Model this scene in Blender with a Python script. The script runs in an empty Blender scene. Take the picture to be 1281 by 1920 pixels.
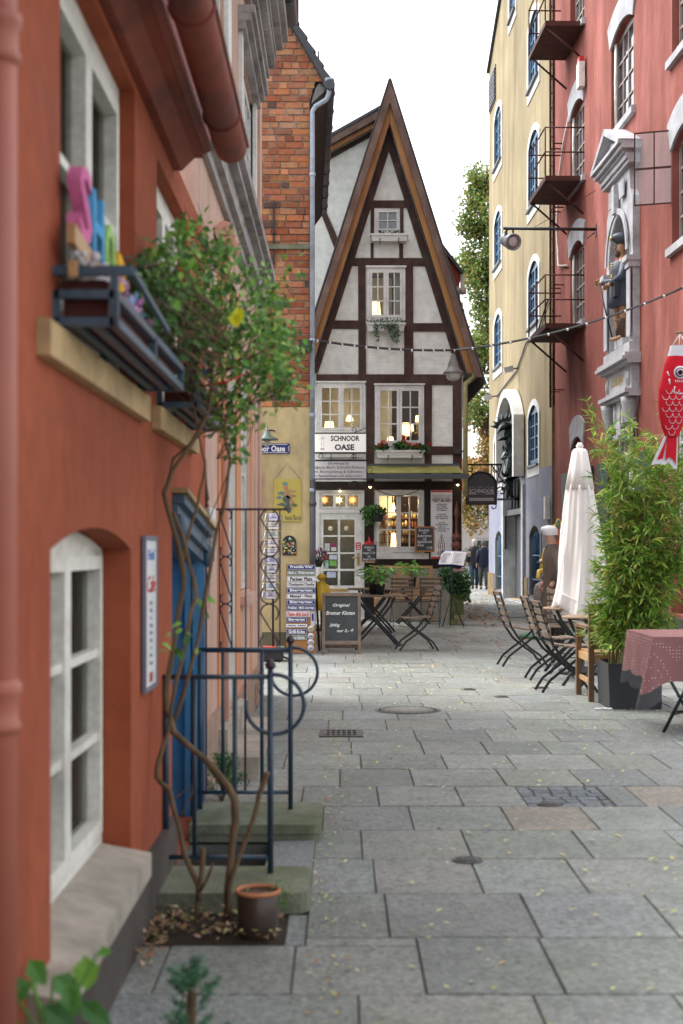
import bpy, bmesh, math, random
from mathutils import Vector, Matrix
from mathutils.geometry import tessellate_polygon
rad = math.radians
rnd = random.Random(11)
SC = bpy.context.scene
COL = SC.collection
# ------------------------------------------------------------------ camera, sky, sun, exposure
F = 2667.0; CX = 640.5; HY = 1030.0; CH = 1.4          # focal length in photo pixels, vanishing point, eye height
cam = bpy.data.cameras.new('camera'); camo = bpy.data.objects.new('camera', cam); COL.objects.link(camo)
cam.sensor_fit = 'VERTICAL'; cam.sensor_height = 36.0; cam.lens = 50.0
cam.shift_y = (HY - 960) / 1920.0
cam.clip_start = 0.1; cam.clip_end = 3000
cam.dof.use_dof = True; cam.dof.focus_distance = 21.0; cam.dof.aperture_fstop = 3.2
camo.location = (0, 0, CH); camo.rotation_euler = (rad(90), 0, 0)
SC.camera = camo
world = bpy.data.worlds.new('World'); SC.world = world; world.use_nodes = True
wn = world.node_tree.nodes; wl = world.node_tree.links
sky = wn.new('ShaderNodeTexSky'); sky.sky_type = 'NISHITA'; sky.sun_disc = False
SUN_EL, SUN_ROT = rad(58), rad(300)
sky.sun_elevation = SUN_EL; sky.sun_rotation = SUN_ROT
sky.air_density = 1.0; sky.dust_density = 4.0; sky.ozone_density = 1.0
hs = wn.new('ShaderNodeHueSaturation'); hs.inputs['Saturation'].default_value = 0.2; hs.inputs['Value'].default_value = 1.35
bg = wn['Background']; bg.inputs['Strength'].default_value = 0.15
wl.new(sky.outputs['Color'], hs.inputs['Color']); wl.new(hs.outputs['Color'], bg.inputs['Color'])
sl = bpy.data.lights.new('sun', 'SUN'); sl.energy = 0.5; sl.angle = rad(25); sl.color = (1.0, 0.98, 0.95)
so = bpy.data.objects.new('sun', sl); COL.objects.link(so)
# sky sun_rotation turns clockwise from +Y; the lamp shines from that same direction
sd = Vector((math.sin(SUN_ROT) * math.cos(SUN_EL), math.cos(SUN_ROT) * math.cos(SUN_EL), math.sin(SUN_EL)))
so.rotation_euler = sd.to_track_quat('Z', 'Y').to_euler(); so.location = (0, 0, 30)
SC.view_settings.view_transform = 'Standard'; SC.view_settings.look = 'None'
SC.view_settings.gamma = 1.0; SC.view_settings.use_curve_mapping = False
SC.view_settings.exposure = 1.38
SC.render.engine = 'CYCLES'; SC.cycles.use_denoising = True; SC.cycles.max_bounces = 8
SC.cycles.sample_clamp_indirect = 6.0; SC.cycles.transparent_max_bounces = 16
# ------------------------------------------------------------------ helpers
UP = Vector((0, 0, 1))
V = Vector
def P(px, py, Y): return V(((px - CX) * Y / F, Y, CH + (HY - py) * Y / F))
def GD(py, h=0.0): return (CH - h) * F / (py - HY)

MATS = {}
def mat(name, c1, c2=None, scale=3.0, rough=0.8, bump=0.0, bscale=40.0, metal=0.0, vcol=False, stretch=(1, 1, 1),
        dirt=None, dscale=1.2, damt=0.5, spec=0.5, dstretch=(1, 1, 1), emis=None, estr=0.0, coat=0.0, trans=0.0, alpha=1.0):
    if name in MATS: return MATS[name]
    m = bpy.data.materials.new(name); m.use_nodes = True
    n = m.node_tree.nodes; l = m.node_tree.links; b = n['Principled BSDF']
    tc = n.new('ShaderNodeTexCoord')
    def noise(sc, st, det=5.0):
        mp = n.new('ShaderNodeMapping'); mp.inputs['Scale'].default_value = st
        l.new(tc.outputs['Object'], mp.inputs['Vector'])
        t = n.new('ShaderNodeTexNoise'); t.inputs['Scale'].default_value = sc; t.inputs['Detail'].default_value = det
        l.new(mp.outputs['Vector'], t.inputs['Vector']); return t
    def ramp(src, a, bb, ca, cb):
        r = n.new('ShaderNodeValToRGB'); r.color_ramp.elements[0].position = a; r.color_ramp.elements[1].position = bb
        r.color_ramp.elements[0].color = (*ca, 1); r.color_ramp.elements[1].color = (*cb, 1)
        l.new(src.outputs['Fac'], r.inputs['Fac']); return r
    out = None
    if c2 is None: c2 = tuple(x * 0.82 for x in c1)
    r1 = ramp(noise(scale, stretch), 0.32, 0.68, c1, c2); out = r1.outputs['Color']
    if vcol:
        a = n.new('ShaderNodeAttribute'); a.attribute_name = 'Col'
        mx = n.new('ShaderNodeMix'); mx.data_type = 'RGBA'; mx.blend_type = 'MULTIPLY'; mx.inputs[0].default_value = 1.0
        l.new(out, mx.inputs[6]); l.new(a.outputs['Color'], mx.inputs[7]); out = mx.outputs[2]
    if dirt is not None:
        dn = noise(dscale, dstretch, 8.0)
        r2 = n.new('ShaderNodeMapRange'); r2.inputs['From Min'].default_value = 0.48; r2.inputs['From Max'].default_value = 0.72
        r2.inputs['To Max'].default_value = damt; l.new(dn.outputs['Fac'], r2.inputs['Value'])
        mx = n.new('ShaderNodeMix'); mx.data_type = 'RGBA'; l.new(r2.outputs['Result'], mx.inputs[0])
        l.new(out, mx.inputs[6]); mx.inputs[7].default_value = (*dirt, 1); out = mx.outputs[2]
        for sc_, lo_, hi_ in ((dscale * .45, .78, 1.1), (dscale * 6, .86, 1.08)):      # uneven, patchy paint
            mn = noise(sc_, dstretch, 6.0); r3 = n.new('ShaderNodeMapRange'); r3.inputs['From Min'].default_value = .3; r3.inputs['From Max'].default_value = .7
            r3.inputs['To Min'].default_value = lo_; r3.inputs['To Max'].default_value = hi_; l.new(mn.outputs['Fac'], r3.inputs['Value'])
            mx = n.new('ShaderNodeMix'); mx.data_type = 'RGBA'; mx.blend_type = 'MULTIPLY'; mx.inputs[0].default_value = 1.0
            l.new(out, mx.inputs[6]); l.new(r3.outputs['Result'], mx.inputs[7]); out = mx.outputs[2]
    l.new(out, b.inputs['Base Color'])
    b.inputs['Roughness'].default_value = rough; b.inputs['Metallic'].default_value = metal
    if rough >= .6 and spec == .5: spec = .2
    b.inputs['Specular IOR Level'].default_value = spec; b.inputs['Coat Weight'].default_value = coat
    if trans: b.inputs['Transmission Weight'].default_value = trans
    if alpha < 1: b.inputs['Alpha'].default_value = alpha
    if bump:
        bn = noise(bscale, stretch if stretch != (1, 1, 1) else (1, 1, 1), 6.0)
        bp = n.new('ShaderNodeBump'); bp.inputs['Strength'].default_value = bump; bp.inputs['Distance'].default_value = 0.02
        l.new(bn.outputs['Fac'], bp.inputs['Height']); l.new(bp.outputs['Normal'], b.inputs['Normal'])
    if emis:
        b.inputs['Emission Color'].default_value = (*emis, 1); b.inputs['Emission Strength'].default_value = estr
    MATS[name] = m
    return m
def leafmat(name, c1=(1, 1, 1)):
    m = mat(name, c1, tuple(x * 0.85 for x in c1), 8, 0.45, vcol=True, spec=0.35)
    n = m.node_tree.nodes; l = m.node_tree.links; b = n['Principled BSDF']
    src = b.inputs['Base Color'].links[0].from_socket
    t = n.new('ShaderNodeBsdfTranslucent'); l.new(src, t.inputs['Color'])
    mx = n.new('ShaderNodeMixShader'); mx.inputs[0].default_value = 0.3
    l.new(b.outputs[0], mx.inputs[1]); l.new(t.outputs[0], mx.inputs[2]); l.new(mx.outputs[0], n['Material Output'].inputs['Surface'])
    return m
def glassmat(name, tint=(0.9, 0.93, 0.92), refl=1.0):
    m = bpy.data.materials.new(name); m.use_nodes = True; n = m.node_tree.nodes; l = m.node_tree.links; n.clear()
    o = n.new('ShaderNodeOutputMaterial'); mx = n.new('ShaderNodeMixShader'); fr = n.new('ShaderNodeFresnel'); fr.inputs[0].default_value = 1.52
    mu = n.new('ShaderNodeMath'); mu.operation = 'MULTIPLY'; mu.inputs[1].default_value = refl; l.new(fr.outputs[0], mu.inputs[0])
    t = n.new('ShaderNodeBsdfTransparent'); t.inputs[0].default_value = (*tint, 1)
    g = n.new('ShaderNodeBsdfGlossy'); g.inputs['Roughness'].default_value = 0.02
    ns = n.new('ShaderNodeTexNoise'); ns.inputs['Scale'].default_value = 1.6; bp = n.new('ShaderNodeBump'); bp.inputs['Strength'].default_value = 0.1; bp.inputs['Distance'].default_value = 0.04
    l.new(ns.outputs['Fac'], bp.inputs['Height']); l.new(bp.outputs[0], g.inputs['Normal'])
    l.new(mu.outputs[0], mx.inputs[0]); l.new(t.outputs[0], mx.inputs[1]); l.new(g.outputs[0], mx.inputs[2]); l.new(mx.outputs[0], o.inputs[0])
    MATS[name] = m
    return m

class MB:
    def __init__(s): s.v = []; s.f = []; s.sm = []; s.c = []; s.col = None; s.mi = []; s.m = 0
    def add(s, vs, fs, smooth=False):
        b = len(s.v); s.v += [V(x) for x in vs]
        for f in fs: s.f.append(tuple(i + b for i in f)); s.sm.append(smooth); s.c.append(s.col); s.mi.append(s.m)
    def hexa(s, c8): s.add(c8, [(0, 3, 2, 1), (4, 5, 6, 7), (0, 1, 5, 4), (1, 2, 6, 5), (2, 3, 7, 6), (3, 0, 4, 7)])
    def box(s, a, b):
        x0, y0, z0 = a; x1, y1, z1 = b
        s.hexa([(x0, y0, z0), (x1, y0, z0), (x1, y1, z0), (x0, y1, z0), (x0, y0, z1), (x1, y0, z1), (x1, y1, z1), (x0, y1, z1)])
    def bar(s, p, q, w, h, up=UP):
        p = V(p); q = V(q); d = (q - p).normalized(); x = d.cross(up)
        if x.length < 1e-4: x = d.cross(V((0, 1, 0)))
        x = x.normalized() * w / 2; y = x.normalized().cross(d) * h / 2
        s.hexa([p - x - y, p + x - y, p + x + y, p - x + y, q - x - y, q + x - y, q + x + y, q - x + y])
    def tube(s, pts, r, n=8, cap=True):
        pts = [V(p) for p in pts]; k = len(pts); rs = r if isinstance(r, (list, tuple)) else [r] * k
        d0 = (pts[1] - pts[0]).normalized(); x = d0.orthogonal().normalized(); vs = []
        for i in range(k):
            d = (pts[min(i + 1, k - 1)] - pts[max(i - 1, 0)]).normalized()
            x = (x - d * x.dot(d)); x = x.normalized() if x.length > 1e-6 else d.orthogonal().normalized(); y = d.cross(x)
            for j in range(n):
                a = 2 * math.pi * j / n; vs.append(pts[i] + (x * math.cos(a) + y * math.sin(a)) * rs[i])
        fs = [(i * n + j, i * n + (j + 1) % n, (i + 1) * n + (j + 1) % n, (i + 1) * n + j) for i in range(k - 1) for j in range(n)]
        s.add(vs, fs, True)
        if cap: b = len(s.v) - k * n; s.f.append(tuple(b + j for j in reversed(range(n)))); s.f.append(tuple(b + (k - 1) * n + j for j in range(n))); s.sm += [False] * 2; s.c += [s.col] * 2; s.mi += [s.m] * 2
    def lathe(s, prof, c=(0, 0, 0), n=20, smooth=True, axis=None, fold=None):
        c = V(c); vs = []
        q = V((0, 0, 1)).rotation_difference(V(axis)) if axis is not None else None
        for k, (r, z) in enumerate(prof):
            for j in range(n):
                a = 2 * math.pi * j / n; rr = r * (fold(a, k / (len(prof) - 1)) if fold else 1)
                p = V((math.cos(a) * rr, math.sin(a) * rr, z))
                if q: p = q @ p
                vs.append(c + p)
        K = len(prof)
        s.add(vs, [(i * n + j, i * n + (j + 1) % n, (i + 1) * n + (j + 1) % n, (i + 1) * n + j) for i in range(K - 1) for j in range(n)], smooth)
        b = len(s.v) - K * n
        for rng in (tuple(b + j for j in reversed(range(n))), tuple(b + (K - 1) * n + j for j in range(n))):
            s.f.append(rng); s.sm.append(False); s.c.append(s.col); s.mi.append(s.m)
    def ball(s, c, r, n=12, sc=(1, 1, 1)):
        c = V(c); vs = []; m = max(5, n // 2 + 1)
        for i in range(m):
            t = math.pi * (i + 0.02) / (m - 1 + 0.04)
            for j in range(n):
                a = 2 * math.pi * j / n
                vs.append(c + V((math.sin(t) * math.cos(a) * r * sc[0], math.sin(t) * math.sin(a) * r * sc[1], math.cos(t) * r * sc[2])))
        s.add(vs, [(i * n + j, i * n + (j + 1) % n, (i + 1) * n + (j + 1) % n, (i + 1) * n + j) for i in range(m - 1) for j in range(n)], True)
    def loft(s, rings, n=20, fold=None):     # rings: (centre, rx, ry)
        vs = []
        for k, (c, rx, ry) in enumerate(rings):
            for j in range(n):
                a = 2 * math.pi * j / n; f = fold(a, k) if fold else 1
                vs.append(V(c) + V((math.cos(a) * rx * f, math.sin(a) * ry * f, 0)))
        K = len(rings)
        s.add(vs, [(i * n + j, i * n + (j + 1) % n, (i + 1) * n + (j + 1) % n, (i + 1) * n + j) for i in range(K - 1) for j in range(n)], True)
        b = len(s.v) - K * n
        for rng in (tuple(b + j for j in reversed(range(n))), tuple(b + (K - 1) * n + j for j in range(n))):
            s.f.append(rng); s.sm.append(False); s.c.append(s.col); s.mi.append(s.m)
    def plate(s, W, outer, holes, d0, d1):   # polygon with holes in a wall frame, between depths d0 and d1
        polys = [outer] + holes
        flat = [p for q in polys for p in q]
        tris = tessellate_polygon([[V((a, h, 0)) for a, h in q] for q in polys])
        n = len(flat)
        vs = [W.p(a, h, d1) for a, h in flat] + [W.p(a, h, d0) for a, h in flat]
        fs = [tuple(t) for t in tris] + [tuple(n + i for i in reversed(t)) for t in tris]
        o = 0
        for q in polys:
            k = len(q)
            for i in range(k): fs.append((o + i, o + (i + 1) % k, n + o + (i + 1) % k, n + o + i))
            o += k
        s.add(vs, fs)
    def leaf(s, p, d, nrm, L, w, bend=0.15):
        d = d.normalized(); x = d.cross(nrm); x = x.normalized() if x.length > 1e-5 else d.orthogonal().normalized(); nn = x.cross(d)
        t = p + d * L - nn * L * bend; l1 = p + d * L * .33 + x * w / 2 + nn * w * .18; l2 = p + d * L * .7 + x * w * .36 + nn * w * .08 - nn * L * bend * .5
        r1 = p + d * L * .33 - x * w / 2 + nn * w * .18; r2 = p + d * L * .7 - x * w * .36 + nn * w * .08 - nn * L * bend * .5; m = p + d * L * .5 - nn * L * bend * .25
        s.add([p, l1, l2, t, r2, r1, m], [(0, 6, 1), (1, 6, 2), (2, 6, 3), (0, 5, 6), (5, 4, 6), (4, 3, 6)])
    def leaf3(s, p, d, nrm, L, w):
        d = d.normalized(); x = d.cross(nrm); x = x.normalized() if x.length > 1e-5 else d.orthogonal().normalized()
        s.add([p, p + d * L * .4 + x * w / 2, p + d * L, p + d * L * .4 - x * w / 2], [(0, 1, 2, 3)])
    def build(s, name, m, parent=None, recalc=True, origin=None, split=False):
        if split:      # each loose piece becomes an object of its own
            par = list(range(len(s.v)))
            def find(i):
                while par[i] != i: par[i] = par[par[i]]; i = par[i]
                return i
            for f in s.f:
                r = find(f[0])
                for i in f[1:]: par[find(i)] = r
            groups = {}
            for k, f in enumerate(s.f): groups.setdefault(find(f[0]), []).append(k)
            out = []
            for fs in groups.values():
                q = MB(); idx = {}
                for k in fs:
                    for i in s.f[k]:
                        if i not in idx: idx[i] = len(q.v); q.v.append(s.v[i])
                    q.f.append(tuple(idx[i] for i in s.f[k])); q.sm.append(s.sm[k]); q.c.append(s.c[k]); q.mi.append(s.mi[k])
                out.append(q.build(name, m, parent, recalc, origin))
            return out[0]
        me = bpy.data.meshes.new(name)
        if parent is not None: o = WL[parent.name]
        elif origin is not None: o = V(origin)
        else:
            xs = [v.x for v in s.v]; ys = [v.y for v in s.v]; zs = [v.z for v in s.v]
            o = V(((min(xs) + max(xs)) / 2, (min(ys) + max(ys)) / 2, min(zs)))
        me.from_pydata([v - o for v in s.v], [], s.f)
        for mm in (m if isinstance(m, (list, tuple)) else [m]): me.materials.append(mm)
        me.polygons.foreach_set('use_smooth', s.sm); me.polygons.foreach_set('material_index', s.mi)
        if any(c is not None for c in s.c):
            at = me.color_attributes.new('Col', 'FLOAT_COLOR', 'CORNER'); k = 0; buf = []
            for f, c in zip(s.f, s.c): buf += (list(c or (1, 1, 1)) + [1.0]) * len(f)
            at.data.foreach_set('color', buf)
        if recalc:
            bm = bmesh.new(); bm.from_mesh(me); bmesh.ops.recalc_face_normals(bm, faces=bm.faces); bm.to_mesh(me); bm.free()
        me.update()
        ob = bpy.data.objects.new(name, me); COL.objects.link(ob)
        if parent is not None: ob.parent = parent; WL[ob.name] = o
        else: ob.location = o; WL[ob.name] = o
        return ob
WL = {}
def tag(o, label=None, cat=None, group=None, kind=None):
    if label: o['label'] = label
    if cat: o['category'] = cat
    if group: o['group'] = group
    if kind: o['kind'] = kind
    return o
def thing(name, label, cat, loc=(0, 0, 0), group=None):
    o = bpy.data.objects.new(name, None); COL.objects.link(o); o.location = loc; WL[o.name] = V(loc)
    o.empty_display_size = 0.2
    return tag(o, label, cat, group)
def dup(root, loc, rz, label, group=None, scale=None):
    def cp(o, par):
        c = o.copy(); COL.objects.link(c); c.parent = par
        WL[c.name] = WL[o.name]
        for ch in o.children: cp(ch, c)
        return c
    r = cp(root, None); r.location = loc; r.rotation_euler = (0, 0, rz); WL[r.name] = V(loc)
    if scale: r.scale = (scale,) * 3
    r['label'] = label
    if group: r['group'] = group
    return r
class Wall:
    def __init__(s, o, u, n): s.o = V(o); s.u = V(u).normalized(); s.n = V(n).normalized()
    def p(s, a, h, d=0.0): return s.o + s.u * a + UP * h + s.n * d
    def box(s, mb, a0, a1, h0, h1, d0, d1):
        mb.hexa([s.p(a0, h0, d0), s.p(a1, h0, d0), s.p(a1, h0, d1), s.p(a0, h0, d1), s.p(a0, h1, d0), s.p(a1, h1, d0), s.p(a1, h1, d1), s.p(a0, h1, d1)])
def rect(a0, a1, h0, h1): return [(a0, h0), (a1, h0), (a1, h1), (a0, h1)]
def arch(a0, a1, h0, hs, rise, n=10):
    q = [(a0, h0), (a1, h0)]; m = (a0 + a1) / 2; w = (a1 - a0) / 2
    if rise < w * 0.98:
        Rr = (w * w + rise * rise) / (2 * rise); th = math.asin(w / Rr)
        for i in range(n + 1):
            t = th - 2 * th * i / n; q.append((m + Rr * math.sin(t), hs + rise - Rr + Rr * math.cos(t)))
    else:
        for i in range(n + 1):
            t = math.pi * i / n; q.append((m + w * math.cos(t), hs + rise * math.sin(t)))
    return q
def window(par, W, a0, a1, h0, h1, d, fm, gm, rise=0.0, leaves=2, cols=2, rows=3, fw=0.06, mw=0.025, th=0.06, name='window', back=None, sash=0.045):
    """frame ring, casements with glazing bars (one mesh) and a pane as its child"""
    mb = MB()
    out = arch(a0, a1, h0, h1 - rise, rise) if rise else rect(a0, a1, h0, h1)
    inn = arch(a0 + fw, a1 - fw, h0 + fw, h1 - rise - fw * .3, rise * .9) if rise else rect(a0 + fw, a1 - fw, h0 + fw, h1 - fw)
    mb.plate(W, out, [inn], d - th, d)
    lw = (a1 - a0 - 2 * fw) / leaves
    top = h1 - fw - (rise * .35 if rise else 0)
    for k in range(leaves):
        b0 = a0 + fw + k * lw + .002; b1 = b0 + lw - .004; t1 = top
        e0, e1, g0, g1 = b0, b1, h0 + fw + .002, t1
        dd = d + 0.012
        mb.plate(W, rect(e0, e1, g0, g1), [rect(e0 + sash, e1 - sash, g0 + sash, g1 - sash)], d - th * .7, dd)
        for c in range(1, cols):
            x = e0 + sash + (e1 - e0 - 2 * sash) * c / cols; W.box(mb, x - mw / 2, x + mw / 2, g0 + sash, g1 - sash, d - th * .5, dd - .008)
        for r in range(1, rows):
            z = g0 + sash + (g1 - g0 - 2 * sash) * r / rows; W.box(mb, e0 + sash, e1 - sash, z - mw / 2, z + mw / 2, d - th * .5, dd - .011)
    if rise:
        q = [p for p in inn[2:] if p[1] > top - .005]
        if len(q) > 2: mb.plate(W, [(q[-1][0], top - .01), (q[0][0], top - .01)] + q, [], d - th * .6, d - .004)
    w = mb.build(name, fm, par)
    if gm is not None:
        g = MB(); g.plate(W, out if False else inn, [], d - th * .45 - .004, d - th * .45); g.build('pane', gm, w)
    return w
def text(par, s, W, a, h, d, m, width=None, size=0.1, flip=False, shear=0.0, bold=0.0, name='lettering', align='C', height=None, ext=0.0015, sx=None):
    cu = bpy.data.curves.new('t', 'FONT'); cu.body = s; cu.size = size; cu.align_x = {'C': 'CENTER', 'L': 'LEFT'}[align]; cu.align_y = 'CENTER'
    cu.shear = shear; cu.offset = bold; cu.extrude = ext; cu.resolution_u = 2; cu.space_line = 1.0
    to = bpy.data.objects.new('t', cu); COL.objects.link(to)
    bpy.context.view_layer.update()
    me = bpy.data.meshes.new_from_object(to.evaluated_get(bpy.context.evaluated_depsgraph_get()))
    bpy.data.objects.remove(to); bpy.data.curves.remove(cu)
    xs = [v.co.x for v in me.vertices] or [0, 1]; k = 1.0
    if width: k = width / max(1e-6, max(xs) - min(xs))
    ys = [v.co.y for v in me.vertices] or [0, 1]; kh = k
    if height: kh = height / max(1e-6, max(ys) - min(ys))
    elif width: kh = 1.0
    mid = (max(ys) + min(ys)) / 2
    o = WL[par.name] if par is not None else V((0, 0, 0)); u = -1 if flip else 1
    for v in me.vertices: v.co = W.p(a + u * v.co.x * k, h + (v.co.y - mid) * kh, d + v.co.z) - o
    me.materials.append(m); ob = bpy.data.objects.new(name, me); COL.objects.link(ob); ob.parent = par; me.name = name
    WL[ob.name] = o
    return ob
def spiral(c, r0, r1, a0, a1, ux, uy, n=16):
    return [V(c) + (V(ux) * math.cos(a0 + (a1 - a0) * i / n) + V(uy) * math.sin(a0 + (a1 - a0) * i / n)) * (r0 + (r1 - r0) * i / n) for i in range(n + 1)]
def rdir():
    while True:
        v = V((rnd.uniform(-1, 1), rnd.uniform(-1, 1), rnd.uniform(-1, 1)))
        if .1 < v.length < 1: return v.normalized()
def jit(c, a=0.25):
    k = 1 + rnd.uniform(-a, a); return (c[0] * k * rnd.uniform(.9, 1.1), c[1] * k, c[2] * k * rnd.uniform(.85, 1.15))
def skin(name, verts, edges, m, parent, sub=2, root=0):
    """verts: (co, radius) -> one continuous skinned body"""
    me = bpy.data.meshes.new(name); o = WL[parent.name] if parent else V((0, 0, 0))
    me.from_pydata([V(v[0]) - o for v in verts], edges, []); ob = bpy.data.objects.new(name, me); COL.objects.link(ob)
    sk = ob.modifiers.new('s', 'SKIN'); sk.use_smooth_shade = True
    sb = ob.modifiers.new('b', 'SUBSURF'); sb.levels = sub; sb.render_levels = sub
    for i, v in enumerate(verts):
        d = me.skin_vertices[0].data[i]; r = v[1]; d.radius = r if isinstance(r, tuple) else (r, r); d.use_root = (i == root)
    bpy.context.view_layer.update()
    nm = bpy.data.meshes.new_from_object(ob.evaluated_get(bpy.context.evaluated_depsgraph_get()))
    bpy.data.objects.remove(ob); bpy.data.meshes.remove(me)
    for p in nm.polygons: p.use_smooth = True
    nm.materials.clear(); nm.materials.append(m); nm.name = name
    ob = bpy.data.objects.new(name, nm); COL.objects.link(ob)
    if parent: ob.parent = parent
    WL[ob.name] = o
    return ob
# ------------------------------------------------------------------ materials
M_stone = mat('paving_stone', (1.08, 1.08, 1.06), (.55, .56, .56), 42, .66, .6, 70, vcol=True, dirt=(.15, .165, .13), dscale=1.1, damt=.5, spec=.4)
M_joint = mat('joint_earth', (.13, .13, .11), (.085, .09, .07), 12, .95, .3)
M_red = mat('red_render', (.37, .092, .043), (.31, .074, .036), 1.3, .88, .28, 14, dirt=(.30, .085, .05), dscale=1.7, damt=.7, spec=.18)
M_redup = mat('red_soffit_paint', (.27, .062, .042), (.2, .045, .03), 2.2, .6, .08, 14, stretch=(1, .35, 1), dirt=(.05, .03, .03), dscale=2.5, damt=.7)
M_whitep = mat('white_paint', (.74, .73, .70), (.66, .65, .62), 4, .42, .05, 50, dirt=(.42, .40, .36), dscale=5, damt=.3)
M_cream = mat('cream_paint', (.84, .82, .75), (.76, .73, .65), 5, .45, .06, 40, dirt=(.5, .46, .38), dscale=7, damt=.4)
M_sill = mat('weathered_sandstone', (.46, .40, .33), (.34, .30, .25), 4, .85, .25, 40, dirt=(.16, .15, .12), dscale=3, damt=.6)
M_ysill = mat('yellow_sandstone', (.56, .39, .20), (.43, .29, .15), 5, .85, .2, 40, dirt=(.16, .13, .09), dscale=4, damt=.6)
M_plinth = mat('dark_plinth', (.10, .082, .07), (.065, .055, .05), 3, .9, .3, 30)
M_pink = mat('pink_render', (.60, .40, .325), (.55, .355, .285), 1.5, .8, .1, 20, dirt=(.42, .24, .17), dscale=1.6, damt=.5, dstretch=(1, 1, .4))
M_orange = mat('orange_render', (.60, .28, .15), (.52, .23, .12), 1.5, .8, .1, 20)
M_moulding = mat('grey_moulding', (.42, .38, .37), (.30, .27, .265), 5, .75, .3, 30, stretch=(1, .3, 1), dirt=(.14, .12, .12), dscale=4, damt=.7)
M_blue = mat('blue_paint', (.035, .16, .32), (.028, .13, .26), 3, .42, .06, 30, dirt=(.02, .06, .10), dscale=3, damt=.5)
M_lblue = mat('pale_blue_paint', (.30, .44, .66), (.25, .37, .56), 4, .5)
M_rackblue = mat('rack_blue', (.05, .10, .15), (.035, .07, .105), 10, .45, .15, 40, dirt=(.10, .05, .03), dscale=8, damt=.4)
M_doorblue = mat('door_blue', (.075, .26, .47), (.06, .21, .39), 2, .4, .08, 12, dirt=(.03, .10, .18), dscale=2, damt=.5)
M_iron = mat('blue_iron', (.022, .05, .082), (.016, .035, .055), 20, .4, .15, 60, spec=.5)
M_blackiron = mat('black_iron', (.018, .018, .022), (.03, .026, .026), 20, .5, .1, 60)
M_purpleiron = mat('dark_purple_iron', (.035, .016, .028), (.05, .025, .035), 20, .5)
M_brick = mat('brick', (1, 1, 1), (.75, .72, .7), 22, .85, .5, 60, vcol=True)
M_mortar = mat('mortar', (.40, .35, .29), (.22, .19, .16), 8, .95, .4, 60, dirt=(.07, .06, .05), dscale=1.5, damt=.7)
M_yellowr = mat('yellow_render', (.62, .50, .27), (.54, .43, .23), 2.0, .85, .15, 20, dirt=(.33, .27, .16), dscale=1.8, damt=.7, dstretch=(1, 1, .5))
M_zinc = mat('zinc', (.42, .49, .58), (.33, .39, .47), 3, .42, .06, 20, metal=.2, stretch=(1, 1, .3), dirt=(.13, .14, .15), dscale=3)
M_dzinc = mat('dark_zinc', (.075, .08, .09), (.05, .05, .06), 6, .45, .1, 20, metal=.3)
M_roofdark = mat('dark_roof_tile', (.06, .065, .075), (.09, .09, .095), 6, .7, .3, 20)
M_roofred = mat('red_roof_tile', (.30, .07, .04), (.20, .05, .035), 6, .8, .4, 10)
M_infill = mat('white_brick_infill', (.82, .82, .77), (.76, .76, .71), 2.5, .8, .45, 9, stretch=(.6, 1, 2.6), dirt=(.5, .48, .40), dscale=1.3, damt=.4)
M_timber = mat('dark_timber', (.088, .046, .036), (.048, .027, .024), 7, .7, .35, 30, stretch=(1, 1, .35), dirt=(.15, .10, .075), dscale=3, damt=.4)
M_timberD = mat('black_timber', (.03, .019, .014), (.018, .012, .01), 7, .6, .3, 30)
M_barge = mat('brown_bargeboard', (.20, .13, .10), (.13, .08, .065), 5, .65, .3, 20, stretch=(1, 1, .3), dirt=(.34, .27, .22), dscale=2.5, damt=.35)
M_orboard = mat('orange_board', (.40, .19, .07), (.29, .125, .05), 5, .6, .25, 20, stretch=(1, 1, .3))
M_grey = mat('grey_stone_paint', (.50, .50, .52), (.42, .42, .44), 4, .7, .12, 30, dirt=(.27, .26, .27), dscale=3, damt=.5)
M_redR = mat('pinkred_render', (.29, .092, .07), (.235, .07, .053), 1.0, .9, .45, 5, dirt=(.43, .155, .13), dscale=1.3, damt=.9, dstretch=(1, 1, .3), spec=.2)
M_ochre = mat('ochre_render', (.40, .325, .195), (.33, .265, .155), .9, .88, .25, 8, dirt=(.24, .18, .10), dscale=1.5, damt=.85, dstretch=(1, 1, .15), spec=.2)
M_lgrey = mat('bluegrey_render', (.28, .29, .36), (.23, .24, .31), 1.5, .8, .1, 20, dirt=(.2, .2, .23), dscale=2)
M_ochplinth = mat('ochre_plinth', (.25, .17, .08), (.13, .09, .05), 5, .85, .2, 20)
M_win = mat('dark_window', (.03, .036, .045), (.05, .055, .065), 3, .06, spec=.9)
M_rust = mat('rusty_iron', (.05, .02, .018), (.09, .035, .025), 8, .7, .3, 40)
M_black = mat('black_paint', (.014, .015, .018), (.02, .021, .024), 6, .5)
M_board = mat('chalkboard', (.03, .038, .042), (.042, .05, .052), 2.0, .55, dirt=(.09, .1, .1), dscale=2.5, damt=.3)
M_white = mat('sign_white', (.78, .78, .78), (.74, .74, .75), 3, .35)
M_chalk = mat('chalk', (.85, .85, .82), (.7, .7, .68), 60, .9)
M_navy = mat('enamel_navy', (.012, .03, .17), (.012, .028, .14), 4, .25, spec=.6)
M_green = mat('enamel_green', (.10, .16, .12), (.08, .13, .10), 4, .3)
M_redsign = mat('enamel_red', (.55, .02, .03), (.48, .02, .03), 4, .3)
M_ink = mat('dark_ink', (.03, .012, .05), (.03, .012, .05), 4, .5)
M_inkred = mat('dark_red_ink', (.12, .01, .02), (.12, .01, .02), 4, .5)
M_wood = mat('weathered_wood', (.30, .21, .14), (.19, .135, .095), 8, .7, .3, 30, stretch=(1, .3, .3))
M_slat = mat('grey_slat_wood', (.235, .175, .13), (.14, .105, .08), 9, .6, .3, 40)
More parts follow.
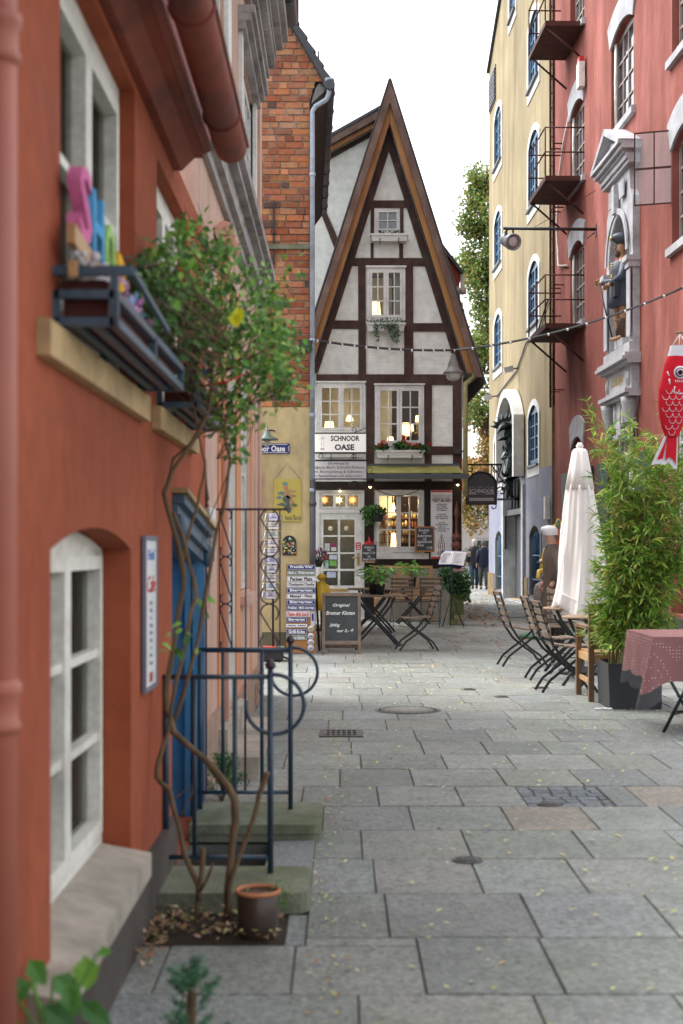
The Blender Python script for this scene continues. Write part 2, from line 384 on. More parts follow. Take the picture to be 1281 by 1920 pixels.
M_slatlight = mat('light_slat_wood', (.52, .46, .39), (.38, .33, .27), 9, .6, .3, 40)
M_teak = mat('golden_teak', (.50, .30, .13), (.38, .21, .085), 7, .5, .2, 30, stretch=(.3, 1, 1))
M_brownwood = mat('brown_teak', (.20, .115, .055), (.12, .068, .035), 7, .5, .2, 30, stretch=(1, 1, .3))
M_leaf = leafmat('leaf')
M_canvas = mat('white_canvas', (.74, .69, .66), (.68, .63, .60), 3, .8, .1, 60)
M_olive = mat('olive_awning', (.34, .32, .11), (.24, .23, .07), 1.5, .8, .1, 60, stretch=(3, 1, 1), dirt=(.15, .16, .05), dscale=3)
M_pot = mat('brown_glaze', (.06, .036, .026), (.035, .02, .016), 4, .35, .1, 20)
M_terra = mat('terracotta', (.45, .19, .09), (.36, .14, .07), 6, .8, .1, 30)
M_soil = mat('soil', (.045, .032, .022), (.025, .018, .014), 25, .95, .6, 60)
M_bark = mat('rose_stem', (.17, .11, .06), (.09, .06, .035), 20, .8, .4, 60, stretch=(1, 1, .3))
M_mossy = mat('mossy_stone', (.22, .225, .165), (.13, .14, .09), 5, .85, .4, 40, dirt=(.075, .10, .035), dscale=2.0, damt=.85)
M_planter = mat('planter_fibre', (.018, .02, .024), (.026, .028, .032), 3, .45, .05, 60)
M_cobble = mat('cobble_stone', (.9, .9, .9), (.7, .7, .7), 30, .7, .4, 60, vcol=True)
M_vc = mat('painted', (.95, .95, .95), (.85, .85, .85), 6, .45, vcol=True)
M_vcm = mat('cloth_colours', (.95, .95, .95), (.8, .8, .8), 14, .85, .15, 80, vcol=True)
M_skin = mat('skin', (.50, .27, .19), (.44, .23, .16), 8, .55)
M_bronze = mat('dark_bronze', (.035, .045, .045), (.07, .085, .08), 7, .42, .5, 26, metal=.5, dirt=(.16, .2, .18), dscale=5, damt=.4)
M_shade = mat('lit_lamp_shade', (.8, .6, .35), None, emis=(1.0, .68, .28), estr=1.5)
M_bulb = mat('lit_bulb', (.9, .8, .6), None, emis=(1.0, .72, .35), estr=14)
M_star = mat('lit_paper_star', (.8, .4, .2), None, emis=(1.0, .36, .10), estr=1.3)
M_starw = mat('lit_cream_star', (.8, .7, .5), None, emis=(1.0, .8, .45), estr=1.3)
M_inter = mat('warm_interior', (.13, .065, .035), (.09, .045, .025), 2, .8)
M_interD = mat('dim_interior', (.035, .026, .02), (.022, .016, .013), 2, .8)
G_clear = glassmat('window_glass', (.9, .93, .92), .4)
G_dim = glassmat('window_glass_dim', (.8, .8, .78), .12)
G_soft = glassmat('window_glass_bright', (.85, .88, .88), 1.6)
M_curtain = mat('curtain', (.6, .58, .53), (.5, .48, .44), 3, .8)
M_plastic = mat('clear_plastic', (.5, .5, .55), None, rough=.2, alpha=.08, spec=.4)
M_brass = mat('brass', (.55, .36, .12), (.42, .27, .09), 8, .35, metal=.8)
# ------------------------------------------------------------------ ground
PIT = (-0.70, -0.34, 5.95, 6.78)
GW = Wall((0, 0, 0), (1, 0, 0), (0, 0, 1))
class Flat:       # horizontal frame: a = X, h = Y, depth = Z
    def p(s, a, h, d=0.0): return V((a, h, d))
FL = Flat()
mb = MB(); mb.plate(FL, rect(-150, 150, -60, 600), [rect(*PIT)], -.05, -.012)
tag(mb.build('ground', M_joint), kind='structure')
mb = MB(); y = 1.2 - .655 * 6; r = 0
pal = [(.265, .275, .26), (.29, .30, .28), (.24, .25, .24), (.305, .31, .285), (.27, .28, .275), (.255, .27, .245), (.285, .28, .255)]
def jg(c, a):
    k = 1 + rnd.uniform(-a, a); return tuple(x * k * rnd.uniform(.985, 1.015) for x in c)
SLABH = {}
def slab(mb, x0, x1, y0, y1, z, col, g=.0028):
    x0 += g; x1 -= g; y0 += g; y1 -= g; c = .0035; mb.col = col
    if x1 - x0 < .03 or y1 - y0 < .03: return
    t = [rnd.uniform(-.0025, .0025) for _ in range(4)]
    a = [(x0 + c, y0 + c, z + t[0]), (x1 - c, y0 + c, z + t[1]), (x1 - c, y1 - c, z + t[2]), (x0 + c, y1 - c, z + t[3])]
    b = [(x0, y0, z - .007), (x1, y0, z - .007), (x1, y1, z - .007), (x0, y1, z - .007)]
    e = [(p[0], p[1], z - .03) for p in b]
    mb.add(a + b + e, [(0, 1, 2, 3)] + [(4 + i, 4 + (i + 1) % 4, (i + 1) % 4, i) for i in range(4)] + [(8 + i, 8 + (i + 1) % 4, 4 + (i + 1) % 4, 4 + i) for i in range(4)])
TAN = [(1.12, 7.2), (1.80, 7.9)]
PATCH = (1.02, 1.50, 7.75, 8.405)
while y < 64:
    dy = .655 if y < 11 else rnd.choice([.6, .655, .62, .7]); r += 1
    x = -3.0 + (r % 2) * .23 + rnd.uniform(-.08, .08)
    # shift in rows so joints slant a little like hand-laid slabs
    while x < (12 if y < 19 else 8.5):
        w = rnd.choice([.44, .46, .5, .43, .55]) if y < 40 else rnd.uniform(.2, .35)
        col = jg(rnd.choice(pal), .10)
        for tx, ty in TAN:
            if x <= tx < x + w and y <= ty < y + dy: col = (.30, .265, .225)
        xa, xb, ya, yb = x, x + w, y, y + dy
        if xb > -.75 and xa < -.13 and yb > 5.02 and ya < 7.45:      # cellar pit, its copings and the flower bed
            if ya < 5.0: slab(mb, max(xa, -.735), xb, ya, 5.02, 0, col)
            if yb > 7.5: slab(mb, max(xa, -.8), xb, 7.42, yb, 0, col)
            if xb > -.13: slab(mb, -.13, xb, max(ya, 5.02), yb, 0, col)
        elif xb < -.80: pass
        elif xa < PATCH[1] and xb > PATCH[0] and ya < PATCH[3] - .02 and yb > PATCH[2] + .02: 
            if xb > PATCH[1]: slab(mb, PATCH[1], xb, ya, yb, 0, col)
            if xa < PATCH[0]: slab(mb, xa, PATCH[0], ya, yb, 0, col)
        else: slab(mb, xa, xb, ya, yb, 0, col)
        x += w
    y += dy
slab(mb, -.205, -.13, 5.02, 5.45, 0, (.27, .29, .28)); slab(mb, -.34, -.125, 5.94, 6.78, .012, (.24, .25, .25)); slab(mb, -.125, -.09, 5.94, 6.78, .004, (.2, .21, .19))
for k in range(46):      # chewing gum and paint spots trodden into the slabs
    gx, gy_, gr_ = rnd.uniform(0, 3.5), rnd.uniform(4.2, 15), rnd.uniform(.006, .016); mb.col = rnd.choice([(.6, .6, .58), (.5, .5, .5), (.12, .12, .12), (.16, .16, .15)])
    mb.add([(gx + gr_ * math.cos(a) * rnd.uniform(.7, 1.2), gy_ + gr_ * math.sin(a) * rnd.uniform(.7, 1.2), .0042) for a in [i * math.tau / 9 for i in range(9)]], [tuple(range(9))])
# small blue setts of the patched hole
yy = 7.76
while yy < 8.32:
    xx = PATCH[0]
    while xx < PATCH[1] - .03:
        w = min(rnd.uniform(.08, .12), PATCH[1] - xx); slab(mb, xx, xx + w, yy, yy + .106, -.004, jg((.17, .19, .21), .2), .005); xx += w
    yy += .107
tag(mb.build('pavement', M_stone), kind='structure')
# fallen leaves: stuff
mb = MB()
def litter(x, y, cols, s=(.012, .03)):
    mb.col = jit(rnd.choice(cols), .25); L = rnd.uniform(*s); a = rnd.uniform(0, 6.28)
    d = V((math.cos(a), math.sin(a), rnd.uniform(-.05, .25)))
    mb.leaf(V((x, y, .006 + rnd.uniform(0, .006))), d, UP, L, L * .6, -.15)
yel = [(.55, .58, .22), (.62, .60, .33), (.48, .52, .2), (.65, .52, .24)]; brn = [(.35, .16, .05), (.42, .22, .08), (.28, .12, .05), (.5, .3, .1)]
for i in range(1000):
    Y = 4.0 + rnd.random() ** 1.3 * 14; litter(rnd.uniform(-.12, 4.0), Y, yel, (.014, .028 + .0015 * Y))
for i in range(260): litter(-.12 + abs(rnd.gauss(0, .12)), rnd.uniform(4.2, 12), yel + brn[:2], (.012, .03))
for i in range(160): litter(rnd.uniform(1.9, 3.4), rnd.uniform(10.3, 12.6), yel + brn[:1], (.015, .03))
for i in range(420):
    Y = rnd.uniform(20, 52); litter(rnd.gauss(3.1 + (Y - 20) * .02, .75), Y, brn, (.05, .10))
for i in range(500):
    Y = rnd.uniform(26, 45); litter(2.55 + abs(rnd.gauss(0, .45)) + .02 * (Y - 26), Y, brn, (.06, .11))
for i in range(160): litter(rnd.uniform(0, 3.2), rnd.uniform(14, 24), brn + yel, (.025, .05))
tag(mb.build('fallen_leaves', M_leaf, recalc=False), 'small yellow and brown fallen leaves scattered over the grey paving', 'leaves', kind='stuff')
# covers let into the paving
def cover(label, px, py, rx, m, ring=True, group=None):
    Y = GD(py); c = P(px, py, Y); r = rx * Y / F; mb = MB()
    mb.lathe([(r, .0), (r, .006), (r * .93, .008), (r * .9, .004), (r * .8, .004), (r * .76, .007), (r * .05, .007)], (c.x, Y, .0), 40)
    t = thing('manhole_cover', label, 'manhole cover', (c.x, Y, 0), group)
    mb.build('rim', m, t)
    mb = MB()
    if ring: mb.col = (.27, .26, .24)
    mb.lathe([(r * .74, .006), (r * .74, .0095), (.001, .0095)], (c.x, Y, 0), 36)
    if ring:
        for k in range(24):
            a = k * math.pi / 12; p = V((c.x + math.cos(a) * r * .85, Y + math.sin(a) * r * .85, .006)); mb.col = (.1, .095, .09); mb.box(p - V((.012, .012, 0)), p + V((.012, .012, .003)))
    else:
        for k in range(-3, 4): mb.col = (.06, .065, .07); mb.box((c.x - r * .5, Y + k * r * .18 - .004, .009), (c.x + r * .5, Y + k * r * .18 + .004, .012))
    mb.build('lid', M_cobble if ring else m, t)
M_castiron = mat('cast_iron', (.075, .07, .065), (.05, .047, .045), 20, .5, .4, 80)
cover('large round manhole cover with a stone middle and iron ring', 765, 1332, 62, M_castiron)
cover('dark round valve cover in the near paving, ringed by plain slabs', 877, 1614, 29, M_castiron, False)
cover('small dark round cover in the patch of blue setts', 1030, 1509, 22, M_castiron, False)
cover('small round cover left of the wooden armchair, nearer the alley centre', 940, 1307, 14, M_castiron, False)
cover('small round cover beside the feet of the front folding chair', 1013, 1290, 16, M_castiron, False)
cover('small round cover in the middle of the alley beyond the large manhole', 878, 1293, 14, M_castiron, False)
cover('far manhole cover in the lane mouth near the yellow building', 962, 1157, 30, M_castiron, True)
Yg = GD(1376); c = P(640, 1376, Yg); t = thing('drain_grate', 'rusty rectangular drain grate with slots in the paving', 'drain grate', (c.x, Yg, 0)); mb = MB()
gw = .165
mb.plate(FL, rect(c.x - gw, c.x + gw, Yg - .2, Yg + .2), [rect(c.x - gw + .045 + (i * (2 * gw - .09) / 6) + .006, c.x - gw + .045 + ((i + 1) * (2 * gw - .09) / 6) - .006, Yg - .16 + j * .11, Yg - .16 + j * .11 + .08) for i in range(6) for j in range(3)], .001, .011)
mb.build('grate', M_castiron, t); mb = MB(); mb.box((c.x - gw, Yg - .2, -.002), (c.x + gw, Yg + .2, .0025)); mb.build('pit_floor', M_black, t)
# ================================================================== near red house (left)
WL_ = Wall((-.73, 0, 0), (0, 1, 0), (1, 0, 0))
rh = thing('red_house', 'low rust-red rendered house on the near left with white casement windows', 'house', (-.73, 5, 0))
lowwin = arch(3.57, 4.93, .33, 1.40, .065); upwin = rect(3.69, 5.02, 1.96, 3.02); upwin2 = rect(5.62, 6.75, 1.96, 2.95)
def door_hole(): return rect(6.12, 7.50, -1.0, 1.62)
mb = MB(); mb.plate(WL_, rect(-3, 7.64, -.02, 3.10), [lowwin, upwin, upwin2, rect(6.12, 7.50, 0.0, 1.62)], -.34, 0)
mb.box((-2.6, 7.60, 0), (-1.075, 7.64, 3.1)); mb.build('wall', M_red, rh)
mb = MB(); WL_.box(mb, -3, 6.1, 0, .26, .0, .028); mb.build('plinth', M_plinth, rh)
def sill(mb, W, a0, a1, h0, h1, d0, d1, slope=.02):
    mb.hexa([W.p(a0, h0, d0), W.p(a1, h0, d0), W.p(a1, h0, d1), W.p(a0, h0, d1), W.p(a0, h1 + slope, d0), W.p(a1, h1 + slope, d0), W.p(a1, h1 - slope * .2, d1), W.p(a0, h1 - slope * .2, d1)])
mb = MB(); sill(mb, WL_, 3.30, 4.90, .275, .362, -.14, .075, .035); mb.build('window_sill', M_sill, rh)
mb = MB(); sill(mb, WL_, 3.40, 5.18, 1.865, 1.955, -.05, .035, .01); mb.build('window_sill', M_ysill, rh)
mb = MB(); sill(mb, WL_, 5.48, 6.95, 1.865, 1.955, -.05, .035, .01); mb.build('window_sill', M_ysill, rh)
window(rh, WL_, 3.57, 4.92, .375, 1.46, -.098, M_cream, G_dim, rise=.06, cols=1, rows=3, fw=.06, mw=.028, th=.07, sash=.045)
window(rh, WL_, 3.69, 5.02, 1.965, 3.02, -.055, M_cream, G_dim, cols=1, rows=2, fw=.075, mw=.03, th=.07, sash=.05)
window(rh, WL_, 5.62, 6.75, 1.965, 2.95, -.055, M_cream, G_dim, cols=1, rows=2, fw=.07, mw=.03, th=.07, sash=.05)
# rooms behind the near windows
def openbox(mb, a, b):
    x0, y0, z0 = a; x1, y1, z1 = b; q = [V((x0, y0, z0)), V((x1, y0, z0)), V((x1, y1, z0)), V((x0, y1, z0)), V((x0, y0, z1)), V((x1, y0, z1)), V((x1, y1, z1)), V((x0, y1, z1))]
    mb.add(q, [(0, 1, 2, 3), (4, 5, 6, 7), (0, 1, 5, 4), (2, 3, 7, 6), (3, 0, 4, 7)])
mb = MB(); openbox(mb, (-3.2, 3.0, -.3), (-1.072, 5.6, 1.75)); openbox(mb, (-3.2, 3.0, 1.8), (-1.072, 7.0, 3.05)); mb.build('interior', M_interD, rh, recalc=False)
mb = MB()     # goods on the inner ledge of the lower window
for i in range(46):
    a = rnd.uniform(3.6, 4.75); hh = .37 + rnd.choice([0, 0, .05, .1, .15, .2, .3]) ; mb.col = rnd.choice([(.5, .1, .18), (.12, .25, .16), (.4, .32, .2), (.55, .5, .42), (.3, .12, .1), (.14, .17, .1)])
    WL_.box(mb, a, a + rnd.uniform(.05, .14), hh, hh + rnd.uniform(.03, .09), -.33 + rnd.uniform(0, .02), -.22 + rnd.uniform(-.03, .03))
mb.build('window_goods', M_vc, rh)
# cellar door recess with its blue linings
mb = MB(); WL_.box(mb, 7.485, 7.505, -1.0, 1.52, -.33, -.005); WL_.box(mb, 7.455, 7.485, -1.0, 1.50, -.05, .012); WL_.box(mb, 7.44, 7.487, -1.0, 1.50, -.09, -.062)
WL_.box(mb, 6.14, 6.17, -1.0, 1.5, -.33, -.02); mb.build('door_lining', M_doorblue, rh, split=True)
mb = MB(); WL_.box(mb, 6.12, 7.485, -1.0, 1.5, -.34, -.30)
for k in range(3): WL_.box(mb, 6.3 + k * .4, 6.6 + k * .4, -.1, 1.2, -.30, -.285)
dr = mb.build('door', M_doorblue, rh); h = MB(); h.tube([WL_.p(7.3, .35, -.29), WL_.p(7.3, .35, -.22), WL_.p(7.2, .35, -.22)], .012); h.build('handle', M_brass, dr)
# classical door head: stepped mouldings with a brown top board and two console balls
mb = MB()
M_headb = mat('bluegrey_head', (.055, .10, .15), (.075, .12, .17), 6, .5, .1, 20)
for i, (z0, z1, d1) in enumerate([(1.47, 1.52, .01), (1.522, 1.56, .035), (1.562, 1.605, .02), (1.607, 1.645, .05)]):
    WL_.box(mb, 6.16, 7.56, z0, z1, -.12, d1)
for a in (6.2, 7.46): mb.ball(WL_.p(a, 1.50, .03), .045, 10, (.8, .8, 1.3))
for v in mb.v: v.z -= (v.y - 6.1) * .1
hd = mb.build('door_head', M_headb, rh)
mb = MB(); WL_.box(mb, 6.12, 7.6, 1.647, 1.668, -.02, .07)
for v in mb.v: v.z -= (v.y - 6.1) * .1
mb.build('head_board', M_ysill, hd)
# eaves: boarded soffit, fascia, half-round gutter
mb = MB(); WL_.box(mb, -3.0, 6.2, 3.105, 3.14, -.3, .13)
mb.hexa([WL_.p(-3, 3.05, .0), WL_.p(6.2, 3.05, .0), WL_.p(6.2, 3.05, .035), WL_.p(-3, 3.05, .035), WL_.p(-3, 3.104, .0), WL_.p(6.2, 3.104, 0), WL_.p(6.2, 3.104, .09), WL_.p(-3, 3.104, .09)])
mb.hexa([WL_.p(-3, 3.12, .131), WL_.p(6.2, 3.12, .131), WL_.p(6.2, 3.135, .16), WL_.p(-3, 3.135, .16), WL_.p(-3, 3.26, .131), WL_.p(6.2, 3.26, .131), WL_.p(6.2, 3.26, .16), WL_.p(-3, 3.26, .16)])
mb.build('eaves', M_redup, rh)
mb = MB(); pts = []; n = 12; gc = (.245, 3.165); gr = .072
vs = []
for Y in (-3.0, 6.24):
    for k in range(n + 1):
        a = math.pi * (1 + k / n); vs.append(WL_.p(Y, gc[1] + gr * math.sin(a), gc[0] + gr * math.cos(a)))
    for k in range(n + 1):
        a = math.pi * (2 - k / n); vs.append(WL_.p(Y, gc[1] + .01 + (gr - .006) * math.sin(a), gc[0] + (gr - .006) * math.cos(a)))
N = 2 * n + 2
mb.add(vs, [(k, (k + 1) % N, N + (k + 1) % N, N + k) for k in range(N)], True)
mb.add([WL_.p(6.24, gc[1] + gr * math.sin(math.pi * (1 + k / n)), gc[0] + gr * math.cos(math.pi * (1 + k / n))) for k in range(n + 1)], [tuple(range(n + 1))])
mb.tube([WL_.p(-3, gc[1] + .002, gc[0] + gr + .002), WL_.p(6.24, gc[1] + .002, gc[0] + gr + .002)], .008, 6)
for Y in (4.6, 5.75): mb.tube([WL_.p(Y, gc[1] + (gr + .003) * math.sin(math.pi * (1 + k / n)), gc[0] + (gr + .003) * math.cos(math.pi * (1 + k / n))) for k in range(n + 1)], .006, 5)
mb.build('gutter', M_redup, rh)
mb = MB(); mb.hexa([(-.62, -3, 3.27), (-.62, 6.2, 3.27), (-2.6, 6.2, 5.2), (-2.6, -3, 5.2), (-.60, -3, 3.32), (-.60, 6.2, 3.32), (-2.6, 6.2, 5.26), (-2.6, -3, 5.26)])
mb.box((-2.7, 6.2, 3.1), (-1.0, 7.62, 3.16)); mb.build('roof', M_roofred, rh)
mb = MB(); mb.tube([(-.688, 2.85, 0), (-.688, 2.85, 3.1)], .037, 20); 
for z in (1.08, 2.42): mb.lathe([(.038, -.05), (.045, -.04), (.045, -.03), (.04, -.02), (.04, .02), (.047, .03), (.047, .05), (.038, .06)], (-.688, 2.85, z), 20)
mb.build('downpipe', mat('red_pipe', (.40, .125, .08), (.34, .10, .065), 3, .5), rh)
mb = MB(); WL_.box(mb, 7.52, 7.62, 1.35, 1.5, .0, .06); mb.tube([WL_.p(7.57, 1.48, .03), WL_.p(7.57, 1.62, .03)], .03); mb.build('door_bell_lamp', M_whitep, rh)
# enamel notice
Wn = WL_
nt = thing('notice_board', 'narrow white notice with blue and red print screwed to the red wall', 'notice board', tuple(WL_.p(5.34, .88, .01)))
mb = MB(); WL_.box(mb, 5.175, 5.49, .885, 1.44, .008, .016); mb.build('panel', M_white, nt)
mb = MB(); mb.plate(WL_, rect(5.165, 5.50, .875, 1.45), [rect(5.182, 5.483, .892, 1.433)], .006, .02); mb.build('frame', mat('grey_frame', (.2, .2, .25)), nt)
tb = mat('notice_blue', (.05, .12, .45)); tr = mat('notice_red', (.5, .06, .05)); tg = mat('notice_grey', (.25, .25, .3))
Wf = Wall((-.73, 0, 0), (0, 1, 0), (1, 0, 0))
text(nt, 'Hof', Wf, 5.33, 1.38, .0165, tb, width=.18, size=.06)
text(nt, 'Cafe', Wf, 5.33, 1.27, .0165, tr, width=.22, size=.09, shear=.2)
for k in range(9): text(nt, ['Mo - Fr', 'Kaffee', 'Tee', 'Kuchen', 'Suppen', 'Weine', 'Eis', 'Sa + So', 'Terrasse'][k], Wf, 5.33, 1.20 - k * .028, .0165, tg, size=.022)
mb = MB(); mb.col = (.5, .05, .05); WL_.box(mb, 5.29, 5.37, .905, .94, .0165, .018); mb.build('emblem', M_vc, nt)
# window boxes on iron racks
def rack(label, a0, a1, gl):
    t = thing('window_box', label, 'window box', tuple(WL_.p((a0 + a1) / 2, 1.96, .08)), gl); mb = MB(); b = .022
    for h in (1.975, 2.045): 
        for (p, q) in (((a0, .005), (a0, .155)), ((a0, .155), (a1, .155)), ((a1, .155), (a1, .005))): mb.bar(WL_.p(p[0], h, p[1]), WL_.p(q[0], h, q[1]), b, b)
    for a in (a0, (a0 + a1) / 2, a1):
        for d in (.005, .155): mb.bar(WL_.p(a, 1.965, d), WL_.p(a, 2.055, d), b, b, V((0, 1, 0)))
    for d in (.05, .1): mb.bar(WL_.p(a0, 1.972, d), WL_.p(a1, 1.972, d), b, .01)
    mb.bar(WL_.p(a0, 2.105, .0), WL_.p(a0, 2.105, .20), .024, .024); mb.bar(WL_.p(a0, 2.105, .20), WL_.p(a0 + .9, 2.09, .18), .014, .014)
    mb.bar(WL_.p(a0, 2.10, .155), WL_.p(a0, 2.04, .155), .02, .02, V((0, 1, 0)))
    mb.build('rack', M_rackblue, t)
    mb = MB(); WL_.box(mb, a0 + .03, a1 - .03, 1.985, 2.085, .02, .135); mb.build('trough', mat('dark_red_trough', (.10, .028, .022), (.07, .02, .018), 4, .6), t)
    mb = MB(); WL_.box(mb, a0 + .04, a1 - .04, 2.086, 2.09, .03, .125); mb.build('earth', M_soil, t)
    return t
rack('near flower trough in a blue iron rack below the shop letters', 3.60, 5.08, 'blue iron window boxes')
rack('farther flower trough in a blue iron rack behind the rose stems', 5.66, 6.75, 'blue iron window boxes')
# the letters S H O P standing on a plank in the window box
mb = MB(); mb.bar(WL_.p(3.55, 2.19, .055), WL_.p(4.25, 2.12, .065), .02, .05); 
for a in (3.55, 4.18): mb.bar(WL_.p(a, 2.08, .06), WL_.p(a, 2.12, .06), .02, .02, V((0, 1, 0)))
tag(mb.build('wooden_plank', M_teak), 'narrow wooden plank under the colourful shop letters', 'plank')
def letter(ch, a, w, h0, hh, c, label, thick=.018):
    m = mat('wool_' + ch, c, tuple(x * .8 for x in c), 40, .95, .6, 120)
    t = thing('shop_letter', label, 'letter', tuple(WL_.p(a, h0, .06)), 'woolly letters in the window box')
    o = text(t, ch, WL_, a, h0 + hh / 2, .045, m, width=w, height=hh, size=.3, bold=.004, ext=thick, name='letter_body')
letter('S', 3.72, .17, 2.20, .20, (.75, .20, .42), 'pink crocheted letter S, nearest in the window box')
letter('H', 3.92, .17, 2.185, .19, (.12, .42, .75), 'blue woolly letter H next to the pink S')
letter('O', 4.12, .17, 2.14, .20, (.42, .68, .22), 'lime green woolly letter O in the window box')
letter('P', 4.31, .15, 2.10, .19, (.80, .45, .04), 'orange yellow woolly letter P, last of the letters')
mb = MB()
for k in range(60): a_ = rnd.uniform(3.58, 3.85); mb.col = jit((.62, .6, .6), .1); mb.ball(WL_.p(a_, 2.09 + rnd.uniform(0, .06), rnd.uniform(.05, .11)), rnd.uniform(.009, .016), 7)
tag(mb.build('white_fleece', M_vcm), 'white fleece bundle under the plank in the window box', 'fleece')
mb = MB()
for k in range(26):
    c = WL_.p(4.38 + rnd.gauss(0, .04), 2.14 + rnd.gauss(0, .035), .08 + rnd.gauss(0, .02)); mb.tube([c, WL_.p(4.38, 2.09, .08)], .0015, 3, False); mb.col = jit(rnd.choice([(.62, .25, .5), (.7, .4, .6), (.2, .4, .6)]), .2)
    for q in range(3): mb.leaf(c, rdir(), rdir(), .032, .02)
t = tag(mb.build('cyclamen', M_leaf, recalc=False), 'pink cyclamen flowers at the far end of the near window box', 'flowers')
# ------------------------------------------------------------------ cellar stair: pit walls, steps, copings and railings
t = thing('cellar_stair', 'short cellar stair in a dark pit between two mossy stone slabs', 'stair', (-.43, 6.4, 0)); mb = MB()
for (x0, x1, y0, y1) in ((-.72, -.32, 5.93, 5.95), (-.72, -.32, 6.78, 6.80), (-.34, -.32, 5.95, 6.78)): mb.box((x0, y0, -1.0), (x1, y1, -.012))
mb.box((-1.1, 5.93, -1.02), (-.32, 7.5, -1.0)); mb.build('pit_wall', M_plinth, t)
mb = MB()
for k in range(3): mb.box((-.46 - k * .11, 5.951, -1.0), (-.341 - k * .11, 6.779, -.25 - k * .22))
mb.build('step', M_mossy, t, split=True)
def rslab(mb, x0, x1, y0, y1, z0, z1, r=.06):
    q = [(x0, y0)] + [(x1 - r + r * math.sin(a), y0 + r - r * math.cos(a)) for a in [0, .5, 1.05, 1.57]] + [(x1 - r + r * math.cos(a), y1 - r + r * math.sin(a)) for a in [0, .5, 1.05, 1.57]] + [(x0, y1)]
    mb.plate(FL, q, [], z0, z1)
mb = MB(); rslab(mb, -.727, -.125, 5.46, 5.93, .0, .08); mb.build('coping', M_mossy, t)
mb = MB(); rslab(mb, -.727, -.10, 6.80, 7.38, .0, .04); rslab(mb, -.727, -.095, 6.79, 7.40, .041, .085); mb.build('coping', M_mossy, t)
def railing(label, Y, x1, base, top, low, big=.11, extra=0):
    t = thing('iron_railing', label, 'railing', ((-.73 + x1) / 2, Y, base), 'blue iron railings of the cellar stair'); mb = MB()
    mb.tube([(x1, Y, base), (x1, Y, top + .03)], .0125, 8); mb.tube([(x1 - .145, Y, low), (x1 - .145, Y, top)], .010, 8); mb.tube([(-.715, Y, base), (-.715, Y, top)], .013, 8)
    mb.tube([(-.60, Y, low), (-.60, Y, top)], .009, 8)
    mb.build('post', M_iron, t, split=True)
    mb = MB(); mb.tube([(-.73, Y, top), (x1, Y, top)], .010, 8); mb.tube([(-.73, Y, low), (x1, Y, low)], .010, 8); mb.build('rail', M_iron, t, split=True)
    mb = MB(); mb.lathe([(.006, 0), (.02, .008), (.023, .022), (.014, .038), (.004, .048)], (x1, Y, top + .028), 10); mb.build('finial', M_purpleiron, t)
    mb = MB(); mb.tube(spiral((x1 + .015, Y, top - .115), .125, .115, rad(100), rad(-190), (1, 0, 0), (0, 0, 1), 26), .0085, 7)
    mb.build('scroll', M_iron, t)
    return t
railing('near blue iron railing with a round scroll above the mossy slab', 5.80, -.29, .08, .88, .145)
railing('far blue iron railing with a round scroll behind the cellar pit', 7.20, -.258, .085, .893, .17)
# purple wrought scroll grille above the far railing
Yg = 7.62; t = thing('scroll_grille', 'dark wrought iron grille with S scrolls and a spear finial', 'grille', (-.5, Yg, .85)); mb = MB()
z0, z1 = CH + (HY - 1221) * Yg / F, CH + (HY - 955) * Yg / F
X = lambda px: (px - CX) * Yg / F
for px in (387, 412, 435, 461, 485, 525): mb.bar((X(px), Yg, z0 if px != 387 else .09), (X(px), Yg, z1), .0075, .0075, V((0, 1, 0)))
mb.bar((X(460), Yg, .09), (X(460), Yg, z0), .012, .012, V((0, 1, 0)))
mb.bar((X(385), Yg, z1), (X(540), Yg, z1), .012, .012); mb.bar((X(385), Yg, z0), (X(540), Yg, z0), .02, .014); mb.build('bars', M_purpleiron, t)
mb = MB()
def sscroll(x0, x1, zt, hh):
    w = x1 - x0; r = w * .46; m = (x0 + x1) / 2; pts = []
    pts += [V((m + r * math.cos(a), Yg, zt - r + r * math.sin(a))) for a in [rad(-50 + i * 23) for i in range(11)]]
    pts += [V((m - r * math.cos(a), Yg, zt - hh + r - r * math.sin(a))) for a in [rad(180 + 0 - i * 23) for i in range(0)]]
    pts += [V((m + r * math.cos(a), Yg, zt - hh + r + r * math.sin(a))) for a in [rad(0 - i * 23) for i in range(11)]]
    mb.tube(pts, .0045, 5)
hh = (z1 - z0) / 3
for k in range(3): sscroll(X(412), X(435), z1 - k * hh, hh); sscroll(X(487), X(524), z1 - k * hh, hh)
mb.build('scroll', M_purpleiron, t, split=True)
mb = MB(); mb.lathe([(.006, 0), (.016, .02), (.006, .035), (.017, .055), (.012, .09), (.005, .13), (.002, .17)], (X(387), Yg, z1), 10); mb.build('finial', M_purpleiron, t)
# ================================================================== pink house
WP = Wall((-.787, 0, 0), (0, 1, 0), (1, 0, 0))
ph = thing('pink_house', 'tall pink rendered house with grey carved cornices beyond the red house', 'house', (-.787, 10.5, 0))
mb = MB(); mb.plate(WP, rect(7.66, 13.7, 0, 8.0), [rect(9.3, 10.52, .28, 3.2), rect(10.98, 12.25, 1.06, 3.0), rect(10.9, 12.7, 4.35, 5.35), rect(8.1, 9.5, 4.35, 5.35)], -.30, 0)
mb.box((-4.0, 13.40, 0), (-1.088, 13.7, 8.0)); mb.box((-4, 7.66, 3.2), (-1.09, 7.9, 8.0)); mb.build('wall', M_pink, ph)
mb = MB(); WP.box(mb, 10.525, 10.97, .1, 3.3, 0, .012); WP.box(mb, 9.0, 9.29, .1, 3.3, 0, .012); WP.box(mb, 12.26, 12.5, .1, 3.3, .0, .008); mb.build('orange_pier', M_orange, ph, split=True)
mb = MB(); WP.box(mb, 13.35, 13.704, .25, 8, 0, .02); WP.box(mb, 12.85, 13.0, 1, 6, 0, .01); mb.build('pilaster', M_pink, ph, split=True)
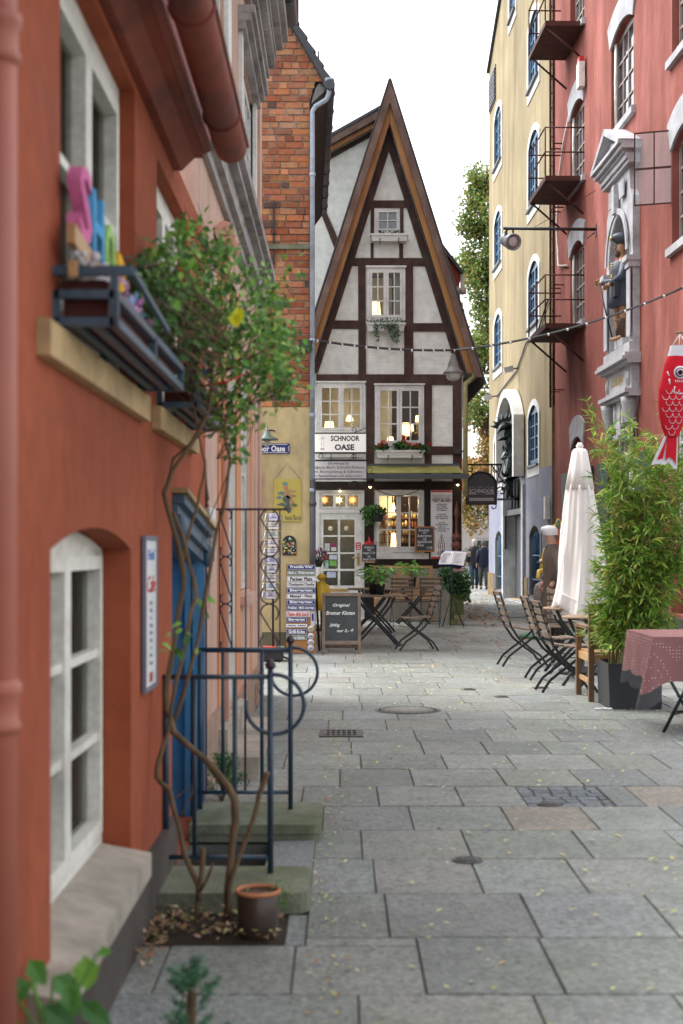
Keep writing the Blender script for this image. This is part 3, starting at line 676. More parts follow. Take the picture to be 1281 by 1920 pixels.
mb = MB(); WP.box(mb, 10.50, 10.518, .28, 3.19, -.29, -.002); WP.box(mb, 9.32, 9.34, .28, 3.19, -.29, -.002); WP.box(mb, 9.34, 10.5, .28, 3.19, -.30, -.24); WP.box(mb, 9.34, 10.5, 3.0, 3.19, -.24, -.05); mb.build('door', M_whitep, ph)
mb = MB(); WP.box(mb, 9.5, 10.499, 1.55, 1.575, -.238, -.23); mb.box((-1.02, 10.49, 1.57), (-.86, 10.499, 1.60)); mb.build('tape', M_orboard, ph)
window(ph, WP, 10.98, 12.25, 1.07, 2.98, -.04, M_whitep, G_soft, leaves=2, cols=1, rows=2, fw=.08, sash=.05)
window(ph, WP, 10.9, 12.7, 4.36, 5.34, -.03, M_whitep, G_soft, leaves=2, cols=2, rows=2, fw=.08, sash=.05)
window(ph, WP, 8.1, 9.5, 4.36, 5.34, -.03, M_whitep, G_soft, leaves=2, cols=2, rows=2, fw=.08, sash=.05)
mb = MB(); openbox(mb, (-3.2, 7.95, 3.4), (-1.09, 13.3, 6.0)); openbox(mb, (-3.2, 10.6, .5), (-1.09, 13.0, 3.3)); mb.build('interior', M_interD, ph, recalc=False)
mb = MB(); WP.box(mb, 10.9, 12.35, .97, 1.04, -.1, .055); WP.box(mb, 10.95, 12.3, .93, .97, -.1, .03); mb.build('window_sill', M_pink, ph)
mb = MB(); WP.box(mb, 10.86, 11.0, 4.0, 5.36, .0, .03); WP.box(mb, 12.6, 12.74, 4.0, 5.36, .0, .03); WP.box(mb, 7.9, 8.08, 4.0, 6.0, 0, .03); WP.box(mb, 9.52, 9.8, 4.0, 6.0, 0, .03); mb.build('window_surround', M_whitep, ph, split=True)
def cornice(mb, W, a0, a1, prof):      # prof: list of (h0,h1,d)
    for (h0, h1, d) in prof: W.box(mb, a0, a1, h0, h1 - .0015, -.02, d)
mb = MB(); cornice(mb, WP, 7.7, 13.72, [(3.62, 3.70, .035), (3.70, 3.78, .075), (3.78, 3.90, .055), (3.90, 3.96, .11), (3.96, 4.04, .15), (4.04, 4.09, .13)])
mb.build('string_cornice', M_moulding, ph)
mb = MB(); cornice(mb, WP, 10.8, 12.8, [(5.36, 5.42, .06), (5.42, 5.48, .10), (5.48, 5.54, .13)]); mb.build('window_hood', M_moulding, ph)
mb = MB(); cornice(mb, WP, 7.7, 13.75, [(5.85, 5.95, .05), (5.95, 6.03, .09), (6.14, 6.22, .16), (6.22, 6.30, .22), (6.30, 6.42, .27)])
a = 7.7
while a < 13.7: WP.box(mb, a, a + .055, 6.03, 6.14, 0, .15); a += .11
mb.build('roof_cornice', M_moulding, ph)
mb = MB(); mb.tube([(-.50, 7.7, 6.55), (-.50, 13.85, 6.55)], .075, 14)
for Y in (9, 11, 13.2): mb.lathe([(.078, -.02), (.085, -.01), (.085, .01), (.078, .02)], (-.50, Y, 6.55), 14, axis=(0, 1, 0))
mb.build('gutter', M_dzinc, ph)
mb = MB(); mb.hexa([(-.5, 7.7, 6.60), (-.5, 13.8, 6.60), (-3.5, 13.8, 8.9), (-3.5, 7.7, 8.9), (-.5, 7.7, 6.66), (-.5, 13.8, 6.66), (-3.5, 13.8, 8.98), (-3.5, 7.7, 8.98)]); mb.build('roof', M_roofdark, ph)
mb = MB(); WP.box(mb, 7.66, 9.28, .0, .4, 0, .03); WP.box(mb, 10.54, 13.3, .0, .32, 0, .03)
for k in range(14): a = rnd.uniform(12.4, 13.6); z = rnd.uniform(.0, .28); WP.box(mb, a, a + rnd.uniform(.08, .2), z, z + rnd.uniform(.05, .1), .0, rnd.uniform(.035, .06))
mb.build('plinth', mat('crumbling_plinth', (.36, .24, .18), (.26, .18, .14), 6, .9, .4, 20), ph)
# pink hood gutter over the door and its ribbed pipe
mb = MB(); mb.tube([(-.72, 8.75, 3.36), (-.72, 9.3, 3.36)], .062, 16); mb.tube([(-.72, 9.1, 3.34), (-.74, 9.16, 3.2), (-.76, 9.2, 3.0), (-.76, 9.2, .3)], .032, 12); mb.build('hood_gutter', mat('pink_pipe', (.66, .32, .23), (.6, .28, .2), 3, .4), ph)
mb = MB(); mb.box((-.93, 8.28, 2.6), (-.80, 8.31, 3.62)); 
for z in (2.7, 3.05, 3.4): mb.box((-.915, 8.265, z), (-.815, 8.28, z + .24))
mb.tube([(-.80, 8.29, 3.2), (-.787, 8.29, 3.2)], .012); mb.build('shutter', M_lblue, ph)
# two stone steps
t = thing('stone_steps', 'two pale stone steps in front of the white door', 'steps', (-.65, 9.5, 0))
mb = MB(); mb.hexa([(-.786, 8.62, 0), (-.50, 8.62, 0), (-.54, 10.7, 0), (-.786, 10.7, 0), (-.786, 8.62, .14), (-.50, 8.62, .14), (-.54, 10.7, .14), (-.786, 10.7, .14)]); mb.build('lower_step', M_sill, t)
mb = MB(); mb.box((-.786, 8.75, .142), (-.70, 10.6, .29)); mb.build('upper_step', M_sill, t)
# ================================================================== brick house
YB = 19.4; WB = Wall((0, YB, 0), (1, 0, 0), (0, -1, 0))
def B(px, py): return ((px - CX) * YB / F, CH + (HY - py) * YB / F)
bh = thing('brick_house', 'narrow old red brick gable with yellow rendered ground floor', 'house', (-.9, YB, 0))
XR = B(581, 0)[0]; outer = [B(430, 1222), B(581, 1222), B(581, 190), B(585, 172), B(592, 150), B(601, 140), B(531, 30), B(500, -20), B(430, -130)]
mb = MB(); mb.plate(WB, outer, [], -.3, 0); mb.build('wall', M_mortar, bh)
WS = Wall((XR, YB, 0), (.018, -1, 0), (1, .018, 0)); SR = Wall((XR, YB + .3, 0), (.012, 1, 0), (1, -.012, 0))
mb = MB(); mb.hexa([(XR - .3, YB + .3, 0), (XR, YB + .3, 0), (XR - .1, 26.6, 0), (XR - .4, 26.6, 0), (XR - .3, YB + .3, 7.5), (XR, YB + .3, 7.5), (XR - .1, 26.6, 7.5), (XR - .4, 26.6, 7.5)]); mb.build('side_wall', M_infill, bh)
# bricks, one mesh, individually coloured
mb = MB(); z = B(0, 764)[1]; ch = .0905; row = 0
def verge_x(h):   # right-hand limit of the masonry at height h
    py = HY - (h - CH) * F / YB
    if py > 190: return B(581, 0)[0]
    if py > 150: return B(581 + (190 - py) * .3, 0)[0]
    return B(600 - (140 - py) * .64, 0)[0]
bp = [(.46, .18, .085), (.42, .155, .075), (.37, .13, .065), (.49, .225, .11), (.33, .11, .06), (.44, .19, .10), (.30, .115, .07), (.46, .24, .14), (.39, .16, .09)]
while z < 9.3:
    x = -1.30 - rnd.uniform(0, .2); xr = verge_x(z + .045) ; row += 1
    while x < xr - .02:
        w = .24 if (rnd.random() < .55) else .118
        x1 = min(x + w, xr)
        if xr - x1 < .05: x1 = xr
        j = .010 + rnd.uniform(-.002, .003)
        if x1 - x > .03:
            top = z > 6.6; mb.col = jit(rnd.choice(bp if z > 3.6 or rnd.random() < .6 else bp[2:5] + [(.10, .06, .05)]), .18)
            if rnd.random() < .03: mb.col = (.14, .08, .065)
            e = .008 + rnd.uniform(0, .012); c = .006
            a0, a1, h0, h1 = x + j / 2, x1 - j / 2, z + j / 2, z + ch - j / 2; q = lambda: rnd.uniform(-.007, .007)
            vs = [WB.p(a0 + q(), h0 + q(), .0), WB.p(a1 + q(), h0 + q(), .0), WB.p(a1 + q(), h1 + q(), .0), WB.p(a0 + q(), h1 + q(), .0), WB.p(a0 + c, h0 + c, e), WB.p(a1 - c, h0 + c, e), WB.p(a1 - c, h1 - c, e), WB.p(a0 + c, h1 - c, e)]
            mb.add(vs, [(4, 5, 6, 7), (0, 1, 5, 4), (1, 2, 6, 5), (2, 3, 7, 6), (3, 0, 4, 7)])
        x = x1
    z += ch
mb.build('brickwork', M_brick, bh)
mb = MB(); o2 = [B(430, 1222), B(581, 1222), B(581, 764), B(430, 764)]; mb.plate(WB, o2, [], .0015, .03); mb.build('ground_floor_render', M_yellowr, bh)
mb = MB(); WB.box(mb, -1.35, XR, B(0, 1222)[1], B(0, 1185)[1], .031, .034); mb.build('dark_foot_band', mat('dark_foot_band', (.17, .15, .10), (.12, .11, .07), 3, .9), bh)  # darker band along the foot of the yellow render
mb = MB(); WB.box(mb, -1.3, XR, B(0, 468)[1], B(0, 459)[1], .0, .06); mb.build('stone_ledge', M_mossy, bh)
for i in range(1):
    mb = MB(); mb.bar(WB.p(B(514, 0)[0], B(0, 495)[1], .035), WB.p(B(514, 0)[0], B(0, 378)[1], .035), .028, .02, V((0, 1, 0))); mb.bar(WB.p(B(509, 0)[0], B(0, 440)[1], .035), WB.p(B(519, 0)[0], B(0, 440)[1], .035), .02, .02); mb.build('anchor_bar', M_blackiron, bh)
# roof: steep, running back, with a dark soffit, gutter and downpipe
mb = MB()
e0 = V((-.22, YB - .12, 7.72)); e1 = V((-.42, 26.4, 7.72)); r0 = V((-1.55, YB - .12, 10.0)); r1 = V((-1.75, 26.4, 10.0)); nn = V((.06, 0, .035))
mb.hexa([e0, e1, r1, r0, e0 + nn, e1 + nn, r1 + nn, r0 + nn])
for k in range(12):
    f0 = k / 12; a = e0.lerp(r0, f0) + nn; b = e1.lerp(r1, f0) + nn; a2 = e0.lerp(r0, f0 + .075) + nn; b2 = e1.lerp(r1, f0 + .075) + nn
    mb.hexa([a, b, b2, a2, a + nn * .6, b + nn * .6, b2 + nn * .2, a2 + nn * .2])
mb.build('roof', M_roofdark, bh)
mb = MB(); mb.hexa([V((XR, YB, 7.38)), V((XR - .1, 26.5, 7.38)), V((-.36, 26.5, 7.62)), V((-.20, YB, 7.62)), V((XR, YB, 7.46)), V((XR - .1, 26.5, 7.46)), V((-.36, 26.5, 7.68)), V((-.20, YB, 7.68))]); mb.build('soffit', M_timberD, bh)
mb = MB(); g0 = V((-.155, YB - .15, 7.70)); g1 = V((-.335, 26.3, 7.66)); mb.tube([g0, g1], .068, 14)
for k in range(9): p = g0.lerp(g1, (k + .5) / 9); mb.lathe([(.069, -.015), (.08, -.01), (.08, .01), (.069, .015)], p, 14, axis=(0, 1, 0))
mb.build('gutter', M_dzinc, bh)
mb = MB(); yy = YB - .07; q = lambda px, py: V((B(px, 0)[0], yy, B(0, py)[1]))
mb.tube([q(618, 160), q(617, 178), q(612, 190), q(592, 202), q(586, 212), q(586, 240), q(586, 900)], .034, 12)
mb.lathe([(.075, .1), (.075, .06), (.04, -.02)], q(617, 165), 12)
for py in (330, 640, 920, 780): mb.lathe([(.036, -.03), (.044, -.02), (.044, .02), (.036, .03)], q(586, py), 12)
mb.build('downpipe', M_zinc, bh)
mb = MB(); mb.tube([q(587, 900), q(587, 1165)], .04, 12); mb.lathe([(.041, -.03), (.05, -.02), (.05, .02), (.041, .03)], q(587, 945), 12); mb.build('pipe_foot', M_dzinc, bh)
mb = MB(); mb.tube([V((-.72, 21.5, 8.6)), V((-.72, 21.5, 10.6))], .075, 14); mb.build('flue_pipe', M_dzinc, bh)
mb = MB(); mb.tube([q(597, 130) + V((0, .3, 0)), q(597, 85) + V((0, .3, 0))], .012, 6); mb.build('roof_spike', M_blackiron, bh)
# ================================================================== half-timbered house
YT = 28.3; WT = Wall((0, YT, 0), (1, 0, 0), (0, -1, 0))
def T(px, py): return ((px - CX) * YT / F, CH + (HY - py) * YT / F)
def TR(x0, x1, y0, y1): return rect(T(x0, 0)[0], T(x1, 0)[0], T(0, y1)[1], T(0, y0)[1])
th = thing('timber_house', 'narrow half-timbered gable house with a steep pointed gable and white panels', 'house', (.9, YT, 0))
H = dict(w1=(703, 751, 391, 436), w2=(688, 760, 502, 601), w3=(594, 685, 718, 812), w4=(703, 795, 723, 836), w5=(700, 795, 918, 1037), door=(593, 683, 918, 1150))
mb = MB(); mb.plate(WT, [T(560, 1168), T(866, 1168), T(868, 690), T(730, 225), T(583, 690), T(560, 700)], [TR(*H[k]) for k in ('w1', 'w2', 'w3', 'w4', 'w5')] + [rect(T(593, 0)[0], T(683, 0)[0], .05, T(0, 918)[1])], -.25, 0)
mb.build('wall', M_infill, th)
mb = MB(); mb.box((T(868, 0)[0] - .25, YT + .25, 0), (T(868, 0)[0], YT + 9, T(0, 690)[1])); mb.build('side_wall', M_infill, th)
cnt = [0]
def beam(mb, x0, x1, y0, y1, tl=0, d=.02):
    cnt[0] += 1; e = cnt[0] * .0007
    p = [T(x0 + rnd.uniform(-.5, .5), y1 + rnd.uniform(-.4, .4)), T(x1 + rnd.uniform(-.5, .5), y1 + rnd.uniform(-.4, .4)), T(x1 + tl + rnd.uniform(-.5, .5), y0), T(x0 + tl + rnd.uniform(-.5, .5), y0)]
    mb.plate(WT, p, [], .0, d + e)
mb = MB()
for b in [(690, 762, 376, 390), (695, 702, 390, 438), (750, 757, 390, 440), (695, 701, 456, 486), (749, 756, 457, 487), (656, 797, 484, 499),
          (618, 672, 601, 617), (773, 838, 606, 622), (593, 866, 702, 722), (687, 702, 722, 918), (796, 810, 722, 905), (849, 865, 722, 905),
          (809, 850, 837, 853), (672, 686, 498, 703), (758, 775, 499, 705), (593, 688, 862, 870)]: beam(mb, *b)
# sloping gable timbers
def gz(px, dy):  # y on the gable line
    return 163 + abs(px - 730) / .313 + dy
def rake(mb, o0, o1, d0, d1, ytop, side, ybot):      # strip between horizontal offsets o0 and o1 inside the outer roof line
    pts = []
    for (o, yy) in ((o0, ybot), (o1, ybot), (o1, 163 + o1 / .313), (o0, 163 + o0 / .313)):
        k = (yy - 163) * (.32 if side < 0 else .3115); x = 730 + side * (k - o); pts.append(T(x if (k - o) > 0 else 730, yy))
    mb.plate(WT, pts, [], d0, d1)
rake(mb, 24, 38, .0, .05, 0, -1, 700); rake(mb, 24, 38, .0, .051, 0, 1, 702)
mb.build('timber_frame', M_timber, th)
mb = MB(); 
for (x0, x1, y0, y1) in [(590, 866, 903, 919), (683, 701, 919, 1160), (796, 809, 919, 1050), (848, 865, 919, 1165), (700, 866, 1047, 1066)]: beam(mb, x0, x1, y0, y1, 0, .03)
mb.build('ground_floor_timber', M_timberD, th)
mb = MB(); rake(mb, 12.5, 24, .30, .34, 0, -1, 690); rake(mb, 12.5, 24, .30, .341, 0, 1, 703); mb.build('rafter_board', M_orboard, th)
mb = MB(); rake(mb, 0, 13, .40, .44, 0, -1, 690); rake(mb, 0, 13, .40, .441, 0, 1, 712); mb.build('bargeboard', M_barge, th)
# roof planes running back, their edge showing as a thin dark line
mb = MB()
for side, sl in ((-1, .32), (1, .3115)):
    a = T(730, 161); b = T(730 + side * (560 * sl) + side * 1.5, 163 + 560); off = side * .06
    d = [WT.p(a[0], a[1], .45), WT.p(a[0], a[1], -9.0), WT.p(b[0], b[1], -9.0), WT.p(b[0], b[1], .45)]
    n = V((side * .022, 0, .01)); mb.hexa(d + [x + n for x in d])
mb.build('roof', M_roofdark, th)
# soffit under the verge, between wall and bargeboard
mb = MB()
for side, sl in ((-1, .32), (1, .3115)):
    for (o, d0, d1) in ((6, .0, .42),):
        a = T(730, 163 + o / .313 + 6); yb = 706; b = T(730 + side * ((yb - 163) * sl - o), yb); n = V((side * .02, 0, .005))
        q = [WT.p(a[0], a[1], d0), WT.p(b[0], b[1], d0), WT.p(b[0], b[1], d1), WT.p(a[0], a[1], d1)]; mb.hexa(q + [x + n for x in q])
mb.build('verge_soffit', M_timberD, th)
mb = MB(); mb.plate(WT, [T(700, 1165), T(866, 1165), T(866, 1066), T(700, 1066)], [], .001, .04); mb.build('plinth', mat('plinth_grey', (.36, .34, .30), (.27, .25, .21), 4, .9, .2), th)
# windows
window(th, WT, *[T(H['w1'][0], 0)[0], T(H['w1'][1], 0)[0], T(0, H['w1'][3])[1], T(0, H['w1'][2])[1]], .0, M_whitep, G_soft, leaves=1, cols=2, rows=2, fw=.045, sash=.03, mw=.022)
for k, rws in (('w2', 3), ('w3', 3), ('w4', 3)):
    window(th, WT, T(H[k][0], 0)[0], T(H[k][1], 0)[0], T(0, H[k][3])[1], T(0, H[k][2])[1], .035, M_whitep, G_clear, leaves=2, cols=2, rows=rws, fw=.055, sash=.05, mw=.024)
window(th, WT, T(700, 0)[0], T(795, 0)[0], T(0, 1036)[1], T(0, 919)[1], .01, M_whitep, G_clear, leaves=2, cols=2, rows=3, fw=.07, sash=.045, mw=.026)
mb = MB()
for (x0, x1, y0, y1) in [(686, 762, 499, 502.5), (592, 687, 715, 718), (701, 797, 719.5, 722.5), (698, 804, 1037, 1048)]: WT.box(mb, T(x0, 0)[0], T(x1, 0)[0], T(0, y1)[1], T(0, y0)[1], .03, .075)
mb.build('window_ledge', M_whitep, th, split=True)
# door and transom light
xa, xb = T(593, 0)[0], T(683, 0)[0]; zt = T(0, 918)[1]; zm0, zm1 = T(0, 962)[1], T(0, 955)[1]
f = MB(); f.plate(WT, rect(xa, xb, .05, zt), [rect(xa + .07, xb - .06, .06, zm0), rect(xa + .07, xb - .06, zm1, zt - .06)], -.1, .0); f.build('door_frame', M_whitep, th)
w = window(th, WT, xa + .072, xb - .062, zm1 + .002, zt - .062, -.03, M_whitep, None, leaves=1, cols=3, rows=1, fw=.02, sash=.03, mw=.05, name='transom')
g = MB(); g.plate(WT, rect(xa + .08, xb - .07, zm1, zt - .07), [], -.056, -.052); g.build('pane', G_clear, w)
d = MB(); dx0, dx1 = xa + .074, xb - .064; py = [974, 1003.5, 1006.5, 1035.5, 1038.5, 1066.5, 1070.5, 1098]
holes = [rect(T(c0, 0)[0], T(c1, 0)[0], T(0, py[2 * r + 1])[1], T(0, py[2 * r])[1]) for r in range(4) for (c0, c1) in ((606.5, 633.5), (638, 665))]
d.plate(WT, rect(dx0, dx1, .065, zm0 - .004), holes, -.08, -.02); d.plate(WT, rect(T(606, 0)[0], T(665, 0)[0], .25, T(0, 1106)[1]), [], -.019, -.010)
dr = d.build('door', M_whitep, th); g = MB(); g.plate(WT, rect(T(604, 0)[0], T(668, 0)[0], T(0, 1100)[1], T(0, 972)[1]), [], -.056, -.052); g.build('pane', G_clear, dr)
g = MB(); WT.box(g, T(669.5, 0)[0], T(674.5, 0)[0], T(0, 1061)[1], T(0, 1037)[1], -.019, -.012); g.tube([WT.p(T(672, 0)[0], T(0, 1045.5)[1], -.012), WT.p(T(672, 0)[0], T(0, 1045.5)[1], .05), WT.p(T(660, 0)[0], T(0, 1046)[1], .05)], .009, 7); g.build('handle', M_brass, dr)
g = MB(); WT.box(g, T(617, 0)[0], T(652, 0)[0], T(0, 1109)[1], T(0, 1104)[1], -.009, .01); g.build('letter_slot', M_brass, dr)
# stickers on the door (flat things on the glass), one mesh
g = MB()
for (x0, x1, y0, y1, c) in [(609, 618, 1019, 1033, (.6, .65, .65)), (620, 631, 1019, 1025, (.3, .02, .1)), (621, 630.5, 1026, 1033, (.6, .6, .55)), (617.5, 632, 1040, 1049, (.55, .6, .7)), (607, 616, 1051, 1066, (.35, .5, .48)), (618, 631, 1051, 1061, (.15, .4, .06)), (613, 630, 1072, 1083, (.5, .55, .7))]:
    g.col = c; WT.box(g, T(x0, 0)[0], T(x1, 0)[0], T(0, y1)[1], T(0, y0)[1], -.0505, -.048)
g.col = (.5, .05, .04); g.lathe([(.045, 0), (.045, .003), (.001, .003)], WT.p(T(611.5, 0)[0], T(0, 1045)[1], -.0505), 18, axis=(0, -1, 0))
for x in (620, 650): g.col = (.65, .62, .45); g.lathe([(.05, 0), (.05, .003), (.001, .003)], WT.p(T(x, 0)[0], T(0, 991)[1], -.0505), 18, axis=(0, -1, 0))
g.col = (.55, .02, .03); WT.box(g, T(667.5, 0)[0], T(676.5, 0)[0], T(0, 1031)[1], T(0, 1017)[1], -.019, -.014)
g.col = (.8, .75, .75)
for y in (1019.5, 1024.5, 1028): WT.box(g, T(669.5, 0)[0], T(674.5, 0)[0], T(0, y + 2)[1], T(0, y)[1], -.0139, -.012)
for y in range(1021, 1032, 2): g.col = (.25, .28, .28); WT.box(g, T(610.5, 0)[0], T(616.5, 0)[0], T(0, y + .7)[1], T(0, y)[1], -.0479, -.047)
g.build('sticker', M_vc, dr, split=True)
# rooms behind the glass
mb = MB()
def room(x0, x1, y0, y1, dep=2.2):
    a0, b1 = T(x0, y1), T(x1, y0); q = [(a0[0], YT + .26, a0[1]), (b1[0], YT + .26, a0[1]), (b1[0], YT + dep, a0[1]), (a0[0], YT + dep, a0[1])]
    r = [(p[0], p[1], b1[1]) for p in q]; mb.add(q + r, [(0, 1, 2, 3), (7, 6, 5, 4), (1, 2, 6, 5), (2, 3, 7, 6), (3, 0, 4, 7)])
room(694, 762, 388, 440); room(672, 782, 498, 610); room(560, 864, 708, 850); room(685, 864, 908, 1120, 2.6); mb.build('interior', M_inter, th, recalc=False)
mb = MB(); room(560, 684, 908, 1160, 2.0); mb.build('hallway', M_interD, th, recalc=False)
mb = MB(); curt = lambda x0, x1, y0, y1: [mb.tube([WT.p(T(x0, 0)[0] + (T(x1, 0)[0] - T(x0, 0)[0]) * k / 6, T(0, y)[1], -.22) for y in (y1, y0)], .035, 7) for k in range(7)]
curt(745, 757, 505, 598); mb.build('curtain', M_curtain, th)
mb = MB(); mb.col = (.75, .9, .7)
# shop shelves with tea tins, jars and bottles
mb = MB(); sx0, sx1 = T(702, 0)[0], T(796, 0)[0]
for yz in (968, 984, 1000, 1016): WT.box(mb, sx0, sx1, T(0, yz)[1] - .02, T(0, yz)[1], -1.6, -1.2)
for k in range(5): x = sx0 + (sx1 - sx0) * k / 4; WT.box(mb, x - .012, x + .012, T(0, 1017)[1], T(0, 955)[1], -1.61, -1.19)
sh = mb.build('shelf', M_inter, th); mb = MB()
for yz in (968, 984, 1000, 1016):
    x = sx0 + .03
    while x < sx1 - .06:
        w = rnd.uniform(.03, .075); hh = rnd.uniform(.07, .14); mb.col = jit(rnd.choice([(.75, .65, .45), (.7, .45, .12), (.5, .12, .06), (.8, .75, .6), (.3, .18, .07), (.6, .4, .1)]), .25)
        mb.lathe([(w * .5, 0), (w * .5, hh * .7), (w * .28, hh * .8), (w * .28, hh)], WT.p(x + w / 2, T(0, yz)[1] + .002, -1.3 + rnd.uniform(-.05, .05)), 8); x += w + rnd.uniform(.004, .02)
mb.build('goods', M_vc, sh)
for i, (px_, pz, dp, e) in enumerate([(760, 940, .8, 16), (655, 935, .8, 1.5), (760, 745, .9, 1.2), (645, 745, .9, .8), (705, 520, .8, .5)]):
    L = bpy.data.lights.new('lamp_light', 'POINT'); L.energy = e; L.color = (1, .66, .32); L.shadow_soft_size = .12
    lo = bpy.data.objects.new('lamp_light', L); COL.objects.link(lo); lo.location = WT.p(T(px_, 0)[0], T(0, pz)[1], -dp)
# lamps seen through the windows
def lamp(label, px, py, w, hh, d, hang=False, m=None):
    c = WT.p(*T(px, py), -d); sc = (YT + d) / YT; w = w * YT / F * sc * .5; hh = hh * YT / F * sc
    t = thing('table_lamp' if not hang else 'hanging_lamp', label, 'lamp', tuple(c), 'lamps behind the windows'); mb = MB()
    if hang: mb.lathe([(w, -hh / 2), (w * .97, -hh * .3), (w * .75, hh * .1), (w * .2, hh / 2)], c, 18)
    else: mb.lathe([(w, -hh / 2), (w * .72, hh / 2)], c, 20)
    mb.build('lamp_shade', m or M_shade, t); mb = MB()
    if hang: mb.tube([c + V((0, 0, hh / 2)), c + V((0, 0, hh / 2 + .45))], .006, 5)
    else: mb.tube([c - V((0, 0, hh / 2)), c - V((0, 0, hh / 2 + .22))], .014, 6); mb.lathe([(.06, -hh / 2 - .24), (.06, -hh / 2 - .22), (.01, -hh / 2 - .2)], c, 14)
    mb.build('cord' if hang else 'lamp_foot', M_brass, t)
lamp('cream table lamp with a straight shade in the attic window', 706, 570, 19, 24, .5)
lamp('wide cream lamp low in the left upper window', 617, 797, 21, 21, .5)
lamp('round glowing lamp high in the left upper window', 656, 775, 14, 13, .9, True)
lamp('small lit lamp just above the SCHNOOR OASE sign', 653, 806, 12, 12, .7)
lamp('large cream table lamp in the right upper window above the geraniums', 763, 801, 19, 24, .5)
lamp('small lit lamp behind the large one in the right upper window', 776, 795, 9, 12, .9)
lamp('lit lamp shade at the right edge of the right upper window', 786, 779, 8, 12, .7)
lamp('low chandelier shade in the lower left of the right upper window', 735, 817, 14, 9, .9)
lamp('wide hanging lamp among the shop shelves', 736, 958, 18, 12, .7, True)
lamp('narrow hanging lamp in the upper shop window', 741, 946, 6, 14, .9, True)
lamp('tall cream lamp standing low in the shop window', 740, 1012, 11, 26, .6)
# paper stars in the transom
def star(px, m, label):
    c = WT.p(*T(px, 937), -.14); t = thing('paper_star', label, 'star', tuple(c), 'lit stars over the door'); mb = MB()
    for k in range(14):
        a = k * math.tau / 14; d1 = V((math.cos(a), .25 * (-1) ** k, math.sin(a))); s = d1.cross(V((0, 1, 0))).normalized() * .012; L = .115 if k % 2 else .085
        mb.add([c + s, c - s, c + d1 * L, c + V((0, -.025, 0))], [(0, 2, 3), (3, 2, 1), (0, 1, 2)])
    mb.build('points', m, t)
star(608, M_star, 'orange lit paper star in the left transom pane'); star(635, M_starw, 'cream lit paper star in the middle transom pane'); star(661, M_star, 'orange lit paper star in the right transom pane')
# ---- white gabled wing behind, and dormer
WK = Wall((0, 29.6, 0), (1, 0, 0), (0, -1, 0))
def K(px, py): return ((px - CX) * 29.6 / F, CH + (HY - py) * 29.6 / F)
kh = thing('white_gable_house', 'plain white gabled wall rising behind the half-timbered house', 'house', (-.2, 29.6, 0))
mb = MB(); mb.plate(WK, [K(540, 1120), K(735, 1120), K(735, 226), K(712, 232), K(617, 284), K(540, 330)], [], -.3, 0); mb.build('wall', M_infill, kh)
def strip(mb, pts, d0, d1): mb.plate(WK, [K(*p) for p in pts], [], d0, d1)
mb = MB(); strip(mb, [(540, 312), (617, 266), (714, 213), (714, 228), (617, 281), (540, 327)], .25, .35); mb.build('bargeboard', M_barge, kh)
mb = MB(); strip(mb, [(540, 328), (617, 282), (714, 229), (714, 238), (617, 290), (540, 336)], .15, .24); mb.build('rafter_board', M_orboard, kh)
mb = MB(); strip(mb, [(540, 337), (617, 291), (714, 239), (714, 246), (617, 300), (540, 346)], .0, .05)
strip(mb, [(593, 377), (603, 377), (640, 462), (628, 468)], .0, .03); mb.build('timber_frame', M_timber, kh)
mb = MB(); a, b = K(540, 310), K(716, 211); q = [WK.p(a[0], a[1], .38), WK.p(b[0], b[1], .38), WK.p(b[0], b[1], -6), WK.p(a[0], a[1], -6)]; mb.hexa(q + [x + V((-.02, 0, .05)) for x in q]); mb.build('roof', M_roofdark, kh)
# red dormer beyond the right slope with its gutter pieces
mb = MB(); dm = thing('roof_dormer', 'red tiled dormer edge with pale gutters beside the steep gable', 'dormer', (2.2, 31.5, 6.5))
WD = Wall((0, 31.5, 0), (1, 0, 0), (0, -1, 0))
def D(px, py): return ((px - CX) * 31.5 / F, CH + (HY - py) * 31.5 / F)
mb.plate(WD, [D(800, 445), D(818, 448), D(866, 512), D(862, 532), D(848, 545), D(838, 560), D(800, 560)], [], -1.6, 0); mb.build('cheek', M_roofred, dm)
mb = MB(); mb.plate(WD, [D(812, 440), D(820, 446), D(868, 510), D(866, 516), D(816, 452)], [], -1.7, .12); mb.build('roof', M_roofdark, dm)
mb = MB(); mb.plate(WD, [D(800, 552), D(862, 532), D(864, 560), D(868, 600), D(855, 600)], [], -1.0, -.05); mb.build('wall', M_infill, dm)
mb = MB()
for (x, y0, y1) in ((868, 515, 552), (865, 568, 590)): mb.lathe([(.085, 0), (.085, .1), (.05, .14), (.05, (y1 - y0) * 31.5 / F)], WD.p(D(x - 1, 0)[0], D(0, y1)[1], .05), 12)
mb.build('gutter', mat('pale_gutter', (.55, .48, .38), (.42, .37, .3), 4, .6), dm)
# eaves gutter and mossy downpipe on the right corner
mb = MB(); A = WT.p(*T(889, 695), .25); Bp = WT.p(*T(878, 775), -8.0); Bp = V((A.x + .02, YT + 8, A.z)); mb.tube([A, Bp], .085, 12); mb.build('gutter', mat('pale_gutter'  , (.5, .4, .3)), th)
mb = MB(); x1 = T(872, 0)[0]; mb.tube([A + V((0, .1, -.05)), V((A.x, YT - .1, A.z - .14)), V((x1, YT - .1, A.z - .28)), V((x1, YT - .1, A.z - .45)), V((x1, YT - .1, T(0, 932)[1]))], .05, 12)
mb.build('downpipe', mat('mossy_pipe', (.42, .38, .20), (.28, .28, .12), 6, .8, .3), th)
mb = MB(); WT.box(mb, T(850, 0)[0], T(862, 0)[0], T(0, 852)[1], T(0, 842)[1], .04, .16); WT.box(mb, T(855, 0)[0], T(872, 0)[0], T(0, 848)[1], T(0, 845)[1], .05, .09); mb.build('pipe_bracket', M_black, th)
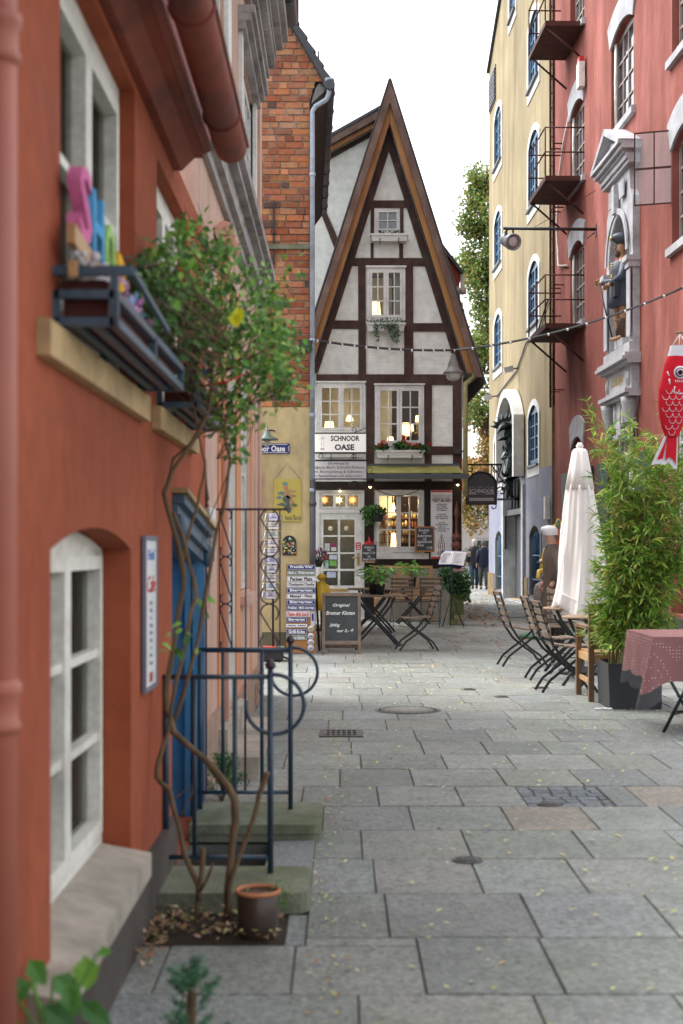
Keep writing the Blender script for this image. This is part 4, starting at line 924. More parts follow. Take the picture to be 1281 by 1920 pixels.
# ---- awning
aw = thing('awning', 'olive green fabric awning with a dark metal bar above the shop window', 'awning', (1.3, YT - .4, 3.0))
yf = 27.55; fx = lambda px: (px - CX) * yf / F; fz = lambda py: CH + (HY - py) * yf / F
mb = MB(); n = 14; vs = []
for i in range(n + 1):
    f = i / n; a = WT.p(T(686 + (861 - 686) * f, 0)[0], T(0, 874)[1], .06); b = V((fx(690) + (fx(868) - fx(690)) * f, yf, fz(887))); m = (a + b) / 2 - V((0, 0, .008 + .012 * math.sin(i * 2.3)))
    vs += [a, m, b, a + V((0, 0, .006)), m + V((0, 0, .006)), b + V((0, 0, .006))]
fs = []
for i in range(n):
    p, q = i * 6, i * 6 + 6
    fs += [(p, q, q + 1, p + 1), (p + 1, q + 1, q + 2, p + 2), (p + 3, p + 4, q + 4, q + 3), (p + 4, p + 5, q + 5, q + 4)]
mb.add(vs, fs, True); mb.build('canopy', M_olive, aw, recalc=False)
mb = MB(); mb.bar(V((fx(690), yf, fz(893))), V((fx(879), yf, fz(893))), .05, .095); mb.bar(WT.p(T(686, 0)[0], T(0, 872)[1], .05), WT.p(T(862, 0)[0], T(0, 872)[1], .05), .06, .05)
mb.build('front_bar', mat('anthracite', (.05, .055, .065), (.04, .045, .05), 5, .35), aw)
mb = MB()
for px in (694, 860): mb.tube([WT.p(T(px, 0)[0], T(0, 900)[1], .03), V((fx(px), yf, fz(892)))], .015, 6)
mb.build('arm', M_black, aw, split=True)
# little spot lamps under the awning and over the door
def spot(label, px, py, d=.18):
    c = WT.p(*T(px, py), d); t = thing('spot_lamp', label, 'spot lamp', tuple(c), 'small lit spot lamps on the dark beam'); mb = MB(); mb.lathe([(.03, .03), (.038, -.02), (.03, -.022)], c, 10); mb.tube([c, WT.p(T(px, 0)[0], c.z + .02, .02)], .01, 5); mb.build('housing', M_black, t)
    mb = MB(); mb.ball(c - V((0, 0, .025)), .024, 8); mb.build('bulb', M_bulb, t)
spot('small lit spot lamp above the hanging basket', 694, 911); spot('small lit spot lamp at the right end of the dark beam', 857, 907); spot('small lit lamp centred over the white shop door', 638, 918, .12)
mb = MB(); pts = [WT.p(T(697 + 98 * i / 12, 0)[0], T(0, 912 + 16 * math.sin(math.pi * i / 12) + 2)[1], .09) for i in range(13)]; mb.tube(pts, .008, 5); tag(mb.build('hanging_cable', M_black), 'dark cable sagging across the top of the shop window', 'cable')
# ---- signs on the facade
def flatsign(name, label, px0, px1, py0, py1, Y, mframe, mface, fr=.02, dep=.03, cat='sign'):
    W = Wall((0, Y, 0), (1, 0, 0), (0, -1, 0)); x = lambda p: (p - CX) * Y / F; z = lambda p: CH + (HY - p) * Y / F
    t = thing(name, label, cat, ((x(px0) + x(px1)) / 2, Y, z(py1)))
    mb = MB(); mb.plate(W, rect(x(px0), x(px1), z(py1), z(py0)), [rect(x(px0) + fr, x(px1) - fr, z(py1) + fr, z(py0) - fr)], -dep, .004); mb.build('frame', mframe, t)
    mb = MB(); W.box(mb, x(px0) + fr, x(px1) - fr, z(py1) + fr, z(py0) - fr, -dep, 0); mb.build('panel', mface, t)
    return t, W, x, z
Ys = 26.9
M_emsign = mat('emissive_sign', (.75, .73, .70), None, rough=.4, emis=(1, .96, .9), estr=.18)  # pale sign face with a weak emission of its own
t, W, x, z = flatsign('shop_sign', 'white hanging sign with art nouveau letters SCHNOOR OASE', 571, 689, 811, 850, Ys, M_blackiron, M_emsign, .025, .12)
text(t, 'SCHNOOR', W, x(647), z(822), .001, M_ink, width=x(674) - x(620), height=.105, size=.12, bold=.004)
text(t, 'OASE', W, x(646), z(838.5), .001, M_ink, width=x(665) - x(628), height=.115, size=.12, bold=.005)
mb = MB()
px0 = 604; W.box(mb, x(601), x(608.5), z(843), z(841), .001, .003)
for (p, q) in [((602.5, 841), (603, 826)), ((607.5, 841), (607, 826)), ((603, 826), (605, 822)), ((607, 826), (605, 822)), ((603, 833), (607, 833)), ((605, 822), (599, 817)), ((605, 822), (611, 817)), ((605, 822), (598, 823)), ((605, 822), (612, 822)), ((605, 822), (604, 815))]: mb.bar(V((x(p[0]), Ys - .002, z(p[1]))), V((x(q[0]), Ys - .002, z(q[1]))), .006, .004)
mb.build('palm_drawing', M_moulding, t)
mb = MB(); yb = z(809)
mb.tube(spiral((x(663), Ys - .05, z(806)), .055, .02, rad(-60), rad(260), (1, 0, 0), (0, 0, 1)), .007, 6); mb.tube([V((x(664), Ys - .05, z(811))), V((x(673), Ys - .05, z(809))), V((x(682), Ys - .05, z(804))), V((x(689), Ys - .05, z(803))), V((x(690), Ys - .05, z(811)))], .007, 6)
mb.tube(spiral((x(699), Ys - .05, z(831)), .09, .05, rad(90), rad(300), (1, 0, 0), (0, 0, 1)), .007, 6); mb.tube([V((x(690), Ys - .05, z(824))), V((x(699), Ys - .05, z(822)))], .007, 6)
mb.tube([V((x(689), Ys - .05, z(829))), V((x(692), YT, z(829)))], .012, 6)
mb.build('bracket', M_blackiron, t)
mb = MB()
for px in (602, 664): mb.tube(spiral((x(px), Ys - .05, z(855.5)), .042, .042, 0, math.tau, (1, 0, 0), (0, 0, 1)), .007, 6); mb.tube([V((x(px), Ys - .05, z(850))), V((x(px), Ys - .05, z(852)))], .006, 5)
mb.build('ring', M_blackiron, t, split=True)
t, W, x, z = flatsign('text_sign', 'white hanging sign with four lines of text below the SCHNOOR OASE sign', 566, 689, 863, 899, Ys, M_ink, M_white, .02, .06)
for i, s in enumerate(['Die Adresse für', 'nostalgische Blech- & Emaille-Reklame,', 'Dosen, Blechspielzeug & Süßwaren,', 'Ingwer-Spezialitäten und vieles mehr.']):
    text(t, s, W, x([635, 631, 629, 628][i]), z(868.5 + i * 7.9 + (.6 if i else 0)), .001, M_ink, width=(x(1) - x(0)) * [39, 107, 104, 104][i], size=.072, bold=0)
mb = MB()
for s_ in (-1, 1): mb.tube(spiral((x(659) + (s_ + 1) * .11, Ys - .03, z(908 if s_ < 0 else 905)), .07 if s_ < 0 else .04, .02, rad(60), rad(-300), (1, 0, 0), (0, 0, 1)), .006, 6)
mb.tube([V((x(661), Ys - .03, z(902))), V((x(670), Ys - .03, z(903))), V((x(680), Ys - .03, z(908))), V((x(686), Ys - .03, z(906)))], .006, 6); mb.tube([V((x(688), Ys - .03, z(899))), V((x(687), Ys - .03, z(906)))], .006, 6)
mb.tube(spiral((x(694), Ys - .03, z(882)), .07, .02, rad(200), rad(-150), (1, 0, 0), (0, 0, 1)), .006, 6); mb.tube([V((x(688), Ys - .03, z(890))), V((x(692), YT, z(890)))], .012, 6)
mb.build('bracket', M_blackiron, t)
# Teestuebchen board
t, W, x, z = flatsign('restaurant_board', 'tall white board with TEESTÜBCHEN lettering and a red house drawing beside the shop window', 808, 848, 919, 1048, YT - .06, M_white, M_white, .012, .02)
mb = MB(); W.box(mb, x(808.3), x(847.7), z(923), z(919.3), .0045, .007); W.box(mb, x(808.3), x(847.7), z(1048), z(1044), .0045, .007); mb.build('red_band', M_redsign, t, split=True)
text(t, 'RESTAURANT+CAFÉ', W, x(828), z(929), .001, M_inkred, width=x(845) - x(810), size=.05); text(t, 'WEIN+STUBE', W, x(828), z(933), .001, M_inkred, width=x(844) - x(812), size=.04)
text(t, 'TEESTÜBCHEN', W, x(828), z(937.5), .001, M_inkred, width=x(845.5) - x(810), height=.085, size=.09, bold=.003)
for i, s in enumerate(['ein Restaurant', 'auf 3 Etagen', 'Worpsweder Stube', 'und Hofgarten', '', 'mit gesunder', 'saisonaler Küche,', 'auch vegetarisch', '', 'ein Café', 'mit hausgemachtem', 'Kuchen und', 'über 100 Sorten Tee', 'im Ausschank']):
    if s: text(t, s, W, x(828.5), z(945.2 + i * 3.85), .001, M_ink, width=(x(1) - x(0)) * len(s) * 1.42, size=.042, bold=.001)
mb = MB(); yw = .002
for (p, q) in [((828, 1001), (824, 1013)), ((828, 1001), (832, 1013)), ((822.5, 1018), (833.5, 1018)), ((824, 1013), (832, 1013)), ((822.5, 1018), (824, 1013)), ((833.5, 1018), (832, 1013)), ((822.5, 1018), (822.5, 1040)), ((833.5, 1018), (833.5, 1040)), ((822, 1025), (834, 1025)), ((822, 1032), (834, 1032)), ((822, 1040), (834, 1040)), ((826, 1018), (826, 1040)), ((830, 1018), (830, 1040)), ((828, 1001), (828, 1018)), ((826, 1008), (830, 1008))]:
    mb.bar(V((x(p[0]), W.o.y - .002, z(p[1]))), V((x(q[0]), W.o.y - .002, z(q[1]))), .011, .004)
mb.build('house_drawing', M_inkred, t)
# daily menu blackboard
t, W, x, z = flatsign('menu_board', 'wood-framed blackboard leaning by the shop window, naming roulade as the dish', 778, 815, 987, 1035, YT - .30, M_orboard, M_board, .03, .03, 'blackboard')
for i, s in enumerate(['Roulade', 'von', 'Auberginen', 'mit', 'Spitzkohl', '& Reis', '11,90']): text(t, s, W, x([795, 796, 796, 796, 796, 789, 805][i]), z(994 + i * 5.6), .001, M_chalk, width=(x(1) - x(0)) * [19, 6, 27, 7, 27, 12, 10][i], size=.075, shear=.1)
# small breakfast board with a red ship on top
t, W, x, z = flatsign('breakfast_board', 'small blackboard with chalk text and a red wooden ship on top', 679, 706, 1021, 1053, YT - .35, M_black, M_board, .008, .02, 'blackboard')
for i, s in enumerate(['Frühstück', 'von', 'morgens 11 Uhr', 'bis', 'abends 18 Uhr']): text(t, s, W, x(692), z(1026 + i * 5.6), .001, M_chalk, width=(x(1) - x(0)) * [17, 6, 24, 5, 24][i], size=.07, shear=.2)
mb = MB(); W.box(mb, x(682), x(703), z(1055), z(1052.5), -.02, .02); mb.build('shelf', M_teak, t)
mb = MB(); Wm = lambda pts, d0=-.02, d1=.0: mb.plate(W, [(x(a), z(b)) for a, b in pts], [], d0, d1)
Wm([(682, 1020), (688, 1014), (690, 1019.5), (684, 1020)]); Wm([(689.5, 1019), (691.5, 1005), (697, 1019)]); Wm([(698, 1019), (701.5, 1011), (702, 1019)]); Wm([(681, 1019.8), (703.5, 1019.8), (701, 1021), (683, 1021)], -.03, .01); mb.build('ship', M_redsign, t)
# carved spindle on the corner post
mb = MB(); c = WT.p(*T(855.5, 1045), .13); k = YT / F
mb.lathe([(.03, 0), (.10, .03), (.10, .10), (.05, .14), (.05, .17), (.10, .20), (.10, .28), (.05, .31), (.05, .34), (.095, .37), (.095, .44), (.04, .48), (.03, .55), (.03, .8), (.055, .84), (.05, .9), (.015, 1.06), (.004, 1.12)], c, 18)
mb.tube([WT.p(T(855.5, 0)[0], T(0, 1040)[1], .02), WT.p(T(855.5, 0)[0], T(0, 1040)[1], .13)], .015)
tag(mb.build('carved_spindle', mat('copper_brown', (.20, .075, .045), (.13, .05, .03), 6, .4, metal=.2)), 'brown turned wooden spindle on the right corner post of the half-timbered house', 'ornament')
# ---- flower boxes
def bloom(mb, c, r, col, n=14):
    for k in range(n): mb.col = jit(col, .2); mb.leaf3(c + rdir() * r * .6, rdir(), rdir(), r * .8, r * .7)
def leafball(mb, c, rx, ry, rz, n, L, cols, w=.65, near=False):
    for k in range(n):
        u = rdir() * (rnd.random() ** .4); p = V(c) + V((u.x * rx, u.y * ry, u.z * rz)); mb.col = jit(rnd.choice(cols), .3)
        d = (u + rdir() * .8 + V((0, 0, .1))); nr = (u + UP * .6 + rdir() * .5)
        (mb.leaf if near else mb.leaf3)(p, d, nr, L * rnd.uniform(.7, 1.2), L * w)
GR = [(.05, .14, .03), (.07, .18, .045), (.035, .10, .025), (.10, .22, .05)]
def fbox(label, x0, x1, y0, y1, d, m=M_whitep):
    t = thing('flower_box', label, 'flower box', tuple(WT.p((T(x0, 0)[0] + T(x1, 0)[0]) / 2, T(0, y1)[1], d)), 'flower boxes of the half-timbered house'); mb = MB()
    a0, a1, h0, h1 = T(x0, 0)[0], T(x1, 0)[0], T(0, y1)[1], T(0, y0)[1]
    mb.hexa([WT.p(a0 + .03, h0, .04), WT.p(a1 - .03, h0, .04), WT.p(a1 - .03, h0, d - .02), WT.p(a0 + .03, h0, d - .02), WT.p(a0, h1, .04), WT.p(a1, h1, .04), WT.p(a1, h1, d), WT.p(a0, h1, d)])
    WT.box(mb, a0 - .012, a1 + .012, h1 - .03, h1 + .004, .038, d + .014); mb.build('box', m, t)
    mb = MB()
    for k in (.25, .75): aa = a0 + (a1 - a0) * k; mb.tube([WT.p(aa, h0 + .06, d), WT.p(aa, h0 - .01, d - .02), WT.p(aa, h0 - .03, .03)], .008, 5)
    mb.build('hook', M_black, t, split=True)
    return t, a0, a1, h0, h1
t, a0, a1, h0, h1 = fbox('small white flower box under the topmost window with sparse leaves', 695, 764, 443, 456, .24); mb = MB()
for px in (718, 735, 747): leafball(mb, WT.p(T(px, 0)[0], h1 + .03, .14), .09, .06, .05, 34, .05, GR)
mb.build('foliage', M_leaf, t, recalc=False)
t, a0, a1, h0, h1 = fbox('white flower box with trailing ivy below the second gable window', 687, 759, 609, 624, .24); mb = MB()
leafball(mb, WT.p((a0 + a1) / 2, h1 + .02, .16), .38, .08, .07, 190, .05, [(.09, .16, .09), (.2, .28, .18), (.05, .11, .05)])
for (px, py, rx, rz, n) in [(705, 622, 5, 14, 90), (738, 625, 9, 14, 190), (742, 638, 5, 9, 70), (728, 615, 14, 7, 120), (706, 638, 3, 7, 30)]: leafball(mb, WT.p(*T(px, py), .28), rx * YT / F, .05, rz * YT / F, n, .05, [(.09, .16, .09), (.2, .28, .18), (.05, .11, .05), (.3, .38, .28)])
mb.build('ivy', M_leaf, t, recalc=False)
t, a0, a1, h0, h1 = fbox('long white flower box with three red geraniums above the awning', 705, 794, 846, 860, .26); mb = MB(); fl = MB()
for (px, py, r) in [(715, 841, 11), (754, 838, 14), (788, 843, 14)]:
    leafball(mb, WT.p(*T(px, py + 1), .17), r * YT / F, .09, r * .6 * YT / F, 150, .075, GR, .95)
for (px, py) in [(712, 835), (718, 829), (725, 833), (757, 820), (757, 827), (767, 834), (779, 836), (804, 834), (774, 838)]: bloom(fl, WT.p(*T(px, py), .2), .045, (.75, .03, .02), 20)
mb.build('foliage', M_leaf, t, recalc=False); fl.build('blossoms', M_leaf, t, recalc=False)
t, a0, a1, h0, h1 = fbox('white flower box under the left upper window, mostly behind the signs', 600, 684, 849, 858, .2); mb = MB(); leafball(mb, WT.p((a0 + a1) / 2, h1 + .02, .13), .4, .05, .03, 60, .05, GR); mb.build('foliage', M_leaf, t, recalc=False)
# hanging basket
t = thing('hanging_basket', 'black hanging basket of ivy between door and shop window', 'hanging basket', tuple(WT.p(*T(704, 980), .35))); c = WT.p(*T(707, 979), .35)
mb = MB(); mb.lathe([(.09, 0), (.105, .02), (.12, .13), (.125, .15)], c, 18); mb.build('basket', M_black, t)
mb = MB(); 
for s in (-1, 1): mb.tube([c + V((s * .11, 0, .15)), WT.p(*T(699, 921), .35)], .004, 4)
mb.tube([WT.p(*T(699, 921), .35), WT.p(*T(699, 919), .0)], .008, 5); mb.build('hanger', M_black, t)
mb = MB(); leafball(mb, c + V((-.06, 0, .19)), .27, .15, .12, 420, .06, GR, .9); leafball(mb, c + V((-.16, 0, .06)), .12, .08, .14, 120, .055, GR, .9); mb.build('foliage', M_leaf, t, recalc=False)
# ================================================================== right side: ochre warehouse and red building
uo = V((-.018, 1, 0)).normalized(); WO = Wall((5.42, 0, 0), uo, (-1, -.018, 0))
def ao(px): return 5.42 / ((px - CX) / F + .018)
def ho(py, px): return CH + (HY - py) * ao(px) / F
yh = thing('ochre_warehouse', 'tall ochre yellow warehouse with blue arched windows and a grey ground floor', 'building', (5, 38, 0))
wins = []
for (px0, px1, lst) in ((989, 1014, [(3.50, 5.14), (6.98, 8.72), (9.98, 11.95), (13.0, 14.9)]), (925.5, 943, [(3.42, 5.0), (6.83, 8.55), (9.85, 11.6), (12.85, 14.7)])):
    for (a, b) in lst: wins.append((ao(px1) + .1, ao(px0) - .1, a, b))
wins.append((38.4, 39.9, 16.1, 17.8)); wins.append((34.5, 36.0, 16.1, 17.8))
low = [(ao(1015), ao(994), .25, 2.0), (ao(944), ao(930), .2, 1.95)]
dpa, dpb = ao(983), ao(949)
holes = [arch(a + .12, b - .12, c, d - .42, .30) for (a, b, c, d) in wins] + [arch(a + .06, b - .06, c, d - .25, .24) for (a, b, c, d) in low] + [arch(dpa, dpb, .02, 3.1, .55)]
mb = MB(); mb.plate(WO, [(32.32, 0), (44.5, 0), (44.5, 16.3), (41.5, 17.5), (37.5, 19.5), (32.32, 19.5)], holes, -.35, 0); mb.build('wall', M_ochre, yh)
mb = MB(); mb.box((5.2, 44.3, 0), (9, 44.5, 16.2)); mb.build('back_wall', M_ochre, yh)
EPS = .012
mb = MB(); lh = [h for h in holes if h[0][1] < .3]
mb.plate(WO, rect(32.33, 44.49, .0, 3.34), lh + [], .0, EPS); mb.build('grey_ground_floor', M_lgrey, yh)
mb = MB()
for (a0, a1) in ((ao(1040), low[0][0] - .1), (low[0][1] + .1, dpa - .35), (dpb + .35, low[1][0] - .1), (low[1][1] + .1, 44.48)): WO.box(mb, a0, a1, 0, .68, 0, .05)
mb.build('plinth', M_ochplinth, yh, split=True)
for (a, b, c, d) in wins:
    s = MB(); s.plate(WO, arch(a - .02, b + .02, c - .28, d - .36, .36), [arch(a + .16, b - .16, c + .02, d - .45, .29)], .002 if c > 3.6 else .013, .026); s.build('window_surround', M_whitep, yh)
    window(yh, WO, a + .125, b - .125, c + .005, d - .13, -.035, M_blue, M_win, rise=.28, cols=2, rows=4, fw=.07, sash=.06, mw=.035, th=.06)
    s = MB(); WO.box(s, a + .10, b - .10, c - .06, c, -.03, .09); s.build('window_sill', M_dzinc, yh)
for (a, b, c, d) in low:
    s = MB(); s.plate(WO, arch(a - .14, b + .14, c, d - .2, .34), [arch(a + .06, b - .06, c, d - .25, .24)], .013, .03); s.build('window_surround', M_lgrey, yh)
    w = window(yh, WO, a + .065, b - .065, c + .005, d - .02, -.12, M_blue, M_win, rise=.22, cols=2, rows=2, fw=.06, sash=.05, mw=.03, th=.05)
    s = MB()
    for k in range(6): x = a + .15 + (b - a - .3) * k / 5; s.tube([WO.p(x, c + .05, -.04), WO.p(x, d - .12, -.04)], .012, 5)
    for z in (c + .4, c + 1.0): s.bar(WO.p(a + .07, z, -.04), WO.p(b - .07, z, -.04), .02, .03)
    s.build('grille', M_blue, w)
s = MB(); s.plate(WO, arch(dpa - .3, dpb + .3, .0, 3.1, .9), [arch(dpa, dpb, -.01, 3.1, .55)], .013, .09); s.build('door_surround', M_grey, yh)
s = MB(); WO.box(s, dpa, dpb, .02, 3.2, -.34, -.26); WO.box(s, dpa, dpb, 2.35, 2.5, -.26, -.02)
for k in range(6): x = dpa + (dpb - dpa) * (k + .5) / 6; WO.box(s, x - .05, x + .05, 2.5, 3.5, -.26, -.1)
WO.box(s, dpa + .12, dpa + 1.0, .05, 2.33, -.26, -.20); s.build('door', mat('dark_grey_paint', (.055, .06, .068), (.045, .05, .055), 4, .5), yh)
s = MB(); WO.box(s, dpb - .03, dpb - .001, .02, 3.1, -.33, -.002); WO.box(s, dpa + .001, dpa + .03, .02, 3.1, -.33, -.002); s.build('door_reveal', M_grey, yh, split=True)
s = MB()
for px in (950, 984): 
    a = ao(px); WO.box(s, a - .07, a + .07, 1.4, 2.35, .013, .07)
s.build('name_board', M_black, yh, split=True)
# roof edge, parapet, louvre
mb = MB(); WO.box(mb, 32.3, 37.4, 19.5, 19.8, -.4, .25); mb.bar(WO.p(44.55, 16.33, .0), WO.p(41.5, 17.56, .0), .16, .08); mb.bar(WO.p(41.5, 17.56, .0), WO.p(37.4, 19.6, .0), .16, .08); mb.build('eaves', M_roofdark, yh)
mb = MB(); a0, a1 = ao(930.5), ao(919); WO.box(mb, a0, a1, 14.95, 16.0, .0, .03)
for k in range(8): WO.box(mb, a0 + .05, a1 - .05, 15.0 + k * .12, 15.06 + k * .12, .03, .06)
mb.build('louvre', M_dzinc, yh)
mb = MB(); mb.bar(WO.p(32.36, 0, .02), WO.p(32.36, 19, .02), .06, .05, V((0, 1, 0))); mb.build('corner_post', M_ochplinth, yh)
mb = MB(); a = 33.0; WO.box(mb, a - .12, a + .12, 2.1, 2.62, .013, .12); mb.tube([WO.p(a, 2.1, .04), WO.p(a, .7, .04)], .02, 6); mb.build('meter_box', M_cream, yh)
# floodlights on the ochre wall with thin conduit
def flood(label, a, h):
    c = WO.p(a, h, .28); t = thing('floodlight', label, 'floodlight', tuple(c), 'floodlights on the ochre warehouse'); mb = MB(); mb.bar(c - V((.12, 0, .03)), c + V((.12, 0, .03)), .26, .14); mb.build('housing', mat('light_alu', (.5, .5, .5), (.4, .4, .4), 5, .4), t)
    mb = MB(); mb.tube([c, WO.p(a, h + .05, .0)], .02, 5); mb.build('arm', M_dzinc, t)
flood('floodlight on the ochre wall below the nearer second-floor window', 38.0, 6.2); flood('farther floodlight low under the far window of the ochre wall', 42.6, 5.95)
mb = MB(); mb.tube([WO.p(42.4, 5.95, .03), WO.p(41.0, 6.05, .03), WO.p(38.2, 6.2, .03), WO.p(36.5, 6.7, .03), WO.p(34.4, 6.75, .03), WO.p(33.0, 7.2, .03)], .022, 5); mb.build('conduit', M_dzinc, yh)
# ---- grotesque bronze sculpture in a white pointed frame
ac = ao(958); gs = thing('bronze_sculpture', 'dark bronze relief of stacked animal heads in a white arched frame on the warehouse', 'sculpture', tuple(WO.p(ac, 3.2, .2)))
def oo(px, py, d): # point seen at px,py lying d in front of the ochre wall near ac
    Y = ac + (952 - px) * .0; X = (px - CX) * Y / F; return V((X, Y, CH + (HY - py) * Y / F))
Ysc = 39.0
def S(px, py, dy=0.0): Y = Ysc + dy; return V(((px - CX) * Y / F, Y, CH + (HY - py) * Y / F))
vs = []; es = []
def ch(pts, link=None):
    b = len(vs)
    for i, (px, py, dy, r) in enumerate(pts):
        vs.append((S(px, py, dy), r * Ysc / F))
        if i: es.append((b + i - 1, b + i))
    if link is not None: es.append((link, b))
    return b
ch([(957, 800, 0, 9), (956, 820, 0, 10), (955, 840, 0, 9), (955, 860, 0, 11), (955, 880, 0, 10), (955, 900, 0, 9), (953, 918, 0, 6), (950, 938, 0, 2)])
ch([(949, 798, -.3, 8), (941, 801, -.5, 6), (935, 808, -.6, 3), (933, 814, -.65, 1.2)], 0)
ch([(947, 822, -.3, 4), (940, 823, -.45, 3.2), (934, 826, -.5, 2)], 1)
ch([(946, 852, -.3, 4), (941, 862, -.4, 3)], 3); ch([(953, 862, -.4, 6), (953, 874, -.5, 5), (951, 884, -.55, 4)], 3)
ch([(947, 892, -.3, 4.5), (942, 888, -.4, 2.5), (941, 881, -.4, 1.2)], 4); ch([(949, 912, -.3, 5), (943, 918, -.45, 4), (941, 913, -.5, 1.3)], 5)
skin('figure', vs, es, M_bronze, gs, 2, 3)
mb = MB()
for (px, py, dx, dz) in [(944, 791, -.05, .25), (940, 793, -.14, .2), (936, 797, -.2, .12), (949, 789, .04, .25), (953, 789, .1, .22), (933, 800, -.22, .02)]:
    c = S(px, py, -.4); mb.lathe([(.07, 0), (.045, .1), (.003, .22)], c, 7, axis=(dx, 0, dz))
for (px, py) in [(946, 798), (956, 858), (948, 858), (950, 885)]: mb.lathe([(.055, 0), (.055, .03), (.02, .035)], S(px, py, -.72), 10, axis=(0, -1, 0))
mb.build('crest', M_bronze, gs, split=True); mb = MB()
for i in range(60):
    py = rnd.uniform(800, 905); c = S(rnd.gauss(956, 5), py, -.2 - rnd.uniform(0, .2)); d = V((rnd.uniform(-.5, .5), -.3, -1)); mb.leaf(c, d, V((0, -1, .2)), rnd.uniform(.15, .3), .1, -.1)
mb.build('feathers', M_bronze, gs)
mb = MB(); mb.plate(WO, arch(dpa - .15, dpb + .15, 3.3, 4.9, .85), [arch(dpa + .1, dpb - .1, 3.3, 4.85, .68)], .03, .30); mb.build('frame', M_whitep, gs)
mb = MB(); mb.plate(WO, arch(dpa + .1, dpb - .1, 3.5, 4.85, .66), [], .03, .05); mb.build('back_panel', M_black, gs)
mb = MB(); mb.bar(S(962, 936, .3), S(949, 936, -.2), .5, .06); mb.bar(S(962, 936, .3), S(952, 905, -.2), .08, .08); mb.build('bracket', M_blackiron, gs)
# ================================================================== red building
ur = V((-.03, 1, 0)).normalized(); WR = Wall((5.81, 0, 0), ur, (-1, -.03, 0))
def ar(px): return 5.81 / ((px - CX) / F + .03)
rb = thing('red_building', 'tall pink-red rendered building on the right with white stone arches over its windows', 'building', (5.2, 24, 0))
A0, A1 = 28.95, 30.45; B0, B1 = 24.65, 26.45; C0, C1 = 20.5, 22.15
win = []
for (s, a, b) in ((A0, A1, 0),) and ((A0, A1, 0), (C0, C1, 0)):
    for h in (6.1, 9.03, 12.2, 15.3): win.append((s, a, h, h + 1.72))
for h in (9.08, 12.2, 15.3): win.append((B0, B1, h, h + 1.80))
doors = [(29.0, 30.3, .3, 3.75), (24.5, 26.4, .4, 3.85), (20.6, 22.2, .4, 3.85)]
nch = (24.55, 26.45)
mb = MB(); holes = [arch(a, b, c, d - .22, .22) for (a, b, c, d) in win + doors]; nA0, nA1 = 24.25 + .26, 26.30 - .24
nhole = arch(nA0, nA1, 4.98, 6.55, (nA1 - nA0) / 2); holes.append(nhole)
mb.plate(WR, rect(18.5, 32.3, 0, 19), holes, -.4, 0); mb.build('wall', M_redR, rb)
mb = MB(); mb.box((4.85, 32.1, 0), (8, 32.3, 18.9)); mb.build('party_wall', M_redR, rb)
def lint(a, b, d): 
    w = (b - a) / 2; m = (a + b) / 2; q = []
    lo = arch(a, b, 0, d - .22, .22, 10)[2:]; hi = [(m + (x - m) * 1.22, y + .44) for (x, y) in lo]
    return list(lo) + [(x, y) for x, y in reversed(hi)]
mg = mat('steel_glazing', (.38, .30, .27), (.28, .22, .2), 4, .5)
for (a, b, c, d) in win + doors:
    l = MB(); l.plate(WR, lint(a, b, d), [], -.02, .035); l.build('stone_arch', M_grey, rb)
    if (a, b, c, d) in win:
        s = MB(); s.hexa([WR.p(a - .12, c - .14, -.05), WR.p(b + .12, c - .14, -.05), WR.p(b + .12, c - .14, .08), WR.p(a - .12, c - .14, .08), WR.p(a - .12, c + .02, -.05), WR.p(b + .12, c + .02, -.05), WR.p(b + .12, c - .02, .08), WR.p(a - .12, c - .02, .08)]); s.build('window_sill', M_grey, rb)
        window(rb, WR, a + .02, b - .02, c + .01, d - .02, -.11, mg, M_win, rise=.2, leaves=1, cols=4, rows=4, fw=.04, sash=.02, mw=.03, th=.05)
for i, (a, b, c, d) in enumerate(doors):
    window(rb, WR, a + .03, b - .03, c + .8, d - .03, -.12, M_whitep, M_win, rise=.2, leaves=2, cols=2, rows=4, fw=.07, sash=.05, mw=.03)
    s = MB(); WR.box(s, a, b, c - .4, c + .8, -.3, -.2); s.build('panel', M_whitep, rb)
s = MB()
for (a, b) in ((28.0, 28.9), (30.42, 31.2), (23.4, 24.4), (26.5, 27.5)): 
    WR.box(s, a, b, 1.0, 3.05, .015, .06)
s.build('shutter', mat('dark_teal_paint', (.018, .045, .05), (.014, .035, .04), 4, .5), rb, split=True)
mb = MB(); WR.box(mb, 18.5, 32.2, 0, .35, 0, .05); mb.build('plinth', M_plinth, rb)
# an open steel casement
mb = MB(); c0 = WR.p(22.2, 7.95, -.05); ux = V((-.95, .3, 0)).normalized(); Wc = Wall(c0 - UP * 1.15, ux, (-.3, -.95, 0)); mb.plate(Wc, rect(0, .62, 0, 1.15), [rect(.02 + i * .3, .30 + i * .3, .02 + j * .57, .56 + j * .57) for i in range(2) for j in range(2)], -.012, .012); oc = mb.build('open_casement', M_rust, rb)
mb = MB(); mb.plate(Wc, rect(.02, .6, .02, 1.13), [], -.002, .002); mb.build('pane', G_soft, oc)
mb = MB(); WR.box(mb, 28.7, 28.98, 10.75, 11.25, .04, .16); mb.build('alarm_box', M_cream, rb); mb = MB(); WR.box(mb, 28.72, 28.96, 11.251, 11.36, .05, .15); mb.build('alarm_lens', M_redsign, rb)
for (a, h0, h1) in ((30.35, 6.2, 7.9), (26.3, 9.1, 10.9), (30.35, 9.1, 10.9)):
    mb = MB(); mb.tube([WR.p(a, h0, -.06), WR.p(a + .01, (h0 + h1) / 2, -.05), WR.p(a, h1, -.06)], .03, 6); mb.build('window_cable', M_cream, rb)
